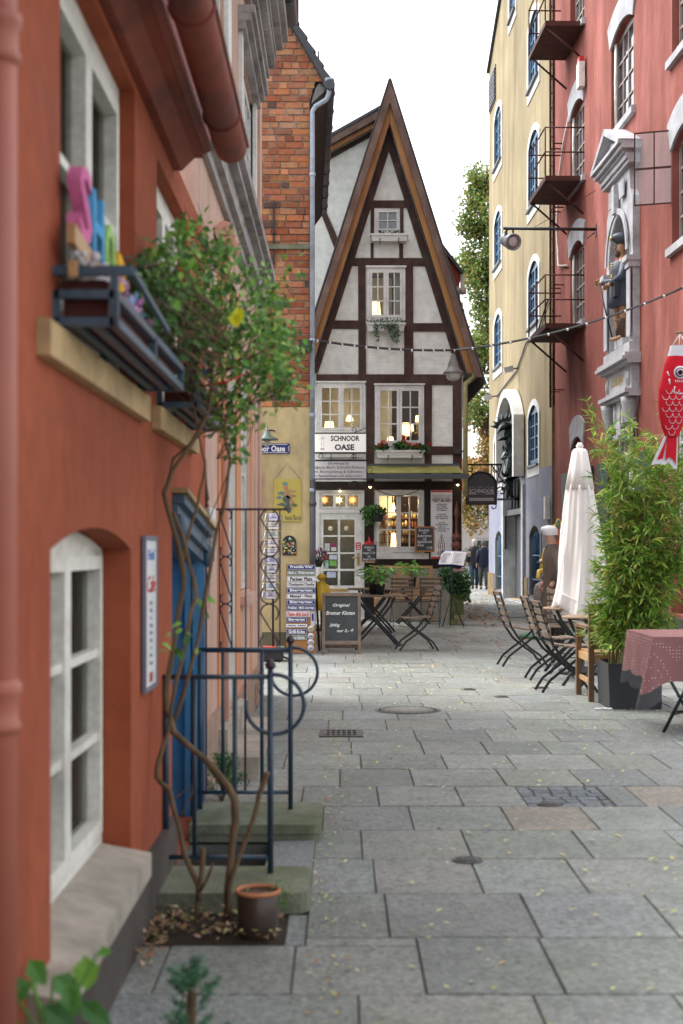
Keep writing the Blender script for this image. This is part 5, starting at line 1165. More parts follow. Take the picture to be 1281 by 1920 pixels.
mb = MB(); mb.tube([WR.p(30.4, 10.7, .03), WR.p(31.0, 10.3, .04), WR.p(31.7, 9.6, .03), WR.p(31.9, 8.6, .03), WR.p(31.6, 7.7, .05), WR.p(30.6, 7.5, .03)], .022, 6); mb.build('loose_cable', M_cream, rb)
# ---- fire ladder and landings
t = thing('fire_ladder', 'rusty iron fire ladder fixed at the corner of the red building', 'ladder', tuple(WR.p(31.7, 4.6, .2))); mb = MB(); z0 = 4.55
for a in (31.2, 31.62): mb.bar(WR.p(a, z0, .22), WR.p(a, 18, .22), .05, .025, V((0, 1, 0)))
mb.build('rail', M_rust, t, split=True); mb = MB(); z = z0 + .2
while z < 18: mb.tube([WR.p(31.2, z, .22), WR.p(31.62, z, .22)], .012, 5, False); z += .32
mb.build('rungs', M_rust, t); mb = MB()
for z in (4.9, 7.2, 8.9, 10.3, 12.4):
    for a in (31.2, 31.62): mb.bar(WR.p(a, z, 0), WR.p(a, z, .22), .05, .02)
mb.build('wall_bracket', M_rust, t, split=True)
def landing(label, h):
    t = thing('fire_landing', label, 'balcony', tuple(WR.p(30.3, h, .4)), 'iron fire escape landings'); a0, a1, d = 28.95, 31.0, .80
    mb = MB(); mb.plate(WR, rect(a0, a1, h - .10, h), [], .0, d); mb.build('platform', M_rust, t)
    mb = MB()
    for z in (.48, .98):
        mb.tube([WR.p(a0, h + z, .0), WR.p(a0, h + z, d), WR.p(a1, h + z, d), WR.p(a1, h + z, .1)], .016, 6)
    for a in (a0, (a0 + a1) / 2, a1): mb.tube([WR.p(a, h, d), WR.p(a, h + .98, d)], .015, 6)
    mb.build('handrail', M_rust, t); mb = MB()
    for a in (a0 + .1, a1 - .1): mb.tube([WR.p(a, h - .1, d - .05), WR.p(a, h - .75, .0)], .022, 6)
    mb.build('brace', M_rust, t, split=True)
landing('lowest rusty iron landing of the fire escape', 6.0); landing('middle rusty iron landing of the fire escape', 9.0); landing('topmost rusty iron landing of the fire escape', 12.15)
# ---- wall arm with spotlight
t = thing('wall_lamp', 'black wall arm carrying a grey spotlight over the alley', 'lamp', (3.3, 27.8, 7.6)); Yl = 27.8; L = lambda px, py, dy=0: V(((px - CX) * Yl / F, Yl + dy, CH + (HY - py) * Yl / F))
mb = MB(); mb.tube([L(944, 428), L(1121, 430)], .032, 10); mb.bar(L(1119, 420), L(1119, 443), .05, .12, V((0, 1, 0))); mb.tube([L(1115, 436), L(1101, 447)], .012, 5); mb.tube([L(1000, 427), L(1040, 405), L(1125, 352)], .007, 4); mb.build('arm', M_black, t)
mb = MB(); mb.tube([L(949, 434), L(952, 430), L(962, 430), L(963, 445)], .02, 6); mb.tube([L(949, 434), L(947, 455)], .03, 6); mb.build('yoke', M_black, t)
mb = MB(); ax = (.35, -1, -.35); mb.lathe([(.06, -.28), (.12, -.25), (.14, -.1), (.14, .05), (.165, .06), (.165, .16), (.14, .162), (.13, .12), (.02, .11)], L(957, 452), 18, axis=ax); mb.build('lamp_head', mat('grey_lamp', (.30, .31, .33), (.2, .2, .22), 5, .35), t)
mb = MB(); mb.lathe([(.125, .13), (.06, .15), (.01, .155)], L(957, 452), 16, axis=ax); mb.build('lens', mat('lens', (.55, .5, .48), None, rough=.1), t)
# ---- stone niche
def NB(mb, a0, a1, h0, h1, d0, d1): WR.box(mb, a0, a1, h0, h1, d0, d1)
nt = thing('stone_niche', 'grey carved stone niche with pediment, inscription and scroll brackets on the red wall', 'niche', tuple(WR.p(25.45, 3.9, .1)))
n0, n1 = 24.25, 26.30; nm = (n0 + n1) / 2
mb = MB(); 
prof = [(n0, 4.95), (n1, 4.95), (n1, 7.35), (n1 - .02, 7.45), (n1 - .18, 7.6), (n1 - .24, 7.9), (n1 - .24, 8.0), (n0 + .24, 8.0), (n0 + .24, 7.9), (n0 + .18, 7.6), (n0 + .02, 7.45), (n0, 7.35)]
mb.plate(WR, prof, [nhole], .0, .12); NB(mb, n0, n1, 4.72, 4.95, 0, .18)
mb.build('surround', M_grey, nt)
mb = MB(); q = arch(nA0, nA1, 4.98, 6.55, (nA1 - nA0) / 2, 14); r = (nA1 - nA0) / 2      # concave back
K2 = 10; vs = []
for j in range(K2 + 1):
    th_ = math.pi * j / K2
    for z in (4.98, 6.55): vs.append(WR.p(nm + r * math.cos(th_), z, -.0 - r * .65 * math.sin(th_)))
mb.add(vs, [(2 * j, 2 * j + 2, 2 * j + 3, 2 * j + 1) for j in range(K2)], True)
vs = []
for i in range(6):
    ph_ = math.pi / 2 * i / 5
    for j in range(K2 + 1): th_ = math.pi * j / K2; vs.append(WR.p(nm + r * math.cos(th_) * math.cos(ph_), 6.55 + r * math.sin(ph_), -r * .65 * math.sin(th_) * math.cos(ph_)))
mb.add(vs, [(i * (K2 + 1) + j, i * (K2 + 1) + j + 1, (i + 1) * (K2 + 1) + j + 1, (i + 1) * (K2 + 1) + j) for i in range(5) for j in range(K2)], True)
NB(mb, nA0, nA1, 4.96, 4.985, -.4, .0); mb.build('niche_back', M_grey, nt, recalc=False)
mb = MB()
for s in (0, 1):        # imposts, panels
    a0, a1 = ((n0 - .05, nA0 + .02) if s == 0 else (nA1 - .02, n1 + .05)); NB(mb, a0, a1, 6.33, 6.42, .0, .24); NB(mb, a0 + .02, a1 - .02, 6.22, 6.33, .0, .20); NB(mb, a0 + .03, a1 - .03, 5.05, 6.2, .16, .175)
mb.plate(WR, [(x, y) for x, y in arch(nA0 - .1, nA1 + .1, 6.44, 6.56, r + .1, 14)][2:] + [(x, y) for x, y in reversed(arch(nA0 + .0, nA1 - .0, 6.44, 6.56, r, 14)[2:])], [], .16, .19)
for s in (-1, 1): mb.plate(WR, [(nm + s * .25, 7.55), (nm + s * .6, 7.55), (nm + s * .6, 7.85), (nm + s * .2, 7.85)], [], .16, .18)
NB(mb, nm - .09, nm + .09, 7.35, 7.85, .16, .24); mb.build('relief', M_grey, nt)
mb = MB(); cornice(mb, WR, n0 - .03, n1 + .03, [(8.0, 8.07, .20), (8.07, 8.16, .24)])
a = n0 + .0
while a < n1: NB(mb, a, a + .05, 8.16, 8.22, .0, .28); a += .1
cornice(mb, WR, n0 - .12, n1 + .12, [(8.22, 8.30, .34), (8.30, 8.36, .40)])
ap = 8.86
for s in (-1, 1):
    p0 = (nm + s * (nm - n0 + .14), 8.362); mb.plate(WR, [p0, (p0[0] - s * .22, 8.362), (nm, ap - .12), (nm, ap)], [], 0, .40)
mb.plate(WR, [(n0 + .1, 8.362), (n1 - .1, 8.362), (nm, ap - .13)], [], 0, .2); mb.plate(WR, [(n0 + .4, 8.4), (n1 - .4, 8.4), (nm, ap - .25)], [], .2, .26)
mb.build('pediment', M_grey, nt)
mb = MB(); cornice(mb, WR, n0 - .10, n1 + .10, [(4.58, 4.64, .24), (4.64, 4.70, .32), (4.70, 4.76, .28)]); NB(mb, n0 + .02, n1 - .02, 4.15, 4.58, 0, .14)
cornice(mb, WR, n0 - .06, n1 + .06, [(4.02, 4.08, .20), (4.08, 4.15, .27)]); NB(mb, n0 + .35, n1 - .35, 4.2, 4.52, .14, .155); mb.build('base', M_grey, nt)
mb = MB()
for a in (n0 + .22, n1 - .22):
    mb.lathe([(.03, -.62), (.075, -.58), (.075, -.52), (.04, -.48), (.09, -.46), (.09, -.42), (.15, -.1), (.16, 0)], WR.p(a, 4.02, .12), 8)
    mb.lathe([(.13, 0), (.13, .03), (.02, .05)], WR.p(a, 4.36, .14), 10, axis=WR.n)
for s in (-1, 1): mb.tube([WR.p(nm + s * .42, 4.0, .08), WR.p(nm + s * .3, 3.82, .1), WR.p(nm + s * .34, 3.62, .1), WR.p(nm + s * .24, 3.55, .1), WR.p(nm + s * .2, 3.68, .1)], [.06, .06, .055, .05, .03], 8)
mb.plate(WR, [(nm - .17, 3.42), (nm + .17, 3.42), (nm + .12, 3.75), (nm + .2, 4.02), (nm - .2, 4.02), (nm - .12, 3.75)], [], 0, .14); NB(mb, nm - .22, nm + .22, 3.34, 3.42, 0, .2); mb.build('bracket', M_grey, nt)
gold = mat('gilded', (.55, .36, .06), (.4, .26, .04), 8, .35, metal=.6); text(nt, 'JACOBUS-MAJOR', WR, nm, 4.36, .156, gold, width=.95, height=.22, size=.2, flip=True, bold=.004)
# ---- statue of a bearded pilgrim with staff
st = thing('niche_statue', 'painted statue of a bearded pilgrim with hat and staff standing in the niche', 'statue', tuple(WR.p(nm, 4.99, .05)))
ZB = 5.12
def Q(s, d, z): return WR.p(nm + s, ZB + z, .06 + d)      # s along wall (far +), d outward
vs = [(Q(0, 0, .86), .14), (Q(0, 0, 1.02), .145), (Q(0, .0, 1.25), .17), (Q(0, 0, 1.38), .12), (Q(.0, .01, 1.47), .06), (Q(.0, .02, 1.56), .085), (Q(0, .02, 1.66), .095), (Q(0, .01, 1.74), .07),
      (Q(.19, .0, 1.34), .065), (Q(.26, .12, 1.08), .055), (Q(.40, .30, 1.08), .042), (Q(.44, .33, 1.09), .045),
      (Q(-.19, 0, 1.34), .065), (Q(-.26, .08, 1.08), .055), (Q(-.12, .26, .96), .042), (Q(-.08, .29, .93), .045),
      (Q(.09, .02, .72), .095), (Q(.11, .08, .44), .07), (Q(.11, .04, .10), .045), (Q(.12, .06, .04), .045), (Q(.15, .2, .02), .035),
      (Q(-.09, 0, .72), .095), (Q(-.10, .02, .44), .07), (Q(-.11, -.02, .10), .045), (Q(-.11, 0, .04), .045), (Q(-.12, .14, .02), .035)]
es = [(0, 1), (1, 2), (2, 3), (3, 4), (4, 5), (5, 6), (6, 7), (3, 8), (8, 9), (9, 10), (10, 11), (3, 12), (12, 13), (13, 14), (14, 15), (0, 16), (16, 17), (17, 18), (18, 19), (19, 20), (0, 21), (21, 22), (22, 23), (23, 24), (24, 25)]
skin('body', vs, es, mat('wood_flesh', (.42, .22, .11), (.33, .17, .08), 8, .5), st, 2, 0)
M_bl = mat('statue_blue', (.035, .047, .075), (.07, .08, .11), 8, .55, .2)
def ring(c, rx, ry): return (c, rx, ry)
mb = MB(); mb.loft([(Q(0, 0, .58), .25, .23), (Q(0, 0, .8), .22, .2), (Q(0, 0, .98), .18, .165), (Q(0, 0, 1.2), .21, .19), (Q(0, 0, 1.36), .2, .16), (Q(0, 0, 1.43), .09, .09)], 24, lambda a, k: 1 + (.06 * math.sin(a * 9) if k < 2 else 0))
mb.tube([Q(.19, .0, 1.34), Q(.26, .12, 1.08), Q(.38, .28, 1.08)], [.085, .07, .055], 10); mb.tube([Q(-.19, 0, 1.34), Q(-.26, .08, 1.08), Q(-.14, .24, .97)], [.085, .07, .055], 10); mb.build('tunic', M_bl, st)
mb = MB()
for k in range(9): z = 1.02 + k * .04; mb.tube([Q(-.05, .19, z), Q(.03, .205, z + .01), Q(.1, .185, z)], .011, 5)
mb.tube([Q(.1, .12, .99), Q(0, .18, .97), Q(-.12, .14, .99)], .022, 6); mb.build('braid', gold, st)
mb = MB(); mb.tube([Q(.12, -.02, 1.40), Q(.0, .1, 1.41), Q(-.12, -.02, 1.40)], .05, 8); mb.build('collar', mat('dusty_red', (.26, .07, .06)), st)
mb = MB()
for k in range(40): u = rdir(); mb.ball(Q(u.x * .06, .075 + u.y * .04, 1.53 + u.z * .05), .022, 6)
mb.build('beard', mat('beard_brown', (.12, .07, .05), (.08, .05, .035), 20, .8), st)
mb = MB(); mb.lathe([(.1, 1.70), (.13, 1.73), (.17, 1.80), (.16, 1.86), (.09, 1.9), (.01, 1.9)], Q(0, .0, 0), 16, fold=lambda a, k: 1 + .22 * math.cos(2 * a + .4) * (k > .2)); mb.build('hat', mat('statue_hat', (.03, .04, .06), (.06, .07, .09), 9, .5, .3), st)
mb = MB(); mb.lathe([(.045, 0), (.05, .015), (.02, .035)], Q(.03, .19, 1.8), 8, axis=WR.n); mb.build('hat_badge', gold, st)
mb = MB(); mb.tube([Q(.43, .35, 1.14), Q(.13, .14, .0)], .014, 7); mb.build('staff', M_black, st)
mb = MB(); 
for s0, d0, z0, sx in ((.44, .34, 1.09, 1), (-.06, .30, .92, -1)):
    mb = MB()
    for k in range(4): mb.tube([Q(s0 - .02 + .0 * k, d0, z0 + .03 - k * .022), Q(s0 + .01, d0 + .045, z0 + .03 - k * .022), Q(s0 - .02, d0 + .06, z0 + .025 - k * .022)], [.014, .013, .010], 6)
    mb.tube([Q(s0 - .03, d0 - .01, z0 + .02), Q(s0 - .05, d0 + .03, z0 + .05)], [.014, .011], 6); mb.build('hand', mat('wood_flesh', (.4, .2, .1)), st)
mb = MB(); 
for s in (.05, -.0): pass
mb.tube([Q(.03, .10, 1.66), Q(.03, .135, 1.63), Q(.03, .11, 1.615)], [.012, .02, .012], 6); mb.build('nose', mat('wood_flesh', (.4, .2, .1)), st)
mb = MB(); WR.box(mb, nm - .32, nm - .02, ZB + .72, ZB + .98, .2, .27); mb.build('book', M_navy if False else M_black, st)
mb = MB(); WR.box(mb, nm - .3, nm + .3, 4.986, ZB, -.3, .14); mb.build('pedestal', M_grey, st)
mb = MB()
for (a, b, c) in ((.11, .0, .0), (-.10, .0, .0)): mb.loft([(Q(a, .03, .02), .06, .06), (Q(a, .03, .3), .075, .07), (Q(a, .05, .36), .085, .08)], 12)
mb.build('boots', mat('boot_brown', (.13, .08, .055), (.09, .055, .04), 7, .6, .2), st)
# ================================================================== background: square beyond the lane
def bgb(label, x0, x1, Y, h, c, rows, cols, seed, wc=(.12, .14, .17)):
    r_ = random.Random(seed); W = Wall((0, Y, 0), (1, 0, 0), (0, -1, 0)); t = thing('background_building', label, 'building', ((x0 + x1) / 2, Y, 0)); mb = MB()
    hs_ = []; hh = h / rows; cw = (x1 - x0) / cols
    for i in range(rows):
        for j in range(cols): hs_.append(rect(x0 + j * cw + cw * .25, x0 + (j + 1) * cw - cw * .25, i * hh + .8, i * hh + hh - .5))
    mb.plate(W, rect(x0, x1, 0, h), hs_, -6, 0); mb.build('wall', mat('bgwall%d' % seed, c, tuple(x * .9 for x in c), 1, .85), t)
    for q in hs_: window(t, W, q[0][0], q[1][0], q[0][1], q[2][1], -.1, M_whitep, M_win, leaves=2, cols=1, rows=2, fw=.08)
    mb = MB(); a = [W.p(x0 - .2, h, .2), W.p(x1 + .2, h, .2), W.p(x1 + .2, h, -6), W.p(x0 - .2, h, -6)]; b = [W.p(x0 + 1, h + 2.2, -2), W.p(x1 - 1, h + 2.2, -2), W.p(x1 - 1, h + 2.2, -4), W.p(x0 + 1, h + 2.2, -4)]; mb.hexa(a + b); mb.build('roof', M_roofred, t)
bgb('pale rose building far behind the lane', 2.0, 12.2, 92, 5.2, (.48, .42, .40), 2, 5, 3)
bgb('light grey house far behind the lane, beside the rose one', 12.6, 22, 90, 8, (.5, .52, .52), 3, 4, 4)
t = thing('metal_fence', 'thin metal fence across the far end of the lane', 'fence', (7, 75, 0)); mb = MB(); mb.bar((3, 75, 1.05), (16, 75, 1.05), .05, .05); mb.bar((3, 75, .15), (16, 75, .15), .04, .04); mb.build('rail', M_dzinc, t); mb = MB(); x_ = 3.0
while x_ < 16: mb.tube([(x_, 75, 0), (x_, 75, 1.05)], .02, 4, False); x_ += .35
mb.build('bars', M_dzinc, t)
def bush(label, c, rx, ry, rz, n, L, cols, cat='shrub', name='shrub', group=None):
    t = thing(name, label, cat, c, group); mb = MB()
    for k in range(7): a = rnd.uniform(0, 6.28); mb.tube([V(c), V(c) + V((math.cos(a) * rx * .3, math.sin(a) * ry * .3, rz * .9)), V(c) + V((math.cos(a) * rx * .6, math.sin(a) * ry * .6, rz * 1.5))], [.02, .012, .005], 5)
    mb.build('stems', M_bark, t); mb = MB()
    for k in range(n // 60):
        u = rdir(); cc = V(c) + V((u.x * rx * .7, u.y * ry * .7, rz + u.z * rz * .72)); leafball(mb, cc, rx * .35, ry * .35, rz * .35, 60, L, cols)
    mb.build('foliage', M_leaf, t, recalc=False); return t
bush('round green shrub at the far end of the lane', (5.55, 58, 0), 1.1, .8, .75, 1500, .12, [(.05, .13, .06), (.08, .17, .08), (.12, .2, .12)])
bush('second green shrub by the far fence, right of the first', (8.8, 66, 0), 1.5, .9, .8, 1200, .13, [(.10, .18, .09), (.14, .22, .12)])
# column tree with autumn leaves
t = thing('column_tree', 'tall slender tree turning yellow and brown behind the half-timbered house', 'tree', (5.64, 56, 0)); mb = MB()
trunk = [V((5.80 + .1 * math.sin(z), 56, z)) for z in (0, 2, 5, 8, 11, 14, 16.6)]; mb.tube(trunk, [.10, .09, .08, .07, .05, .03, .015], 8); lim = []
for k in range(70):
    z = rnd.uniform(2.6, 15.5); a = rnd.uniform(0, 6.28); R_ = .85 * (1 if z > 5 else 1.25) * (1 if z < 12 else (16.8 - z) / 5 + .25); o_ = V((5.64, 56, z)); e_ = o_ + V((math.cos(a) * R_, math.sin(a) * R_, rnd.uniform(.5, 1.3) if z > 6 else rnd.uniform(-.7, .3)))
    mb.tube([o_, (o_ + e_) / 2 + V((0, 0, .12)), e_], [.035, .022, .008], 4, False); lim.append((o_, e_))
mb.build('trunk', mat('dark_bark', (.07, .055, .045), (.04, .03, .025), 10, .9, .4), t); mb = MB()
for (o_, e_) in lim * 13:
    f = rnd.uniform(.3, 1.05); p = o_.lerp(e_, f) + rdir() * .25; low_ = p.z < 6.5
    cols = [(.42, .24, .06), (.50, .30, .08), (.26, .17, .05), (.42, .34, .09), (.17, .19, .06)] if low_ else [(.20, .30, .07), (.27, .34, .09), (.40, .34, .10), (.14, .23, .06)]
    leafball(mb, p, .3, .3, .36, 30 if not low_ else 27, .14, cols, .8)
mb.build('crown', M_leaf, t, recalc=False)
# ================================================================== things in the alley
# ---- street name plate, barn lamp, poster, key board on the yellow wall
def onB(name, label, px0, px1, py0, py1, mface, d=.035, dep=.012, cat='sign'):
    t = thing(name, label, cat, tuple(WB.p(B((px0 + px1) / 2, 0)[0], B(0, py1)[1], d))); mb = MB(); WB.box(mb, B(px0, 0)[0], B(px1, 0)[0], B(0, py1)[1], B(0, py0)[1], d, d + dep); mb.build('panel', mface, t); return t
t = onB('street_sign', 'dark blue enamel street sign reading Schnoor Oase on the yellow wall', 455, 543.5, 832, 851, M_navy)
mb = MB(); b_ = lambda x0, x1, y0, y1: WB.box(mb, B(x0, 0)[0], B(x1, 0)[0], B(0, y1)[1], B(0, y0)[1], .0475, .049)
b_(459, 539, 833.5, 834.3); b_(459, 539, 848.7, 849.5); b_(541.3, 542, 836.5, 846.5); b_(456.5, 457.2, 836.5, 846.5); mb.build('border', M_white, t)
text(t, 'Schnoor Oase', WB, B(499, 0)[0], B(0, 841.5)[1], .048, M_white, width=B(535, 0)[0] - B(463, 0)[0], height=.085, size=.1, bold=.003)
t = thing('barn_lamp', 'green metal barn lamp over the blue street sign', 'lamp', tuple(WB.p(*B(503, 833), .35))); c = WB.p(*B(503.5, 829), .38)
mb = MB(); mb.lathe([(.155, 0), (.15, .015), (.05, .065), (.04, .11), (.02, .13), (.008, .2)], c, 22); mb.build('lamp_shade', mat('verdigris', (.13, .18, .16), (.09, .12, .11), 6, .5), t)
mb = MB(); mb.ball(c - V((0, 0, .035)), .045, 12, (1, 1, 1.4)); mb.build('glass', mat('lamp_glass', (.45, .4, .33), None, rough=.15), t)
mb = MB(); mb.tube([c + V((0, 0, .12)), c + V((.05, .1, .14)), WB.p(B(515, 0)[0], B(0, 808)[1], .0)], .012, 6); mb.build('arm', M_blackiron, t)
t = onB('tin_poster', 'yellow tin poster with a dark figure and lettering hanging on a string', 514, 565, 898, 978, mat('poster_yellow', (.52, .43, .09), (.40, .32, .07), 1.8, .35), .036)
mb = MB(); x_ = lambda p: B(p, 0)[0]; z_ = lambda p: B(0, p)[1]
for (px, py, rx, ry, c) in [(535, 908, 5, 4, (.12, .3, .25)), (537, 915, 4, 5, (.45, .2, .1)), (540, 926, 6, 8, (.42, .22, .12)), (548, 921, 8, 2, (.45, .24, .13)), (529, 925, 7, 3, (.1, .2, .25)), (540, 938, 8, 8, (.07, .1, .08)), (547, 945, 4, 9, (.4, .2, .12)), (541, 953, 7, 8, (.06, .09, .07)), (530, 946, 9, 3, (.1, .14, .12)), (552, 947, 6, 3, (.08, .14, .06)), (524, 933, 5, 3, (.15, .2, .3)), (537, 933, 7, 3, (.08, .12, .2)), (550, 930, 7, 2, (.3, .2, .12))]:
    mb.col = c; k = rnd.uniform(0, 1); mb.add([WB.p(x_(px) + math.cos(a) * rx * YB / F * (1 + .25 * math.sin(3 * a + k * 6)), z_(py) + math.sin(a) * ry * YB / F * (1 + .25 * math.sin(4 * a + k)), .0485 + px * 1e-5) for a in [i * math.tau / 16 for i in range(16)]], [tuple(range(16))])
mb.build('figure_print', M_vc, t, recalc=False)
text(t, 'heiss’Bock', WB, x_(550), z_(970.5), .048, M_ink, width=x_(563) - x_(533), height=.075, size=.09)
mb = MB(); mb.tube([WB.p(x_(515), z_(898), .04), WB.p(x_(540), z_(868), .03), WB.p(x_(563), z_(898), .04)], .003, 4); mb.build('string', M_moulding, t)
t = thing('key_board', 'arched mosaic board of colourful magnets hanging on the yellow wall', 'board', tuple(WB.p(x_(544), z_(1041), .04)))
mb = MB(); mb.plate(WB, arch(x_(530), x_(556), z_(1041), z_(1017), .095), [], .031, .045); mb.build('panel', M_black, t); mb = MB()
for k in range(60):
    px = rnd.uniform(532, 554); py = rnd.uniform(1008 + abs(px - 543) * .7, 1039); mb.col = jit(rnd.choice([(.5, .1, .05), (.6, .5, .1), (.1, .35, .12), (.6, .6, .6), (.1, .2, .45), (.25, .1, .05)]), .3)
    mb.ball(WB.p(x_(px), z_(py), .047), rnd.uniform(.008, .016), 6)
mb.build('magnets', M_vc, t)
t = thing('red_banner', 'narrow red and white enamel sign sticking out past the pink corner', 'sign', tuple(WB.p(x_(489), z_(963), .2)))
mb = MB(); WB.box(mb, x_(470), x_(492.5), z_(963), z_(884), .1, .13); mb.build('panel', M_redsign, t); mb = MB(); WB.box(mb, x_(470), x_(490.5), z_(935), z_(897), .131, .134); mb.build('white_field', M_white, t)
# ---- enamel sign display board (leaning, many small signs)
Ye = 19.05; WE = Wall((0, Ye, 0), (1, 0, 0), (0, -1, 0)); X_ = lambda p: (p - CX) * Ye / F; Z_ = lambda p: CH + (HY - p) * Ye / F
t = thing('sign_display', 'wooden display board covered with small enamel name signs by the drainpipe', 'display board', (X_(564), Ye, 0)); mb = MB(); WE.box(mb, X_(537), X_(592), .012, Z_(1058), -.05, 0); mb.build('board', M_orboard, t)
SG = [('Promille Weg', M_navy, M_white), ('Bad u. Weingarten', M_green, M_white), ('Pariser Platz', M_white, M_ink), ('Checkpoint Charlie', M_white, M_ink), ('Biergarten', M_navy, M_white), ('Mampf - Platz', M_white, M_ink), ('Biergarten', M_navy, M_white), ('Freibier, gibt’s morgen', M_navy, M_white), ('Fasse dich kurz!', M_white, M_redsign), ('Biergarten', M_navy, M_white), ('Achtung   Achtung', M_white, M_navy), ('Grill-Ecke', M_navy, M_white), ('Kräuter-Garten', M_green, M_white)]
GL = {'Bad u. Weingarten': 'green', 'Kräuter-Garten': 'green'}
for i, (s, mf, mt) in enumerate(SG):
    y0 = 1058.5 + i * 10.95; y1 = y0 + 10.1; x0, x1 = 538 - i * .15 + .3, (592 if i < 8 else 582 if i == 8 else 576); 
    if i == 10: y0 += 2; y1 -= 2
    mb = MB(); WE.box(mb, X_(x0), X_(x1), Z_(y1), Z_(y0), .001, .009); sgn = mb.build('name_sign', mf, t)
    sgn['label'] = 'small enamel sign reading ' + s
    mb = MB()
    if i != 10:
        mb.plate(WE, rect(X_(x0 + 1), X_(x1 - 1), Z_(y1 - 1), Z_(y0 + 1)), [rect(X_(x0 + 1.5), X_(x1 - 1.5), Z_(y1 - 1.5), Z_(y0 + 1.5))], .0092, .0102); mb.build('border', mt, sgn)
    text(sgn, s, WE, X_((x0 + x1) / 2), Z_((y0 + y1) / 2), .010, mt, width=(X_(x1) - X_(x0)) * (.78 if len(s) < 16 else .88), height=.046 if i != 10 else .025, size=.05, bold=.0016)
for k, py in enumerate((1179, 1192.5, 1204, 1215)):
    mb = MB(); c = WE.p(X_(583), Z_(py), .004); mb.col = (.6, .6, .45) if k == 0 else (.6, .62, .68); mb.lathe([(.043, 0), (.043, .005), (.001, .007)], c, 20, axis=(0, -1, 0)); o = mb.build('oval_sign', M_vc, t)
    mb = MB(); mb.bar(c + V((-.026, -.008, .004)), c + V((.026, -.008, .004)), .004, .006); mb.bar(c + V((-.02, -.008, -.010)), c + V((.02, -.008, -.010)), .004, .004); mb.build('print', M_ink, o)
mb = MB(); mb.col = (.6, .62, .7); WE.box(mb, X_(583), X_(590), Z_(1174), Z_(1147), .001, .008); mb.col = (.02, .04, .25); WE.box(mb, X_(584.5), X_(588.5), Z_(1164), Z_(1150), .0082, .010); mb.build('narrow_sign', M_vc, t)
mb = MB(); mb.bar(WE.p(X_(598), .02, -.35), WE.p(X_(592), Z_(1090), -.06), .03, .03, V((0, 1, 0))); mb.build('strut', M_timberD, t)
# ---- postcard rack
Yp = 17.9; X_ = lambda p: (p - CX) * Yp / F; Z_ = lambda p: CH + (HY - p) * Yp / F
t = thing('postcard_rack', 'revolving wire rack full of white greeting cards on a thin pole', 'card rack', (X_(510), Yp, 0)); xc = X_(512)
mb = MB(); mb.tube([(xc, Yp, .1), (xc, Yp, Z_(960))], .014, 8); mb.tube([(xc, Yp, .1), (xc - .2, Yp, .02)], .012, 6); mb.tube([(xc, Yp, .1), (xc + .2, Yp, .02)], .012, 6); mb.tube([(xc, Yp, .1), (xc, Yp + .2, .02)], .012, 6); mb.tube([(xc, Yp, .1), (xc, Yp - .2, .02)], .012, 6); mb.build('pole', M_black, t)
wr = MB(); cd = MB(); pr = MB()
for r_ in range(10):
    zt = Z_(963 + r_ * 16.2); lean = -.0042 * r_
    for f in range(4):
        a = rad(8 + f * 90); n_ = V((math.sin(a), -math.cos(a), 0)); u_ = V((math.cos(a), math.sin(a), 0)); c = V((xc + lean, Yp, zt)) + n_ * .10
        for q in range(2): 
            cd.col = jit(rnd.choice([(.62, .62, .72), (.55, .57, .68), (.7, .7, .72), (.3, .28, .33) if f else (.66, .66, .76)]), .12); cc = c + n_ * (q * .006); cd.hexa([cc - u_ * .062 - UP * .088, cc + u_ * .062 - UP * .088, cc + u_ * .062 - UP * .088 + n_ * .002, cc - u_ * .062 - UP * .088 + n_ * .002, cc - u_ * .062 - n_ * .02, cc + u_ * .062 - n_ * .02, cc + u_ * .062 - n_ * .018, cc - u_ * .062 - n_ * .018])
        for h_ in (-.095, -.055): wr.tube([c - u_ * .068 + UP * h_ + n_ * .012, c + u_ * .068 + UP * h_ + n_ * .012], .003, 4, False)
        for s_ in (-1, 1): wr.tube([c + u_ * .068 * s_ - UP * .095 + n_ * .012, c + u_ * .068 * s_ - UP * .02 + n_ * .012, V((xc + lean, Yp, zt - .02))], .0025, 4, False)
    if 1:
        n_ = V((math.sin(rad(8)), -math.cos(rad(8)), 0)); 
        for k, l_ in enumerate(rnd.sample([.07, .05, .06, .045], 3)): cc = V((xc + lean, Yp, zt - .018 - k * .015)) + n_ * (.1 + .011 - .001 * k + .004); cd.col = (.05, .03, .09); cd.bar(cc - V((l_ / 2, 0, 0)), cc + V((l_ / 2, 0, 0)), .001, .0055)
cd.build('cards', M_vc, t); wr.build('wire_basket', M_dzinc, t)
tb_ = thing('stone_trough', 'low green and white box at the foot of the card rack', 'box', (X_(512), Yp - .05, 0)); mb = MB(); mb.box((X_(490), Yp - .18, 0.02), (X_(531), Yp + .22, .13)); mb.build('base', M_black, tb_); mb = MB(); mb.box((X_(489), Yp - .2, .131), (X_(532), Yp + .24, .17)); mb.build('lid', M_green, tb_)
mb = MB(); mb.box((X_(491), Yp - .17, .171), (X_(518), Yp + .05, .18)); mb.build('leaflet', M_redsign, tb_)
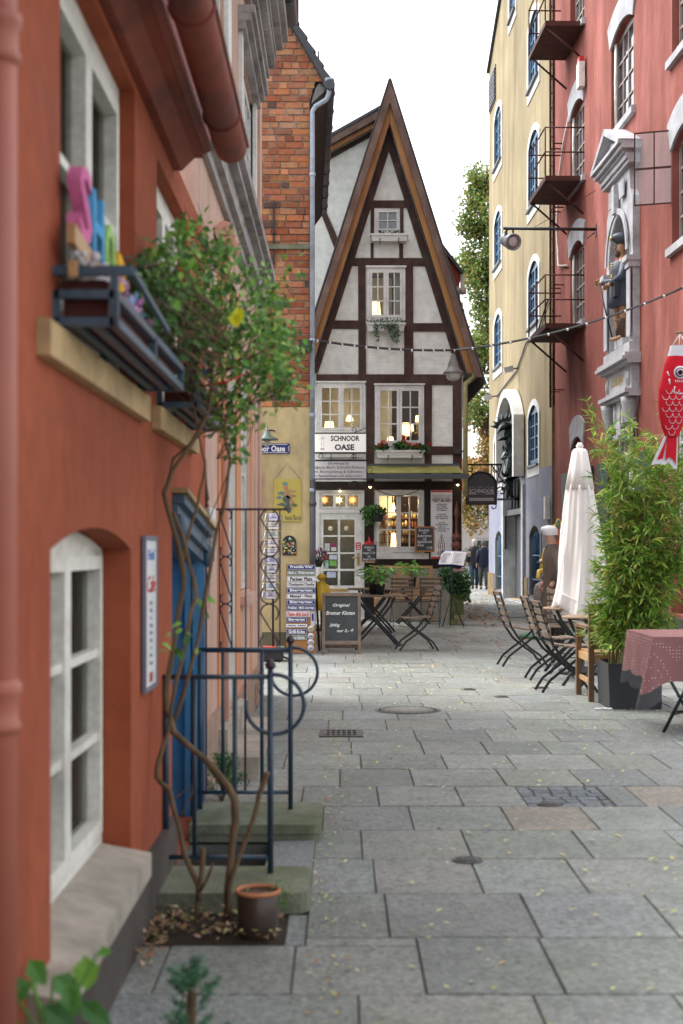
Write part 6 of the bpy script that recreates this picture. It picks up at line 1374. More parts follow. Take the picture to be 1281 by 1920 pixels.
# ---- A-board
Ya = 19.1; X_ = lambda p: (p - CX) * Ya / F; Z_ = lambda p: CH + (HY - p) * Ya / F; tl = .14
t = thing('chalkboard_stand', 'folding wooden chalkboard offering Original Bremer Kluten on the paving', 'chalkboard', (X_(640), Ya, 0))
un = V((0, tl, Z_(1110) - 0)).normalized(); nn_ = V((1, 0, 0)).cross(un)
class Lean:
    o = V((0, Ya, 0)); n = V((0, -un.z, un.y))
    def p(s, a, h, d=0): return V((a, Ya, 0)) + un * h + s.n * d
    def box(s, mb, a0, a1, h0, h1, d0, d1): mb.hexa([s.p(a0, h0, d0), s.p(a1, h0, d0), s.p(a1, h0, d1), s.p(a0, h0, d1), s.p(a0, h1, d0), s.p(a1, h1, d0), s.p(a1, h1, d1), s.p(a0, h1, d1)])
LN = Lean(); Htop = .82; hy = lambda py: (1225 - py) / 115 * Htop
mb = MB(); x0, x1 = X_(604), X_(677)
LN.box(mb, x0, x0 + .042, .0, Htop, -.02, .02); LN.box(mb, x1 - .042, x1, .0, Htop, -.02, .02); LN.box(mb, x0 + .0421, x1 - .0421, Htop - .045, Htop, -.019, .019); LN.box(mb, x0 + .0421, x1 - .0421, hy(1208), hy(1201), -.018, .018); mb.build('frame', M_slat, t)
mb = MB(); LN.box(mb, x0 + .042, x1 - .042, hy(1201), Htop - .044, -.012, .004); mb.build('panel', M_board, t)
class LNW:
    o = None
    def p(s, a, h, d=0): return LN.p(a, h, d)
for s, px, py, w, hh in [('Original', 639, 1134, 32, .052), ('Bremer Kluten', 638, 1148, 54, .052), ('200g', 627, 1172, 20, .052), ('nur 3,- €', 647, 1182, 32, .05)]: text(t, s, LNW(), X_(px), hy(py), .006, M_chalk, width=(X_(1) - X_(0)) * w, height=hh, size=.07, shear=.25, bold=.001)
mb = MB(); 
for s_ in (0, 1): xx = (x0 + .01, x1 - .05)[s_]; mb.bar((xx + .02, Ya + tl, Htop * .985), (xx + .02 - .03, Ya + .52, 0.015), .04, .02, V((0, 1, 0)))
mb.bar((x0 + .02, Ya + .5, .06), (x1 - .04, Ya + .5, .06), .02, .04); mb.build('rear_leg', M_slat, t)
# ---- yellow raincoat figure and pink flowers behind the signs
Yr = 24.5; c = V(((603 - CX) * Yr / F, Yr, .35)); t = thing('raincoat_display', 'yellow oilskin raincoat hung on a stand behind the enamel signs', 'raincoat', tuple(c))
mb = MB(); mb.loft([(c + V((0, 0, z)), rx, ry) for z, rx, ry in [(.0, .13, .1), (.2, .12, .1), (.42, .10, .08), (.5, .06, .05)]], 18, lambda a, k: 1 + .06 * math.sin(a * 6)); mb.tube([c + V((.07, 0, .44)), c + V((.14, -.02, .2)), c + V((.16, -.03, .06))], [.05, .045, .05], 10); mb.tube([c + V((-.07, 0, .44)), c + V((-.14, -.02, .2)), c + V((-.16, -.03, .06))], [.05, .045, .05], 10)
mb.build('raincoat', mat('oilskin', (.65, .42, .02), (.55, .34, .02), 4, .4), t); mb = MB(); mb.ball(c + V((0, -.02, .57)), .075, 12, (1, 1, .9)); mb.lathe([(.11, .56), (.07, .59)], c, 14); mb.build('hood', mat('oilskin', (1, 1, 1)), t); mb = MB(); mb.tube([c + V((0, 0, .02)), c + V((0, 0, -.34))], .02, 6); mb.lathe([(.14, -.35), (.14, -.33), (.02, -.31)], c, 14); mb.build('stand', M_black, t)
Yq = 22.5; c = V(((597 - CX) * Yq / F, Yq, 1.12)); t = thing('wall_flower_pot', 'pink purple flowers hanging beside the drainpipe', 'flower pot', tuple(c)); mb = MB(); mb.lathe([(.05, 0), (.08, .12)], c, 14); mb.tube([c + V((0, 0, .06)), c + V((-.12, 0, .06))], .01, 5); mb.build('pot', M_black, t)
mb = MB(); leafball(mb, c + V((.03, -.03, .15)), .10, .08, .14, 160, .05, GR, .5); mb.build('foliage', M_leaf, t, recalc=False); mb = MB()
for k in range(9): bloom(mb, c + V((rnd.uniform(-.02, .14), -.08, rnd.uniform(.1, .28))), .035, (.45, .08, .35), 12)
mb.build('blossoms', M_leaf, t, recalc=False)
# ---- folding bistro chair: seat faces local +X
def make_chair(label, ms=M_slat):
    t = thing('folding_chair', label, 'chair', (0, 0, 0), 'slatted folding bistro chairs'); w = .40; mb = MB()
    for i in range(7):      # seat slats run across
        x = -.17 + i * .056; z = .455 + .012 * math.cos(i * .9) - (.0 if i < 6 else .01); mb.bar((x, -w / 2, z), (x, w / 2, z), .042, .016)
    mb.build('seat', ms, t)
    mb = MB(); B0, B1 = V((-.215, 0, .50)), V((-.33, 0, .885)); dd = (B1 - B0).normalized()
    for i in range(5):
        p = B0.lerp(B1, .16 + i * .2); p = p + V((-.012, 0, 0)) ; mb.bar(p + V((.016, -w / 2 - .01, 0)), p + V((.016, w / 2 + .01, 0)), .013, .05, dd)
    mb.build('backrest', ms, t)
    for s in (-1, 1):
        y = s * (w / 2 - .02)
        mb = MB(); pts = [V((-.335, y, .89)), V((-.26, y, .66)), V((-.20, y, .48)), V((-.10, y, .33)), V((.03, y, .22)), V((.16, y, .13)), V((.23, y, .03)), V((.25, y, .0))]
        for a, b in zip(pts, pts[1:]): mb.bar(a, b, .008 if 0 else .010, .026, V((-(b - a).z, 0, (b - a).x)))
        mb.build('leg', M_black, t)
        y = s * (w / 2 - .045); mb = MB(); pts = [V((.17, y, .455)), V((.10, y, .37)), V((-.02, y, .27)), V((-.12, y, .20)), V((-.22, y, .12)), V((-.28, y, .03)), V((-.295, y, .0))]
        for a, b in zip(pts, pts[1:]): mb.bar(a, b, .010, .026, V((-(b - a).z, 0, (b - a).x)))
        mb.build('leg', M_black, t)
    mb = MB(); 
    for (x, z) in ((-.2, .10), (.2, .08), (0, .445), (-.205, .49)): mb.tube([(x, -w / 2 + .02, z), (x, w / 2 - .02, z)], .006, 5)
    mb.build('cross_bar', M_black, t)
    return t
ch0 = make_chair('weathered folding chair seen side-on right of the left café table', M_slat); ch0.location = (1.02, 19.75, 0); ch0.rotation_euler = (0, 0, rad(188)); WL[ch0.name] = V((1.02, 19.75, 0))
dup(ch0, (2.20, 17.15, 0), rad(6), 'farthest of the three side-on folding chairs on the right, nearest the lane')
dup(ch0, (2.30, 15.35, 0), rad(3), 'middle one of the three side-on folding chairs on the right')
dup(ch0, (2.24, 14.05, 0), rad(5), 'nearest of the three side-on folding chairs on the right')
dup(ch0, (1.08, 25.9, 0), rad(92), 'folding chair with its back to us at the bench table, on the left'); dup(ch0, (1.62, 25.9, 0), rad(88), 'folding chair with its back to us at the bench table, beside the menu stand')
cf = dup(ch0, (2.78, 17.55, 0), rad(-92), 'folding chair facing us behind the right round table, below the closed parasol')
# ---- round slatted tables
def make_table(label, ms, r=.36, h=.735):
    t = thing('bistro_table', label, 'table', (0, 0, 0), 'round slatted folding tables'); mb = MB(); k = -r + .03
    while k < r - .01:
        ww = math.sqrt(max(.0005, r * r - k * k)) - .012
        mb.bar((-ww, k, h), (ww, k, h), .052, .018); k += .058
    mb.tube([(r * math.cos(a), r * math.sin(a), h - .004) for a in [i * math.tau / 36 for i in range(37)]], .013, 6, False); mb.build('tabletop', ms, t)
    for s in (-1, 1):
        for d in (-1, 1):
            mb = MB(); y = s * .17 + d * .012; pts = [V((-d * .24, y, h - .02)), V((-d * .19, y, .60)), V((-d * .05, y, .42)), V((d * .10, y, .26)), V((d * .25, y, .10)), V((d * .33, y, 0))]
            for a, b in zip(pts, pts[1:]): mb.bar(a, b, .014, .034, V((-(b - a).z, 0, (b - a).x)))
            mb.build('leg', M_black, t)
    mb = MB()
    for (x, z) in ((0, .365), (.26, .09), (-.26, .09), (.2, .7), (-.2, .7)): mb.tube([(x, -.19, z), (x, .19, z)], .008, 5)
    mb.build('cross_bar', M_black, t); return t
tb0 = make_table('round slatted café table carrying two plants in black pots', M_slat, .44); tb0.location = (.50, 20.6, 0); tb0.rotation_euler = (0, 0, rad(8)); WL[tb0.name] = V((.5, 20.6, 0))
dup(tb0, (.55, 24.0, 0), rad(-10), 'second round slatted café table behind the one with two potted plants')
dup(tb0, (1.35, 26.85, 0), rad(5), 'round table between the wooden bench and the two chair backs', scale=.92)
t2 = make_table('round light wood table around the closed parasol pole', M_wood, .36); t2.location = (2.66, 16.15, 0); WL[t2.name] = V((2.66, 16.15, 0))
dup(t2, (2.62, 14.55, 0), rad(20), 'nearer round light wood table behind the wooden armchair', scale=.97)
# ---- potted plants
def lily(label, x, y, z, s=1.0, n=46, cols=None, name='potted_plant'):
    t = thing(name, label, 'plant', (x, y, z), 'green plants in black pots'); mb = MB(); c = V((x, y, z)); mb.lathe([(.045 * s, 0), (.062 * s, .12 * s), (.066 * s, .125 * s), (.066 * s, .14 * s)], c, 16); mb.build('pot', M_black, t); mb = MB(); cols = cols or [(.12, .34, .05), (.18, .42, .08), (.08, .22, .04), (.24, .48, .12)]
    for k in range(n):
        a = rnd.uniform(0, 6.28); o = rnd.uniform(.02, .16) * s; h = rnd.uniform(.04, .24) * s; p = c + V((math.cos(a) * o, math.sin(a) * o, .13 * s + h)); mb.col = jit(rnd.choice(cols), .25)
        mb.tube([c + V((0, 0, .13 * s)), p], .0022 * s, 3, False); mb.leaf(p, V((math.cos(a), math.sin(a), rnd.uniform(-.3, .5))), UP, rnd.uniform(.09, .15) * s, .052 * s, .3)
    mb.build('foliage', M_leaf, t, recalc=False); return t
lily('leafy plant in a black pot on the café table, the farther left one', .46, 20.62, .748, 1.1); lily('leafy plant in a black pot on the café table, the nearer right one', .56, 20.48, .748, 1.1); lily('green plant on the bench table against the house wall', 1.33, 26.8, .69, 1.35); lily('dark leafy plant on the right round table beside the parasol pole', 2.74, 16.3, .748, 1.0, 40, [(.04, .12, .03), (.07, .2, .04)])
mb = MB(); mb.box((2.50, 15.95, .748), (2.66, 16.1, .756)); tag(mb.build('menu_card', M_white), 'pale menu card lying on the round table by the parasol', 'menu')
# ---- wooden bench against the wall
Yb = 27.75; X_ = lambda p: (p - CX) * Yb / F
t = thing('wooden_bench', 'golden wooden garden bench with crossed back against the house wall', 'bench', (1.2, Yb, 0)); x0, x1 = X_(700), X_(812)
mb = MB(); mb.box((x0, Yb + .1, 1.03), (x1, Yb + .14, 1.08)); mb.box((x0, Yb + .1, .52), (x1, Yb + .14, .55))
for f in (0, .5, 1): xx = x0 + (x1 - x0 - .05) * f; mb.box((xx, Yb + .095, .45), (xx + .05, Yb + .145, 1.06))
for k in range(4):
    a, b = x0 + (x1 - x0) * (k * .25 + .015), x0 + (x1 - x0) * (k * .25 + .235); up_ = k % 2 == 0
    mb.bar((a, Yb + .12, 1.0 if up_ else .56), (b, Yb + .12, .56 if up_ else 1.0), .03, .04)
for k in range(6): xx = x0 + .42 + .07 * (k % 3) + (0 if k < 3 else .28); mb.box((xx, Yb + .105, .55), (xx + .018, Yb + .135, 1.02))
mb.build('backrest', M_teak, t); mb = MB()
for k in range(5): mb.box((x0 + .02, Yb - .36 + k * .085, .44), (x1 - .02, Yb - .29 + k * .085, .46))
mb.build('seat', M_teak, t)
for xx in (x0 + .02, x1 - .07):
    for yy in (Yb - .34, Yb + .08): mb = MB(); mb.box((xx, yy, 0.002), (xx + .05, yy + .05, .438)); mb.build('leg', M_teak, t)
# ---- menu stand (music stand) with an open menu
Ym = 25.6; M3 = lambda px, py, dy=0: V(((px - CX) * Ym / F, Ym + dy, CH + (HY - py) * Ym / F))
t = thing('menu_stand', 'black music stand holding an open white menu', 'menu stand', (M3(849, 0).x, Ym, 0))
mb = MB(); mb.tube([M3(849, 1062), M3(846, 1140)], .012, 6)
for (px, dy) in ((829, -.1), (869, -.1), (846, .25)): mb.tube([M3(846, 1118), V((M3(px, 0).x, Ym + dy, .01))], .009, 6)
mb.build('stand', M_black, t)
p0, p1, p2, p3, pm, pn = M3(822, 1058, -.05), M3(869, 1061, -.05), M3(876.5, 1035, .12), M3(830, 1033, .12), M3(846, 1058, -.07), M3(853.5, 1034, .10)
mb = MB(); o_ = V((0, -.008, .004)); mb.hexa([p0, pm, pn, p3, p0 + o_, pm + o_, pn + o_, p3 + o_]); mb.hexa([pm + V((.006, 0, 0)), p1, p2, pn + V((.006, 0, 0)), pm + o_ + V((.006, 0, 0)), p1 + o_, p2 + o_, pn + o_ + V((.006, 0, 0))]); mb.build('menu', M_white, t)
mb = MB(); e_ = V((.012, .006, 0)); z1_ = V((0, .004, -.012)); mb.hexa([p0 - e_ + z1_, p1 + e_ + z1_, p2 + e_ - z1_, p3 - e_ - z1_] + [q - V((0, -.01, .008)) for q in (p0 - e_ + z1_, p1 + e_ + z1_, p2 + e_ - z1_, p3 - e_ - z1_)]); mb.build('backing', M_navy, t)
mb = MB()
for k in range(11):
    f = .12 + k * .07
    for (a, b, c_, d_) in ((p0, pm, p3, pn), (pm, p1, pn, p2)):
        l = a.lerp(c_, f); r = b.lerp(d_, f); mb.bar(l.lerp(r, .12) + o_ * 1.3, l.lerp(r, rnd.uniform(.5, .85)) + o_ * 1.3, .001, .006)
mb.build('print', M_grey, t)
for px, py, l_ in ((823, 1036, 'cream lantern cup on the left of the menu stand'), (880, 1040, 'cream lantern cup on the right of the menu stand')):
    c = M3(px, py, .03); t3 = thing('lantern_cup', l_, 'lantern', tuple(c)); mb = MB(); mb.lathe([(.03, -.04), (.036, .045), (.03, .055)], c, 14); mb.build('cup', mat('candle_cream', (.62, .52, .36), (.52, .42, .28), 5, .5), t3); mb = MB(); mb.tube([c - V((0, 0, .04)), M3(828 if px < 850 else 871, 1052, .0)], .006, 5); mb.build('holder', M_black, t3)
# ---- mossy stone pillar and the ivy tub on it
Yv = 26.2; xl, xr = (843 - CX) * Yv / F, (870 - CX) * Yv / F
t = thing('stone_pillar', 'short mossy stone pillar under the ivy by the house corner', 'pillar', ((xl + xr) / 2, Yv, 0)); mb = MB()
for r_ in range(6):
    o_ = .06 if r_ % 2 else 0; x = xl
    for w in ((.13, .14), (.08, .12, .07), (.15, .12))[r_ % 3]:
        for yy in (0, .14): mb.col = jit(rnd.choice([(.30, .29, .16), (.20, .22, .10), (.34, .30, .22), (.13, .16, .07)]), .25); mb.box((x + .006, Yv + yy + .005, .01 + r_ * .095), (x + w - .006, Yv + yy + .135, .01 + r_ * .095 + .088))
        x += w
mb.build('stones', mat('mossy_wall', (1, 1, 1), (.7, .75, .5), 9, .9, .6, 25, vcol=True), t); mb = MB(); mb.box((xl + .025, Yv + .03, 0), (xr - .025, Yv + .26, .565)); mb.build('mortar_core', M_joint, t)
t = thing('ivy_tub', 'dark tub overflowing with ivy and pale flowers on the mossy pillar', 'plant tub', ((xl + xr) / 2, Yv, .58)); mb = MB(); mb.lathe([(.13, 0), (.17, .22)], ((xl + xr) / 2, Yv + .14, .58), 16); mb.build('tub', M_black, t); mb = MB()
iv = [(.05, .14, .05), (.08, .20, .07), (.035, .09, .035), (.14, .26, .12)]
for (px, py, rx, rz, n) in [(845, 1080, 20, 14, 420), (865, 1088, 18, 16, 420), (836, 1074, 14, 10, 240), (868, 1110, 13, 16, 300), (872, 1098, 14, 12, 240), (850, 1100, 14, 12, 260), (878, 1120, 5, 12, 60), (842, 1098, 12, 10, 160)]:
    p = V(((px - CX) * Yv / F, Yv + .08, CH + (HY - py) * Yv / F)); leafball(mb, p, rx * Yv / F, .2, rz * Yv / F, n, .055, iv, .8)
mb.build('foliage', M_leaf, t, recalc=False); mb = MB()
for k in range(8): bloom(mb, V(((rnd.uniform(850, 870) - CX) * Yv / F, Yv - .12, CH + (HY - rnd.uniform(1064, 1072)) * Yv / F)), .035, (.6, .4, .4), 10)
mb.build('blossoms', M_leaf, t, recalc=False)
# ---- hanging street lantern on its string of lights
Yl = 21.5; LP = lambda px, py, Y=Yl: V(((px - CX) * Y / F, Y, CH + (HY - py) * Y / F))
t = thing('string_lights', 'black cable with small white bulbs spanning the alley', 'string lights', tuple(LP(850, 655))); A_, Bm, C_ = LP(583, 637, 19.4), LP(852, 657), V((5.2, 21.0, 0)); C_.z = CH + (HY - 531) * 21 / F
mb = MB(); pts = []
for (p, q, sg) in ((A_, Bm, .05), (Bm, C_, .16)):
    for k in range(13): f = k / 12; x = p.lerp(q, f); x.z -= sg * 4 * f * (1 - f); pts.append(x)
mb.tube(pts, .012, 6); mb.tube([p + V((0, .03, .02)) for p in pts], .007, 5); mb.build('cable', M_black, t); mb = MB()
for k in range(26):
    f = (k + .5) / 26 * (len(pts) - 1); i = int(f); c = pts[i].lerp(pts[min(i + 1, len(pts) - 1)], f - i) - V((0, .0, .004)); mb.ball(c, .021, 8, (1, 1, 1.1))
mb.build('bulbs', mat('unlit_bulb', (.75, .72, .70), None, rough=.2), t)
t = thing('street_lantern', 'grey bell-shaped lantern hanging from the string of lights', 'street lamp', tuple(LP(850, 713))); c = LP(850, 713)
mb = MB(); k = Yl / F; mb.lathe([(19.5 * k, 13 * k), (19 * k, 15 * k), (12 * k, 21 * k), (9.5 * k, 30 * k), (9 * k, 34 * k), (6 * k, 39 * k), (5 * k, 46 * k), (2.5 * k, 50 * k)], c, 24); mb.build('hood', mat('lantern_grey', (.17, .16, .15), (.10, .095, .09), 8, .5), t)
mb = MB(); mb.lathe([(4 * k, -1 * k), (10 * k, 1 * k), (13 * k, 5 * k), (14 * k, 11 * k), (17 * k, 13.5 * k)], c, 22); mb.build('glass', mat('milky_glass', (.40, .38, .35), (.3, .29, .27), 20, .15, coat=.5), t); mb = MB()
for s in (-1, 1): mb.tube([c + V((s * .03, 0, 50 * k)), c + V((s * .03, 0, 58 * k))], .008, 5)
mb.build('hook', M_dzinc, t)
# ---- round-topped black bracket sign
Yz = 30.2; WZ = Wall((0, Yz, 0), (1, 0, 0), (0, -1, 0)); zx = lambda p: (p - CX) * Yz / F; zz = lambda p: CH + (HY - p) * Yz / F
t = thing('bracket_sign', 'round-topped dark sign reading SCHNOOR eleven hanging over the lane', 'sign', (zx(903), Yz, zz(946)))
o_ = [(zx(875), zz(945)), (zx(931), zz(945)), (zx(931), zz(912))] + [(zx(903) + (zx(931) - zx(903)) * math.cos(a), zz(912) + (zz(885) - zz(912)) * math.sin(a)) for a in [rad(d) for d in range(12, 180, 12)]] + [(zx(875), zz(912))]
mb = MB(); mb.plate(WZ, o_, [], -.05, 0); mb.build('panel', mat('plum_black', (.022, .012, .016), (.018, .01, .013), 4, .35), t)
mb = MB(); mb.tube([V((a, Yz - .025, h)) for a, h in o_ + o_[:1]], .022, 6, False); mb.build('frame', M_blackiron, t)
m_ = mat('sign_lettering', (.62, .58, .56)); text(t, 'SCHNOOR', WZ, zx(903), zz(920.5), .002, m_, width=zx(927) - zx(879), height=.092, size=.1, bold=.002); text(t, 'event . küche . catering', WZ, zx(903), zz(913.3), .002, m_, width=zx(926) - zx(880), size=.03)
mb = MB(); WZ.box(mb, zx(879), zx(894), zz(926.8), zz(925.3), .001, .004); WZ.box(mb, zx(911), zx(927), zz(926.8), zz(925.3), .001, .004); mb.plate(WZ, [(zx(879.5), zz(939)), (zx(926.5), zz(939)), (zx(925.3), zz(936.3)), (zx(926.5), zz(933.5)), (zx(879.5), zz(933.5)), (zx(880.7), zz(936.3))], [], .001, .004); mb.build('ribbon', m_, t)
text(t, 'eleven', WZ, zx(902.5), zz(926.3), .002, mat('sign_blue', (.12, .3, .5)), width=zx(910) - zx(895), size=.045); text(t, 'WWW.SCHNOOR-ELEVEN.DE', WZ, zx(903), zz(936.3), .005, M_ink, width=zx(924) - zx(882), size=.03)
mb = MB(); yk_ = Yz - .025; mb.tube([V((zx(868), yk_, zz(871.5))), V((zx(940), yk_, zz(871))), WO.p(43.2, zz(871), .0)], .022, 6)
mb.tube(spiral((zx(882), yk_, zz(879)), .10, .03, rad(60), rad(420), (1, 0, 0), (0, 0, 1)), .014, 5); mb.tube(spiral((zx(928), yk_, zz(880)), .10, .03, rad(120), rad(-240), (1, 0, 0), (0, 0, 1)), .014, 5)
mb.tube([V((zx(922), yk_, zz(873))), V((zx(932), yk_, zz(886))), V((zx(941), yk_, zz(900))), V((zx(946), yk_, zz(906)))], .014, 5); mb.tube(spiral((zx(940), yk_, zz(921)), .11, .05, rad(200), rad(-120), (1, 0, 0), (0, 0, 1)), .016, 5)
mb.tube(spiral((zx(925), yk_, zz(950)), .07, .03, rad(90), rad(-200), (1, 0, 0), (0, 0, 1)), .012, 5)
for px in (885, 921): mb.tube([V((zx(px), yk_, zz(871))), V((zx(px), yk_, zz(890)))], .012, 5)
mb.build('bracket', M_blackiron, t)
# black spotlight on the drainpipe
c = V(((568 - CX) * 19.2 / F, 19.15, CH + (HY - 651) * 19.2 / F)); t = thing('wall_spotlight', 'black wall spotlight box fixed to the grey drainpipe', 'spotlight', tuple(c)); mb = MB()
mb.hexa([c + V((-.15, -.06, -.035)), c + V((.11, -.07, -.075)), c + V((.11, .07, -.075)), c + V((-.15, .06, -.035)), c + V((-.145, -.06, .045)), c + V((.12, -.07, .075)), c + V((.12, .07, .075)), c + V((-.145, .06, .045))]); mb.build('housing', M_black, t); mb = MB(); mb.tube([c + V((.11, 0, .0)), c + V((.13, .1, .09)), c + V((-.05, .1, .11))], .012, 6); mb.build('bracket', M_blackiron, t)
# ================================================================== right foreground
# ---- closed parasol
t = thing('closed_parasol', 'tall closed off-white parasol with hanging folds', 'parasol', (2.68, 16.0, 0)); c = V((2.68, 16.0, 0)); mb = MB()
def fold(a, f): return 1.10 - (.30 * abs(math.sin(a * 4 + .5 + .5 * f)) ** .6 + .10 * abs(math.sin(a * 7 + f * 4)) ** .7) * min(1, .25 + f * 1.1) + .10 * f
pr = [(2.53, .06), (2.50, .085), (2.3, .12), (2.08, .16)]
mb.loft([(c + V((0, 0, z)), r, r) for z, r in reversed(pr)], 64, lambda a, k: 1 + .09 * math.sin(a * 8)); mb.lathe([(.03, 2.53), (.045, 2.56), (.02, 2.6)], c, 12)
cap_ = mb.build('top_flounce', M_canvas, t); mb = MB(); rows = 22; n = 96; rings = []
for i in range(rows + 1):
    f = i / rows; z = 2.12 - f * 1.45; r = .135 + f ** .9 * .19; rings.append((c + V((.02 * math.sin(f * 3), 0, z)), r, r))
rings[-1] = (rings[-1][0] + V((0, 0, .02)), .30, .30)
mb.loft(rings, n, lambda a, k: fold(a, k / rows) * (1 + .05 * math.sin(a * 17 + k * .3)))
# uneven hem
b = len(mb.v) - (rows + 1) * n
for k in range(rows - 3, rows + 1):
    for j in range(n): mb.v[b + k * n + j].z -= .10 * math.sin(j / n * math.tau * 3 + .6) * (k - rows + 4) / 4
mb.build('canopy', M_canvas, t); mb = MB(); mb.tube([c + V((0, 0, .05)), c + V((0, 0, 2.5))], .024, 10); mb.build('pole', M_zinc, t); mb = MB(); mb.lathe([(.24, .0), (.24, .05), (.05, .09), (.04, .3)], c, 20); mb.build('base', M_black, t)
mb = MB(); mb.tube([c + V((-.30, -.16, .95)), c + V((0, -.30, .78)), c + V((.28, -.18, .86))], .008, 5); mb.build('tie_strap', M_canvas, t)
# ---- wooden armchair seen from behind
t = thing('wooden_armchair', 'brown wooden armchair with its slatted back towards us beside the black planter', 'armchair', (2.58, 13.4, 0)); yb_, yf_ = 13.05, 13.68; xa_, xb_ = 2.27, 2.83
for (x, y, z1) in ((xa_, yb_, .90), (xb_, yb_, .90), (xa_ - .01, yf_, .66), (xb_, yf_, .66)): mb = MB(); mb.box((x, y, .002), (x + .05, y + .055, z1)); mb.build('leg', M_brownwood, t)
mb = MB(); mb.box((xa_ + .051, yb_ + .01, .84), (xb_ - .001, yb_ + .045, .90)); mb.box((xa_ + .051, yb_ + .01, .48), (xb_ - .001, yb_ + .045, .53))
for k in range(5): xx = xa_ + .1 + k * .093; mb.box((xx, yb_ + .015, .53), (xx + .05, yb_ + .04, .84))
mb.build('backrest', M_brownwood, t); mb = MB()
for k in range(6): mb.box((xa_ + .03, yb_ + .07 + k * .098, .43), (xb_ + .02, yb_ + .155 + k * .098, .45))
mb.box((xa_ + .051, yb_ + .005, .36), (xb_ - .001, yb_ + .04, .43)); mb.box((xa_ + .01, yb_ + .056, .36), (xa_ + .04, yf_ - .001, .429)); mb.box((xa_ + .015, yb_ + .056, .16), (xa_ + .04, yf_ - .001, .20)); mb.build('seat', M_teak, t)
for x in (xa_ - .01, xb_ - .01): mb = MB(); mb.box((x - .005, yb_ + .056, .661), (x + .065, yf_ + .08, .69)); mb.build('armrest', M_brownwood, t)
# ---- bamboo in a black planter
px0 = 2.32; t = thing('black_planter', 'square black planter box holding the bamboo', 'planter', (2.55, 12.7, 0)); mb = MB(); x0, x1, y0, y1 = 2.33, 2.80, 12.43, 12.98
for (a0, a1, b0, b1) in ((x0, x1, y0, y0 + .02), (x0, x1, y1 - .02, y1), (x0, x0 + .02, y0 + .0201, y1 - .0201), (x1 - .02, x1, y0 + .0201, y1 - .0201)):
    mb.hexa([V((a0 + (.015 if a0 < 2.5 else -.0), b0, .004)), V((a1 - .0, b0, .004)), V((a1, b1, .004)), V((a0 + (.015 if a0 < 2.5 else 0), b1, .004)), V((a0, b0, .40)), V((a1, b0, .40)), V((a1, b1, .40)), V((a0, b1, .40))])
mb.build('box', M_planter, t); mb = MB(); mb.box((x0 + .02, y0 + .02, .3), (x1 - .02, y1 - .02, .365)); mb.build('soil', M_soil, t)
t = thing('bamboo', 'dense green bamboo with narrow leaves growing from the black planter', 'bamboo', (2.56, 12.7, .366)); cn = MB(); lf = MB()
bcols = [(.22, .40, .05), (.14, .29, .04), (.34, .48, .07), (.09, .20, .03), (.48, .52, .11), (.18, .34, .05)]
tips = []
for k in range(46):
    a = rnd.uniform(0, 6.28); b0 = V((2.56 + rnd.uniform(-.17, .17), 12.7 + rnd.uniform(-.2, .2), .37)); H_ = rnd.choice([1.1, 1.5, 1.8, 2.1, 2.35]) * rnd.uniform(.85, 1.03)
    tgt = V((2.58 + rnd.uniform(-.24, .80) * (.6 + .4 * rnd.random()), 12.7 + rnd.uniform(-.5, .5), .37 + H_)); pts = [b0.lerp(tgt, f) + V((0, 0, 0)) + (tgt - b0) * 0 for f in (0, .25, .5, .75, 1)]
    for i, f in enumerate((0, .25, .5, .75, 1)): pts[i].x = b0.x + (tgt.x - b0.x) * f ** 1.7; pts[i].y = b0.y + (tgt.y - b0.y) * f ** 1.7
    cn.tube(pts, [.007, .007, .006, .004, .002], 5, False); tips.append(pts)
def bleaves(p, dr, n, L=.12):
    for q in range(n):
        d = (dr + rdir() * .75 + V((0, 0, -.25))).normalized(); lf.col = jit(rnd.choice(bcols), .25) if rnd.random() > .03 else (.45, .34, .06)
        L_ = L * rnd.uniform(.6, 1.2); lf.leaf(p, d, UP + rdir() * .6, L_, L_ * .15, .22)
for pts in tips:
    for q in range(37):
        f = rnd.uniform(.04, 1) ** .8 * 3.999; i = int(f); p = pts[i].lerp(pts[i + 1], f - i); a = rnd.uniform(0, 6.28); l_ = rnd.uniform(.06, .26) * (1 if f < 3 else .6); d = V((math.cos(a), math.sin(a), rnd.uniform(.0, .7))); e = p + d * l_
        cn.tube([p, e], .002, 3, False); bleaves(e, d, 4); bleaves(p.lerp(e, .6), d, 3)
for (px, py) in [(1100, 742), (1110, 765), (1130, 790), (1125, 825), (1150, 800), (1175, 770), (1240, 745), (1250, 770), (1215, 850), (1190, 830), (1150, 880), (1130, 900), (1265, 900), (1270, 960)]:
    Y = 12.7 + rnd.uniform(-.2, .3); e = P(px, py, Y); s = P(px + rnd.uniform(20, 60), py + 160, Y); cn.tube([s, (s + e) / 2 + V((.03, 0, .0)), e], [.004, .003, .0015], 4, False)
    for q in range(9): p = s.lerp(e, .25 + q * .085); bleaves(p, (e - s).normalized() + V((rnd.uniform(-.6, .6), 0, 0)), 4, .11)
cn.build('canes', mat('cane', (.30, .30, .08), (.22, .2, .07), 9, .5), t); lf.build('foliage', M_leaf, t, recalc=False)
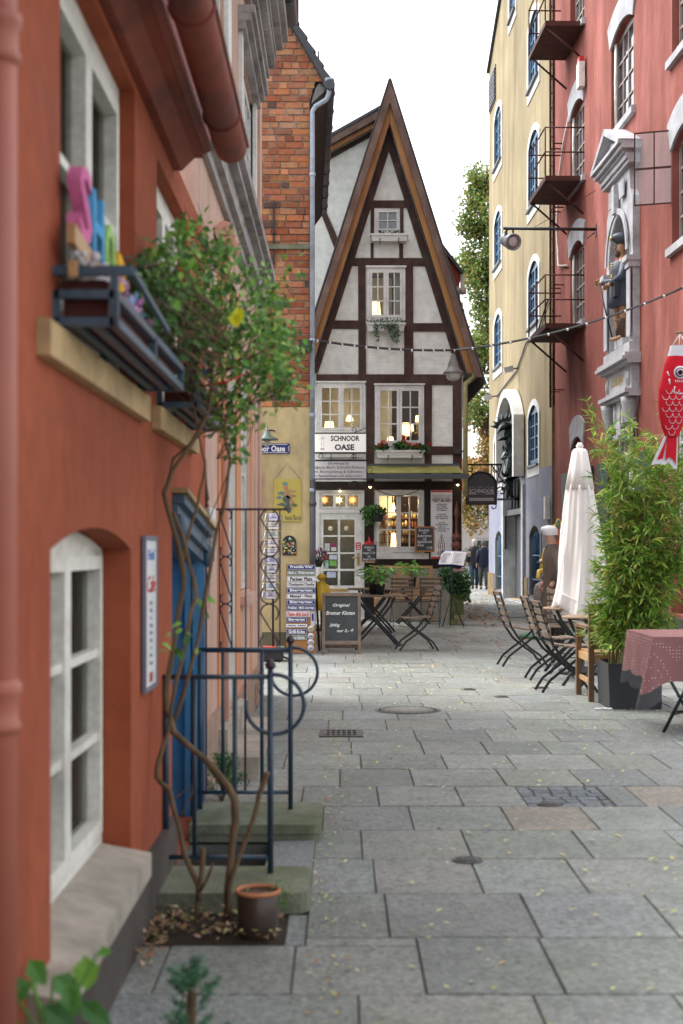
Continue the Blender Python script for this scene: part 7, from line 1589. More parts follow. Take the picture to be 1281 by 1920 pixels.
# ---- table with red dotted cloth under a plastic sheet
mt = bpy.data.materials.new('dotted_cloth'); mt.use_nodes = True; n_ = mt.node_tree.nodes; l_ = mt.node_tree.links; b_ = n_['Principled BSDF']; tc = n_.new('ShaderNodeTexCoord'); vo = n_.new('ShaderNodeTexVoronoi'); vo.inputs['Scale'].default_value = 40; vo.inputs['Randomness'].default_value = .12; l_.new(tc.outputs['Object'], vo.inputs['Vector'])
mp = n_.new('ShaderNodeMath'); mp.operation = 'LESS_THAN'; mp.inputs[1].default_value = .17; l_.new(vo.outputs['Distance'], mp.inputs[0]); mx = n_.new('ShaderNodeMix'); mx.data_type = 'RGBA'; l_.new(mp.outputs[0], mx.inputs[0]); mx.inputs[6].default_value = (.21, .062, .06, 1); mx.inputs[7].default_value = (.62, .45, .38, 1); l_.new(mx.outputs[2], b_.inputs['Base Color']); b_.inputs['Roughness'].default_value = .7
t = thing('covered_table', 'table with a dusky red dotted tablecloth at the right edge', 'table', (2.9, 11.2, 0)); x0, x1, y0, y1, zt_ = 2.36, 3.4, 10.72, 11.7, .74
mb = MB(); mb.box((x0 + .02, y0 + .02, zt_ - .03), (x1, y1, zt_ - .008)); mb.build('tabletop', M_wood, t); mb = MB()
for (a, b) in (((x0 + .45, y0 + .1, zt_ - .03), (x0 + .10, y0 + .15, 0)), ((x0 + .1, y0 + .8, zt_ - .03), (x0 + .5, y0 + .85, 0)), ((x1 - .1, y0 + .1, zt_ - .03), (x1 - .5, y0 + .15, 0))): mb.tube([a, b], .014, 7)
mb.tube([(x0 + .17, y0 + .14, .14), (x0 + .55, y0 + .84, .1)], .008, 5); mb.tube([(x0 + .2, y0 + .15, .16), (x1 - .4, y0 + .2, .18)], .008, 5); mb.build('legs', M_black, t)
def cloth(x0, x1, y0, y1, zt, drop, amp, seed, off=0.0):
    m = MB(); r_ = random.Random(seed); per = []; N = 40
    for i in range(N + 1): per.append((x0, y1 + (y0 - y1) * i / N, (-1, 0)))
    for i in range(1, 9): a = i / 9 * math.pi / 2; per.append((x0, y0, (-math.cos(a), -math.sin(a))))
    for i in range(N + 1): per.append((x0 + (x1 - x0) * i / N, y0, (0, -1)))
    L_ = len(per); vs = []
    for k in range(9):
        f = k / 8; g = f * drop / .32
        for i, (x, y, nn__) in enumerate(per):
            corner = math.exp(-((i - N - 4) / 7.0) ** 2); w = math.sin(i * .42 + seed) * amp * g + corner * .10 * g + off; dz = drop * f * (1 + .32 * corner + .04 * math.sin(i * .33 + seed)); vs.append(V((x + nn__[0] * (w + .012 + .03 * g), y + nn__[1] * (w + .012 + .03 * g), zt - dz - (.0 if k else 0))))
    m.add(vs, [(k * L_ + i, k * L_ + i + 1, (k + 1) * L_ + i + 1, (k + 1) * L_ + i) for k in range(8) for i in range(L_ - 1)], True)
    m.add([V((x0 - .012, y0 - .012, zt + .001)), V((x1, y0 - .012, zt + .001)), V((x1, y1, zt + .001)), V((x0 - .012, y1, zt + .001))], [(0, 1, 2, 3)]); return m
tcl = tag(cloth(x0, x1, y0, y1, zt_, .32, .012, 1).build('tablecloth', mt, recalc=False), 'dusky red tablecloth with small pale dots', 'tablecloth')
tag(cloth(x0, x1, y0, y1, zt_ + .004, .42, .012, 1, .006).build('plastic_cover', M_plastic, recalc=False), 'clear plastic sheet hanging over the dotted tablecloth', 'plastic sheet')
mb = MB()
for k in range(5): mb.ball((2.22 + k * .03, 12.38 + rnd.uniform(-.01, .01), .012), .016, 8, (1.4, 1, .6))
tag(mb.build('crumpled_paper', M_white), 'crumpled white scrap beside the foot of the black planter', 'litter')
# ---- carp windsock
Yk = 11.0; KP = lambda px, py, dy=0: V(((px - CX) * Yk / F, Yk + dy, CH + (HY - py) * Yk / F)); t = thing('carp_windsock', 'red and white carp windsock hanging from a cord', 'windsock', tuple(KP(1262, 880)))
prof = [(648, 1272, 15), (668, 1270, 18), (682, 1267, 21), (705, 1265, 24), (730, 1262, 27), (755, 1262, 28), (780, 1261, 25), (800, 1260, 20), (818, 1260, 13)]
mb = MB(); kk = Yk / F; n = 28; vs = []
for (py, px, r) in prof:
    for j in range(n): a = math.tau * j / n; vs.append(KP(px, py) + V((math.cos(a) * r * kk, math.sin(a) * r * kk * .55, 0)))
for i in range(len(prof) - 1):
    mb.col = (.72, .7, .74) if i < 1 else (.62, .012, .03)
    for j in range(n): mb.add([vs[i * n + j], vs[i * n + (j + 1) % n], vs[(i + 1) * n + (j + 1) % n], vs[(i + 1) * n + j]], [(0, 1, 2, 3)], False)
sock = mb.build('body', M_vcm, t)
def kside(px, py):     # point on the near surface
    for (a, b) in zip(prof, prof[1:]):
        if a[0] <= py <= b[0]:
            f = (py - a[0]) / (b[0] - a[0]); cx = a[1] + (b[1] - a[1]) * f; r = a[2] + (b[2] - a[2]) * f; u = max(-.98, min(.98, (px - cx) / r)); return KP(px, py) + V((0, -r * kk * .55 * math.sqrt(1 - u * u) - .004, 0))
    return KP(px, py, -.05)
mb = MB(); mb.col = (.75, .7, .72)
for row, py in enumerate(range(732, 815, 11)):
    for q in range(7):
        px = 1228 + q * 12 + (row % 2) * 6; cxr = [(a[1], a[2]) for a in prof if a[0] >= py][0]
        if abs(px - cxr[0]) < cxr[1] - 6: mb.tube([kside(px + 6 * math.cos(a), min(817, py + 8 * math.sin(a))) for a in [rad(d) for d in (180, 150, 120, 90, 60, 30, 0)] if True], .0022, 4, False)
mb.build('scales', M_vcm, t)
mb = MB()
for r, c_, o_ in ((12, (.75, .75, .78), .0), (9, (.02, .02, .08), .003), (7, (.7, .5, .55), .006), (4.5, (.01, .01, .02), .009)): mb.col = c_; cc = kside(1272, 700) + V((0, -.006 - o_, 0)); mb.lathe([(r * kk, 0), (r * kk, .003), (.0005, .003)], cc, 24, axis=(0, -1, 0))
mb.col = (.75, .72, .75)
for k in range(5): mb.tube([kside(1263 + k * 4, 714), kside(1264 + k * 4, 719)], .004, 4)
mb.tube([kside(1249, 698), kside(1252, 706)], .005, 4); mb.tube([kside(1252, 712), kside(1253, 722)], .006, 4); mb.tube([kside(1262, 726), kside(1260, 736), kside(1270, 740), kside(1284, 738)], .005, 5); mb.build('face_marks', M_vcm, t)
mb = MB()
class WKc: 
    def p(s, a, h, d=0): return KP(a, h, -d)
wk = WKc(); mb.col = (.72, .7, .74); mb.plate(wk, [(1248, 815), (1222, 872), (1240, 869), (1247, 872), (1254, 866), (1264, 878), (1270, 880), (1272, 815)], [], -.012, .0); mb.col = (.62, .012, .03); mb.plate(wk, [(1252, 817), (1232, 862), (1243, 860), (1250, 824)], [], .001, .006); mb.plate(wk, [(1251, 817), (1247, 864), (1254, 857), (1262, 862), (1267, 872), (1269, 817)], [], .0065, .012); mb.plate(wk, [(1278, 745), (1270, 758), (1276, 768), (1290, 762), (1290, 745)], [], .19, .2)
mb.build('fin', M_vcm, t, split=True); mb = MB()
for (px) in (1258, 1270, 1286): mb.tube([KP(px, 649, -.06), KP(1275, 626)], .003, 4)
mb.build('cords', M_white, t); mb = MB(); mb.tube([KP(1266, 624), V((5.35, 11.3, KP(0, 624).z + .1))], .008, 6); mb.build('pole', M_wood, t)
# ================================================================== left foreground plants
rt = thing('climbing_rose', 'climbing rose with bare twisting stems and a leafy head against the red house', 'climbing plant', (-.5, 5.35, 0)); cn = MB()
def stem(pts, Y0, Y1, r0, r1):
    n = len(pts); q = [P(px, py, Y0 + (Y1 - Y0) * (1 - (py - 400) / 1300)) for (px, py) in pts]; q = [p if p.z > -.01 else V((p.x, p.y, -.005)) for p in q]
    out = [q[0]]
    for a, b in zip(q, q[1:]): out.append((a + b) / 2 + rdir() * .006); out.append(b)
    cn.tube(out, [.82 * (r0 + (r1 - r0) * i / (len(out) - 1)) * rnd.uniform(.85, 1.2) for i in range(len(out))], 8)
stem([(428, 1722), (432, 1620), (442, 1540), (440, 1500), (415, 1460), (380, 1420), (325, 1372), (312, 1330), (312, 1290), (328, 1200), (345, 1100), (342, 1060), (322, 980), (308, 925), (325, 880), (360, 830), (392, 770), (398, 690), (410, 600)], 5.32, 5.75, .017, .008)
stem([(368, 1725), (372, 1660), (345, 1600), (330, 1530), (318, 1480), (294, 1457), (300, 1420), (316, 1370), (330, 1280), (352, 1180), (368, 1120), (362, 1080), (345, 1010), (325, 960)], 5.3, 5.6, .012, .009)
stem([(420, 1722), (430, 1660), (455, 1590), (480, 1520), (497, 1462), (502, 1448)], 5.3, 5.4, .012, .013)
stem([(318, 1372), (345, 1300), (372, 1200), (388, 1100), (405, 1000), (425, 920), (432, 860), (420, 800), (440, 730), (470, 640)], 5.4, 6.0, .012, .006)
stem([(342, 1060), (360, 980), (375, 920), (385, 870), (370, 800), (355, 740)], 5.5, 5.7, .009, .004); stem([(372, 1690), (378, 1640), (381, 1590)], 5.3, 5.3, .011, .012); stem([(375, 1670), (392, 1640), (400, 1618)], 5.3, 5.3, .008, .005); stem([(308, 925), (325, 860), (380, 810), (432, 800), (455, 740)], 5.6, 5.9, .008, .004)
stem([(322, 1500), (345, 1485), (362, 1475)], 5.4, 5.4, .004, .002); stem([(340, 1530), (355, 1500), (362, 1478)], 5.4, 5.4, .004, .002)
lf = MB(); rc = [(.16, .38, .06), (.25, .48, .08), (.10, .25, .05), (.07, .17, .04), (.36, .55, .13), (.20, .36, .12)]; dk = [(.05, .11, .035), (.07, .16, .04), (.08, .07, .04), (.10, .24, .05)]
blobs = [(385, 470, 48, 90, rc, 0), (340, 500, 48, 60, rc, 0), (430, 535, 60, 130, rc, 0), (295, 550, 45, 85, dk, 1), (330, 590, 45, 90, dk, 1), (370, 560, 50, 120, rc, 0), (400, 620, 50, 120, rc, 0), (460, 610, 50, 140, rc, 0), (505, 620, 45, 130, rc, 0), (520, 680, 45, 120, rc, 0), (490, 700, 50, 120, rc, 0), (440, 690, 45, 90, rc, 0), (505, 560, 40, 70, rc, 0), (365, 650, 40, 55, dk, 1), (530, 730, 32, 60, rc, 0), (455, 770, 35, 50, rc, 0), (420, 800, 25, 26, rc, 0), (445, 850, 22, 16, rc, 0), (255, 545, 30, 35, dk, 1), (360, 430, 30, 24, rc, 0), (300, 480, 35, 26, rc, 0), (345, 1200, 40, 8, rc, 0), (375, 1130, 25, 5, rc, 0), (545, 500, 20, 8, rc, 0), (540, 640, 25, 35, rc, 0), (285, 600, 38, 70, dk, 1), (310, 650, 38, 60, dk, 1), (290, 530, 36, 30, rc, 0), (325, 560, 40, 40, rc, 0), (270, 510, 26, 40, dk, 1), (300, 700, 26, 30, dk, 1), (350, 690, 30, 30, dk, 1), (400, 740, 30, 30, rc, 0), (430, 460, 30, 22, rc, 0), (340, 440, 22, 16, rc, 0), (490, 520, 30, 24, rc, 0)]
for (px, py, r, n, cols, dark) in blobs:
    Yb_ = (4.85 if px < 300 else 5.2 if px < 350 else 5.45) if dark or px < 350 else rnd.uniform(5.5, 6.1); c = P(px, py, Yb_); rr = r * Yb_ / F
    for k in range(max(2, n // 9)):
        rr = r * Yb_ / F * rnd.choice([.8, 1, 1.15, 1.5])
        e = c + V((rnd.gauss(0, .5) * rr, rnd.gauss(0, .9) * .16, rnd.gauss(0, .5) * rr)); s = P(rnd.uniform(380, 450), min(py + 90, 860), Yb_ + .1); m = s.lerp(e, .55) + rdir() * .05
        if k % 3 == 0: cn.tube([s, m, e], [.0035, .0025, .0012], 4, False)
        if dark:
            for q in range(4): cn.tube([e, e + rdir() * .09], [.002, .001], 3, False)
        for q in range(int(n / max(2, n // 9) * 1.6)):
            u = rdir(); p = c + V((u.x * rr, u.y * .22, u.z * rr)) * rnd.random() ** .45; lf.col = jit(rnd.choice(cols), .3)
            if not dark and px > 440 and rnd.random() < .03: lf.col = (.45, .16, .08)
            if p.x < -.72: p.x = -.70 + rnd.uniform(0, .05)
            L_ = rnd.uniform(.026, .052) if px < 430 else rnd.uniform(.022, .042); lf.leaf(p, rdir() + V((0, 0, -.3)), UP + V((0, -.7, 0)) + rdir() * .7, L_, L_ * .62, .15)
for (px, py) in ((437, 585), (445, 575)):
    lf.col = (.75, .72, .02); lf.leaf(P(px, py, 5.3), V((.2, 0, -1)), V((0, -1, .2)), .06, .045, .1)
cn.build('stems', M_bark, rt); lf.build('foliage', M_leaf, rt, recalc=False)
mb = MB(); mb.tube([P(385, 722, 5.6), P(425, 716, 5.6), P(462, 700, 5.6)], .004, 5); mb.build('red_tie', M_redsign, rt)
# flower bed with dry leaves, brown pot
bd = thing('flower_bed', 'small soil bed strewn with dry leaves at the rose foot', 'flower bed', (-.5, 5.25, 0)); mb = MB(); vs = []
nx, ny = 16, 12
for j in range(ny + 1):
    for i in range(nx + 1): x = -.725 + .52 * i / nx; y = 5.03 + .42 * j / ny; e_ = min(i, nx - i, j, ny - j) / 3; vs.append((x, y, -.005 + min(1, e_) * (.02 + .014 * math.sin(i * 1.7) * math.cos(j * 1.3))))
mb.add(vs, [(j * (nx + 1) + i, j * (nx + 1) + i + 1, (j + 1) * (nx + 1) + i + 1, (j + 1) * (nx + 1) + i) for j in range(ny) for i in range(nx)], True); mb.build('soil', M_soil, bd, recalc=False)
mb = MB()
for k in range(330):
    x = rnd.uniform(-.72, -.23); y = rnd.uniform(5.04, 5.42) if rnd.random() < .85 else rnd.uniform(4.7, 5.05); 
    if y < 5.04: x = rnd.uniform(-.7, -.62)
    a = rnd.uniform(0, 6.28); mb.col = jit(rnd.choice([(.34, .22, .10), (.45, .32, .18), (.22, .13, .07), (.42, .42, .18), (.5, .28, .2)]), .3); L_ = rnd.uniform(.015, .04); mb.leaf(V((x, y, .022 + rnd.uniform(0, .025))), V((math.cos(a), math.sin(a), rnd.uniform(-.3, .5))), UP + rdir() * .5, L_, L_ * .55, rnd.uniform(-.4, .4))
mb.build('dry_leaves', M_leaf, bd, recalc=False)
Yo = 5.14; c = V(((484 - CX) * Yo / F, Yo, .0)); t = thing('brown_pot', 'dark brown glazed pot with a terracotta rim at the edge of the bed', 'flower pot', tuple(c)); mb = MB(); mb.lathe([(.068, 0), (.072, .01), (.076, .155), (.074, .158), (.066, .158)], c, 28); mb.build('body', M_pot, t)
mb = MB(); mb.tube([c + V((.077 * math.cos(a), .077 * math.sin(a), .166)) for a in [i * math.tau / 28 for i in range(29)]], .0085, 8, False); mb.build('rim', M_terra, t); mb = MB(); mb.lathe([(.07, .13), (.07, .148), (.01, .153)], c, 18); mb.build('soil', M_soil, t); mb = MB(); leafball(mb, c + V((.085, .02, .15)), .035, .04, .05, 150, .012, [(.12, .25, .05), (.2, .33, .08)], .6); leafball(mb, c + V((0, 0, .155)), .06, .06, .006, 40, .014, [(.4, .35, .25), (.3, .2, .12)]); mb.build('foliage', M_leaf, t, recalc=False)
def conifer(label, c, H_, r, cols, name='dwarf_conifer', n=900, L=.02, group=None):
    t = thing(name, label, 'shrub', tuple(c), group); cn_ = MB(); lf_ = MB(); c = V(c)
    for k in range(max(6, n // 60)):
        f = rnd.random(); a = rnd.uniform(0, 6.28); o = c + V((rnd.uniform(-.15, .15) * r, rnd.uniform(-.15, .15) * r, H_ * f * .8)); e = o + V((math.cos(a), math.sin(a), .75)) * r * (1.15 - f * .7) * rnd.uniform(.7, 1.1); cn_.tube([c, o, e], [.005, .003, .001], 4, False)
        for q in range(n // max(6, n // 60)): g = rnd.uniform(.15, 1); p = o.lerp(e, g) + rdir() * r * .1; lf_.col = jit(rnd.choice(cols), .3); lf_.leaf3(p, (e - o).normalized() + rdir() * .9, rdir(), L * rnd.uniform(.6, 1.2), L * .35)
    cn_.build('stems', M_bark, t); lf_.build('foliage', M_leaf, t, recalc=False); return t
conifer('small bushy shrub growing between the far railing and the pale steps', (-.66, 7.9, .0), .28, .15, [(.06, .16, .06), (.09, .22, .08), (.14, .26, .09)], 'small_shrub', 1500, .022)
# ---- blurred plants in pots at the very front
c = V((-.40, 3.55, 0)); t = conifer('bluish green conifer sprig at the bottom edge of the picture', (-.375, 3.55, .12), .30, .085, [(.05, .17, .10), (.08, .24, .13), (.12, .28, .14)], n=1500, L=.018)
mb = MB(); mb.lathe([(.06, -.118), (.085, .0), (.08, .01)], (-.375, 3.55, .12), 20); mb.build('pot', M_terra, t)
c = V((-.70, 3.3, 0)); t = thing('broadleaf_plant', 'large-leaved green plant in the bottom left corner', 'plant', (-.66, 3.2, 0)); lf = MB(); cn = MB(); o = V((-.66, 3.2, .18))
for (px, py, L_, w_, dx, dz, col) in [(55, 1800, .07, .05, .5, -.6, (.10, .30, .05)), (100, 1830, .085, .055, .8, -.5, (.13, .34, .10)), (150, 1880, .09, .05, .7, -.4, (.06, .18, .04)), (160, 1792, .075, .062, .1, -1, (.20, .42, .06)), (30, 1870, .08, .05, -.4, -.5, (.05, .15, .03)), (80, 1885, .09, .05, .9, -.5, (.05, .16, .04)), (185, 1785, .03, .025, .9, .1, (.14, .36, .06)), (20, 1905, .09, .05, -.3, -.4, (.09, .26, .05)), (110, 1910, .09, .05, .3, -.4, (.07, .2, .04)), (60, 1840, .08, .06, -.5, -.3, (.08, .24, .05)), (125, 1850, .07, .05, .3, -.7, (.1, .28, .06))]:
    p = P(px, py, 3.2 + rnd.uniform(-.08, .08)); lf.col = col; lf.leaf(p, V((dx, -.25, dz)), V((.1, -1, .6)), L_, w_, .12); cn.tube([o, (o + p) / 2 + V((0, 0, .05)), p], .0035, 5)
cn.build('stems', mat('green_stem', (.12, .3, .05)), t); lf.build('foliage', M_leaf, t, recalc=False); mb = MB(); mb.lathe([(.05, .002), (.062, .16), (.066, .18), (.05, .18)], (-.66, 3.2, 0), 24); mb.build('pot', M_terra, t)
# ================================================================== people
def person(label, base, facing, H_, vs, es, name='person'):
    pass
def Rz(v, a): return V((v[0] * math.cos(a) - v[1] * math.sin(a), v[0] * math.sin(a) + v[1] * math.cos(a), v[2]))
def figure(label, pos, ang, H_, arms, legs, lean=0.0):
    """body in local metres facing -Y then turned by ang; returns empty and a mapper"""
    t = thing('person', label, 'person', pos); k = H_ / 1.75; O = V(pos)
    G = lambda x, y, z: O + Rz((x * k, (y - lean * max(0, z - .9)) * k, z * k), ang)
    vs = [(G(0, 0, .98), .135 * k), (G(0, .01, 1.15), .13 * k), (G(0, .01, 1.33), .15 * k), (G(0, .01, 1.44), .07 * k), (G(0, 0, 1.53), .058 * k)]
    es = [(0, 1), (1, 2), (2, 3), (3, 4)]
    for s, (ex, wx, hx) in zip((-1, 1), arms):
        b = len(vs); vs += [(G(s * .15, .015, 1.35), .045 * k), (G(*ex), .05 * k), (G(*wx), .036 * k), (G(*hx), .033 * k)]; es += [(3, b), (b, b + 1), (b + 1, b + 2), (b + 2, b + 3)]
    for s, (kx, ax, tx) in zip((-1, 1), legs):
        b = len(vs); vs += [(G(s * .09, 0, .88), .09 * k), (G(*kx), .062 * k), (G(*ax), .042 * k), (G(*tx), .036 * k)]; es += [(0, b), (b, b + 1), (b + 1, b + 2), (b + 2, b + 3)]
    # head with chin, nose and ears on the same skin
    b = len(vs); vs += [(G(0, -.01, 1.60), .075 * k), (G(0, -.012, 1.68), .088 * k), (G(0, 0, 1.74), .06 * k), (G(0, -.098, 1.63), .014 * k), (G(-.082, .01, 1.64), .018 * k), (G(.082, .01, 1.64), .018 * k)]
    es += [(4, b), (b, b + 1), (b + 1, b + 2), (b, b + 3), (b, b + 4), (b, b + 5)]
    skin('body', vs, es, M_skin, t, 2, 0); return t, G, k
def shell(G, k, rings, n=22, amp=.03, fr=5):
    m = MB(); vs = []
    for i, (x, y, z, rx, ry) in enumerate(rings):
        for j in range(n): a = math.tau * j / n; f = 1 + amp * math.sin(a * fr + i); vs.append(G(x + math.cos(a) * rx * f, y + math.sin(a) * ry * f, z))
    K = len(rings); m.add(vs, [(i * n + j, i * n + (j + 1) % n, (i + 1) * n + (j + 1) % n, (i + 1) * n + j) for i in range(K - 1) for j in range(n)], True); return m
def limb(m, G, k, pts, rs): m.tube([G(*p) for p in pts], [r * k for r in rs], 12)
def fingers(t, G, k, hand, m=M_skin):
    mb = MB(); x, y, z = hand
    for i in range(4): 
        o_ = (i - 1.5) * .019; l = (.055, .068, .064, .05)[i]
        mb.tube([G(x, y + o_, z - .02), G(x + .004, y + o_, z - .02 - l * .5), G(x + .01, y + o_ * .9 - .004, z - .02 - l)], [.0095 * k, .009 * k, .007 * k], 6)
    mb.tube([G(x + .01, y - .03, z + .005), G(x + .012, y - .052, z - .02), G(x + .012, y - .055, z - .045)], [.011 * k, .010 * k, .008 * k], 6); mb.build('hand', m, t)
# man in brown coat with white cap; profile to the left, hands low
t, G, k = figure('older man in a long brown coat and white cap looking down beside the parasol', (3.19, 21.2, 0), rad(-80), 1.70, [((-.22, .03, 1.15), (-.22, -.10, .94), (-.215, -.14, .88)), ((.22, .02, 1.15), (.21, -.10, .94), (.2, -.15, .87))], [((-.1, -.02, .5), (-.1, .03, .09), (-.10, -.1, .035)), ((.1, -.02, .5), (.1, .04, .09), (.10, -.08, .035))], .10)
mc = mat('brown_wool', (.135, .10, .08), (.10, .075, .06), 30, .95, .3, 90); mb = shell(G, k, [(0, .02, .30, .25, .22), (0, .02, .55, .24, .21), (0, .02, .85, .225, .20), (0, .02, 1.08, .215, .19), (0, .02, 1.3, .215, .175), (0, .015, 1.42, .195, .14), (0, .01, 1.485, .12, .10), (0, .01, 1.52, .085, .08)], 24, .025, 7)
limb(mb, G, k, [(-.17, .01, 1.42), (-.22, .03, 1.15), (-.22, -.09, .955)], [.085, .075, .062]); limb(mb, G, k, [(.17, .01, 1.42), (.22, .02, 1.15), (.21, -.09, .955)], [.085, .075, .062]); mb.build('coat', mc, t)
mb = MB(); limb(mb, G, k, [(0, .07, 1.49), (.09, .0, 1.50), (.03, -.08, 1.47), (-.09, -.02, 1.50), (0, .07, 1.49)], [.03] * 5); mb.build('scarf', mat('grey_violet_scarf', (.12, .11, .16), (.08, .07, .1), 9, .9), t)
mb = shell(G, k, [(0, -.0, 1.655, .098, .108), (0, -.01, 1.69, .108, .12), (0, -.02, 1.745, .118, .135), (0, -.02, 1.785, .10, .115), (0, -.01, 1.805, .05, .055), (0, -.01, 1.808, .004, .004)], 20, .03, 6); mb.build('cap', mat('white_cap', (.75, .75, .76), (.66, .66, .68), 14, .85, .2, 50), t)
mb = MB(); 
for s in (-1, 1): limb(mb, G, k, [(s * .1, 0, .6), (s * .1, .03, .3), (s * .1, .04, .08)], [.085, .075, .075]); limb(mb, G, k, [(s * .1, .07, .045), (s * .1, -.06, .045), (s * .1, -.15, .035)], [.048, .045, .035])
mb.build('trousers_and_shoes', mat('dark_trousers', (.05, .042, .038)), t); fingers(t, G, k, (.2, -.15, .86)); fingers(t, G, k, (-.215, -.14, .87))
mb = shell(G, k, [(0, .045, 1.57, .055, .05), (0, .04, 1.61, .083, .07), (0, .03, 1.66, .095, .09)], 16, .04, 6); mb.build('hair', mat('grey_hair', (.16, .14, .13), None, 20, .9), t)
mb = MB()
for s in (-1, 1): mb.ball(G(s * .034, -.088, 1.665), .012 * k, 8)
mb.build('eyes', M_black, t)
# two walkers seen from behind, far down the lane
def walker(label, pos, H_, coat, trou, hair, ph, extra=None):
    legs = [((-.1, -.12 * ph, .5), (-.09, .10 - .26 * ph, .10), (-.09, .02 - .26 * ph, .035)), ((.1, .10 * ph - .04, .5), (.09, .30 * ph, .12), (.09, .24 * ph, .04))]
    t, G, k = figure(label, pos, rad(180), H_, [((-.23, .03, 1.15), (-.24, -.05, .92), (-.24, -.07, .86)), ((.23, .03, 1.15), (.24, -.02, .92), (.24, -.04, .86))], legs)
    mb = shell(G, k, [(0, .0, .82, .185, .14), (0, .0, 1.0, .19, .15), (0, .0, 1.2, .195, .15), (0, .0, 1.38, .2, .14), (0, .0, 1.47, .155, .11), (0, 0, 1.53, .075, .07)], 20, .02, 6)
    for s in (-1, 1): limb(mb, G, k, [(s * .17, .01, 1.41), (s * .23, .03, 1.15), (s * .24, -.04, .93)], [.075, .065, .052])
    mb.build('jacket', mat('jacket%d' % len(MATS), coat, tuple(x * .7 for x in coat), 8, .7, .2, 60), t); mb = MB()
    for s, (kn, an, to) in zip((-1, 1), legs): limb(mb, G, k, [(s * .09, 0, .92), kn, (an[0], an[1], an[2] + .02)], [.105, .075, .062])
    mb.build('trousers', mat('trousers%d' % len(MATS), trou, None, 6, .85), t); mb = MB()
    for (kn, an, to) in legs: limb(mb, G, k, [(an[0], an[1] + .05, an[2] - .04), (to[0], to[1], to[2] + .005), (to[0], to[1] - .10, to[2])], [.045, .045, .03])
    mb.build('shoes', M_black, t); mb = shell(G, k, [(0, .045, 1.56, .07, .06), (0, .03, 1.62, .092, .085), (0, .015, 1.69, .1, .105), (0, .005, 1.75, .08, .085), (0, 0, 1.785, .02, .02)], 18, .04, 7); mb.build('hair', mat('hair%d' % len(MATS), hair, None, 20, .9), t); fingers(t, G, k, (.24, -.05, .86)); fingers(t, G, k, (-.24, -.07, .86))
walker('person with light hair in a black quilted jacket walking away down the lane', ((890 - CX) * 50.5 / F, 50.5, 0), 1.74, (.02, .022, .028), (.02, .035, .06), (.42, .38, .34), 1); walker('person with grey hair in a dark navy jacket walking away down the lane', ((907 - CX) * 49.5 / F, 49.5, 0), 1.70, (.014, .018, .04), (.06, .06, .065), (.10, .095, .09), -.35)
# ---- painted animal sculpture (donkey with yellow figures and a rooster on top)
Yd = 22.3; DP = lambda px, py, dy=0: V(((px - CX) * Yd / F, Yd + dy, CH + (HY - py) * Yd / F)); kd = Yd / F
t = thing('animal_sculpture', 'painted sculpture of a grey donkey carrying a yellow dog, a cat and a rooster', 'sculpture', (DP(1022, 0).x, Yd, 0))
vs = [(DP(1010, 1103), 11 * kd), (DP(1022, 1098, .1), 12 * kd), (DP(1036, 1096, .25), 12 * kd), (DP(1050, 1096, .42), 10 * kd), (DP(1062, 1075, .5), 7 * kd), (DP(1070, 1058, .55), 6 * kd), (DP(1080, 1064, .6), 4 * kd),
      (DP(1007, 1130, -.05), 7 * kd), (DP(1011, 1150, -.02), 3.6 * kd), (DP(1009, 1172, -.05), 3.2 * kd), (DP(1016, 1130, .12), 6.5 * kd), (DP(1021, 1150, .15), 3.4 * kd), (DP(1019, 1170, .15), 3 * kd), (DP(1046, 1130, .3), 5 * kd), (DP(1046, 1170, .3), 3 * kd), (DP(1056, 1128, .45), 5 * kd), (DP(1056, 1168, .45), 3 * kd)]
skin('donkey', vs, [(0, 1), (1, 2), (2, 3), (3, 4), (4, 5), (5, 6), (0, 7), (7, 8), (8, 9), (1, 10), (10, 11), (11, 12), (2, 13), (13, 14), (3, 15), (15, 16)], mat('donkey_grey', (.16, .13, .12), (.26, .22, .20), 14, .7, .4, 40), t, 2, 1)
vs = [(DP(1022, 1068), 6 * kd), (DP(1016, 1072, -.1), 5 * kd), (DP(1008, 1070, -.15), 4.5 * kd), (DP(1007, 1079, -.18), 4 * kd), (DP(1004, 1085, -.2), 3 * kd), (DP(1018, 1058), 5 * kd), (DP(1014, 1050, -.05), 4.5 * kd), (DP(1020, 1040), 3.4 * kd), (DP(1022, 1028), 3 * kd), (DP(1010, 1055, -.08), 3 * kd)]
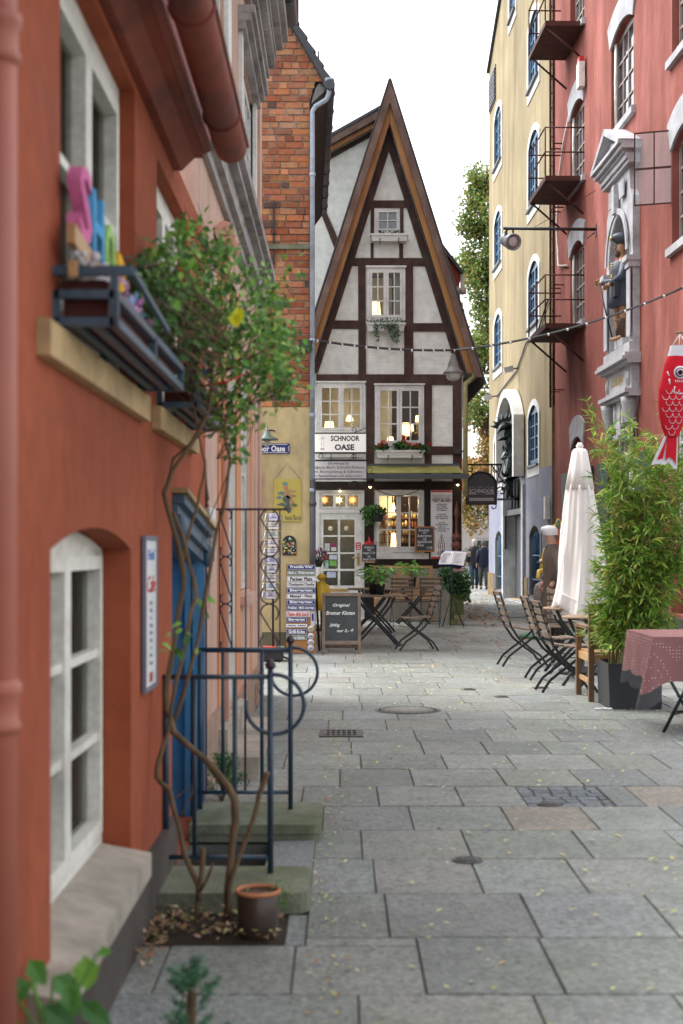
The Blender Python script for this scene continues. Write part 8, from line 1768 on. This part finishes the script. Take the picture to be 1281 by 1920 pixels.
skin('dog', vs, [(0, 1), (1, 2), (2, 3), (3, 4), (0, 5), (5, 6), (5, 7), (7, 8), (6, 9)], mat('painted_yellow', (.62, .36, .03), (.66, .48, .10), 20, .45), t, 2, 0)
vs = [(DP(1018, 1055, -.22), 4 * kd), (DP(1012, 1054, -.26), 3.6 * kd), (DP(1009, 1055, -.3), 3.4 * kd), (DP(1007, 1051, -.3), 1.3 * kd), (DP(1012, 1050, -.3), 1.3 * kd), (DP(1022, 1060, -.2), 3 * kd)]
skin('cat', vs, [(0, 1), (1, 2), (2, 3), (2, 4), (0, 5)], mat('painted_white', (.6, .55, .5), (.2, .1, .07), 60, .5), t, 2, 0)
vs = [(DP(1045, 1004), 5.5 * kd), (DP(1045, 997), 5 * kd), (DP(1043, 990), 3 * kd), (DP(1044, 1014), 3 * kd), (DP(1049, 1014), 1.5 * kd), (DP(1046, 1030), 1.2 * kd), (DP(1046, 1060, .1), 1.5 * kd), (DP(1046, 1090, .2), 2 * kd)]
skin('rooster', vs, [(0, 1), (1, 2), (0, 3), (3, 4), (3, 5), (5, 6), (6, 7)], mat('painted_orange', (.55, .13, .02), (.4, .08, .02), 10, .45), t, 2, 0)
mb = MB()
for i, c_ in enumerate([(.65, .5, .05), (.02, .12, .3), (.05, .3, .25), (.7, .6, .1), (.02, .1, .25)]):
    r_ = (9.0 - i * 1.5); mb.col = c_; mb.tube([DP(1046 + (math.cos(a) * r_ * .55) + 1, 985 - math.sin(a) * r_ * 1.5 + (3 if i else 2), i * .01) for a in [rad(d) for d in range(-10, 200, 18)]], .9 * kd, 6)
for (px, py, c_) in ((1038, 992, (.03, .3, .4)), (1040, 987, (.6, .5, .1)), (1052, 995, (.03, .25, .35))): mb.col = c_; mb.ball(DP(px, py), 2.5 * kd, 8, (1, 1, 1.6))
mb.build('tail_feathers', M_vc, t); mb = MB(); mb.lathe([(.42, 0), (.42, .05), (.36, .09), (.05, .1)], (DP(1022, 0).x + .05, Yd, 0), 18, fold=lambda a, k: 1 + .12 * math.sin(3 * a)); mb.build('base', mat('green_base', (.10, .22, .14), (.07, .15, .11), 5, .6, .3), t)
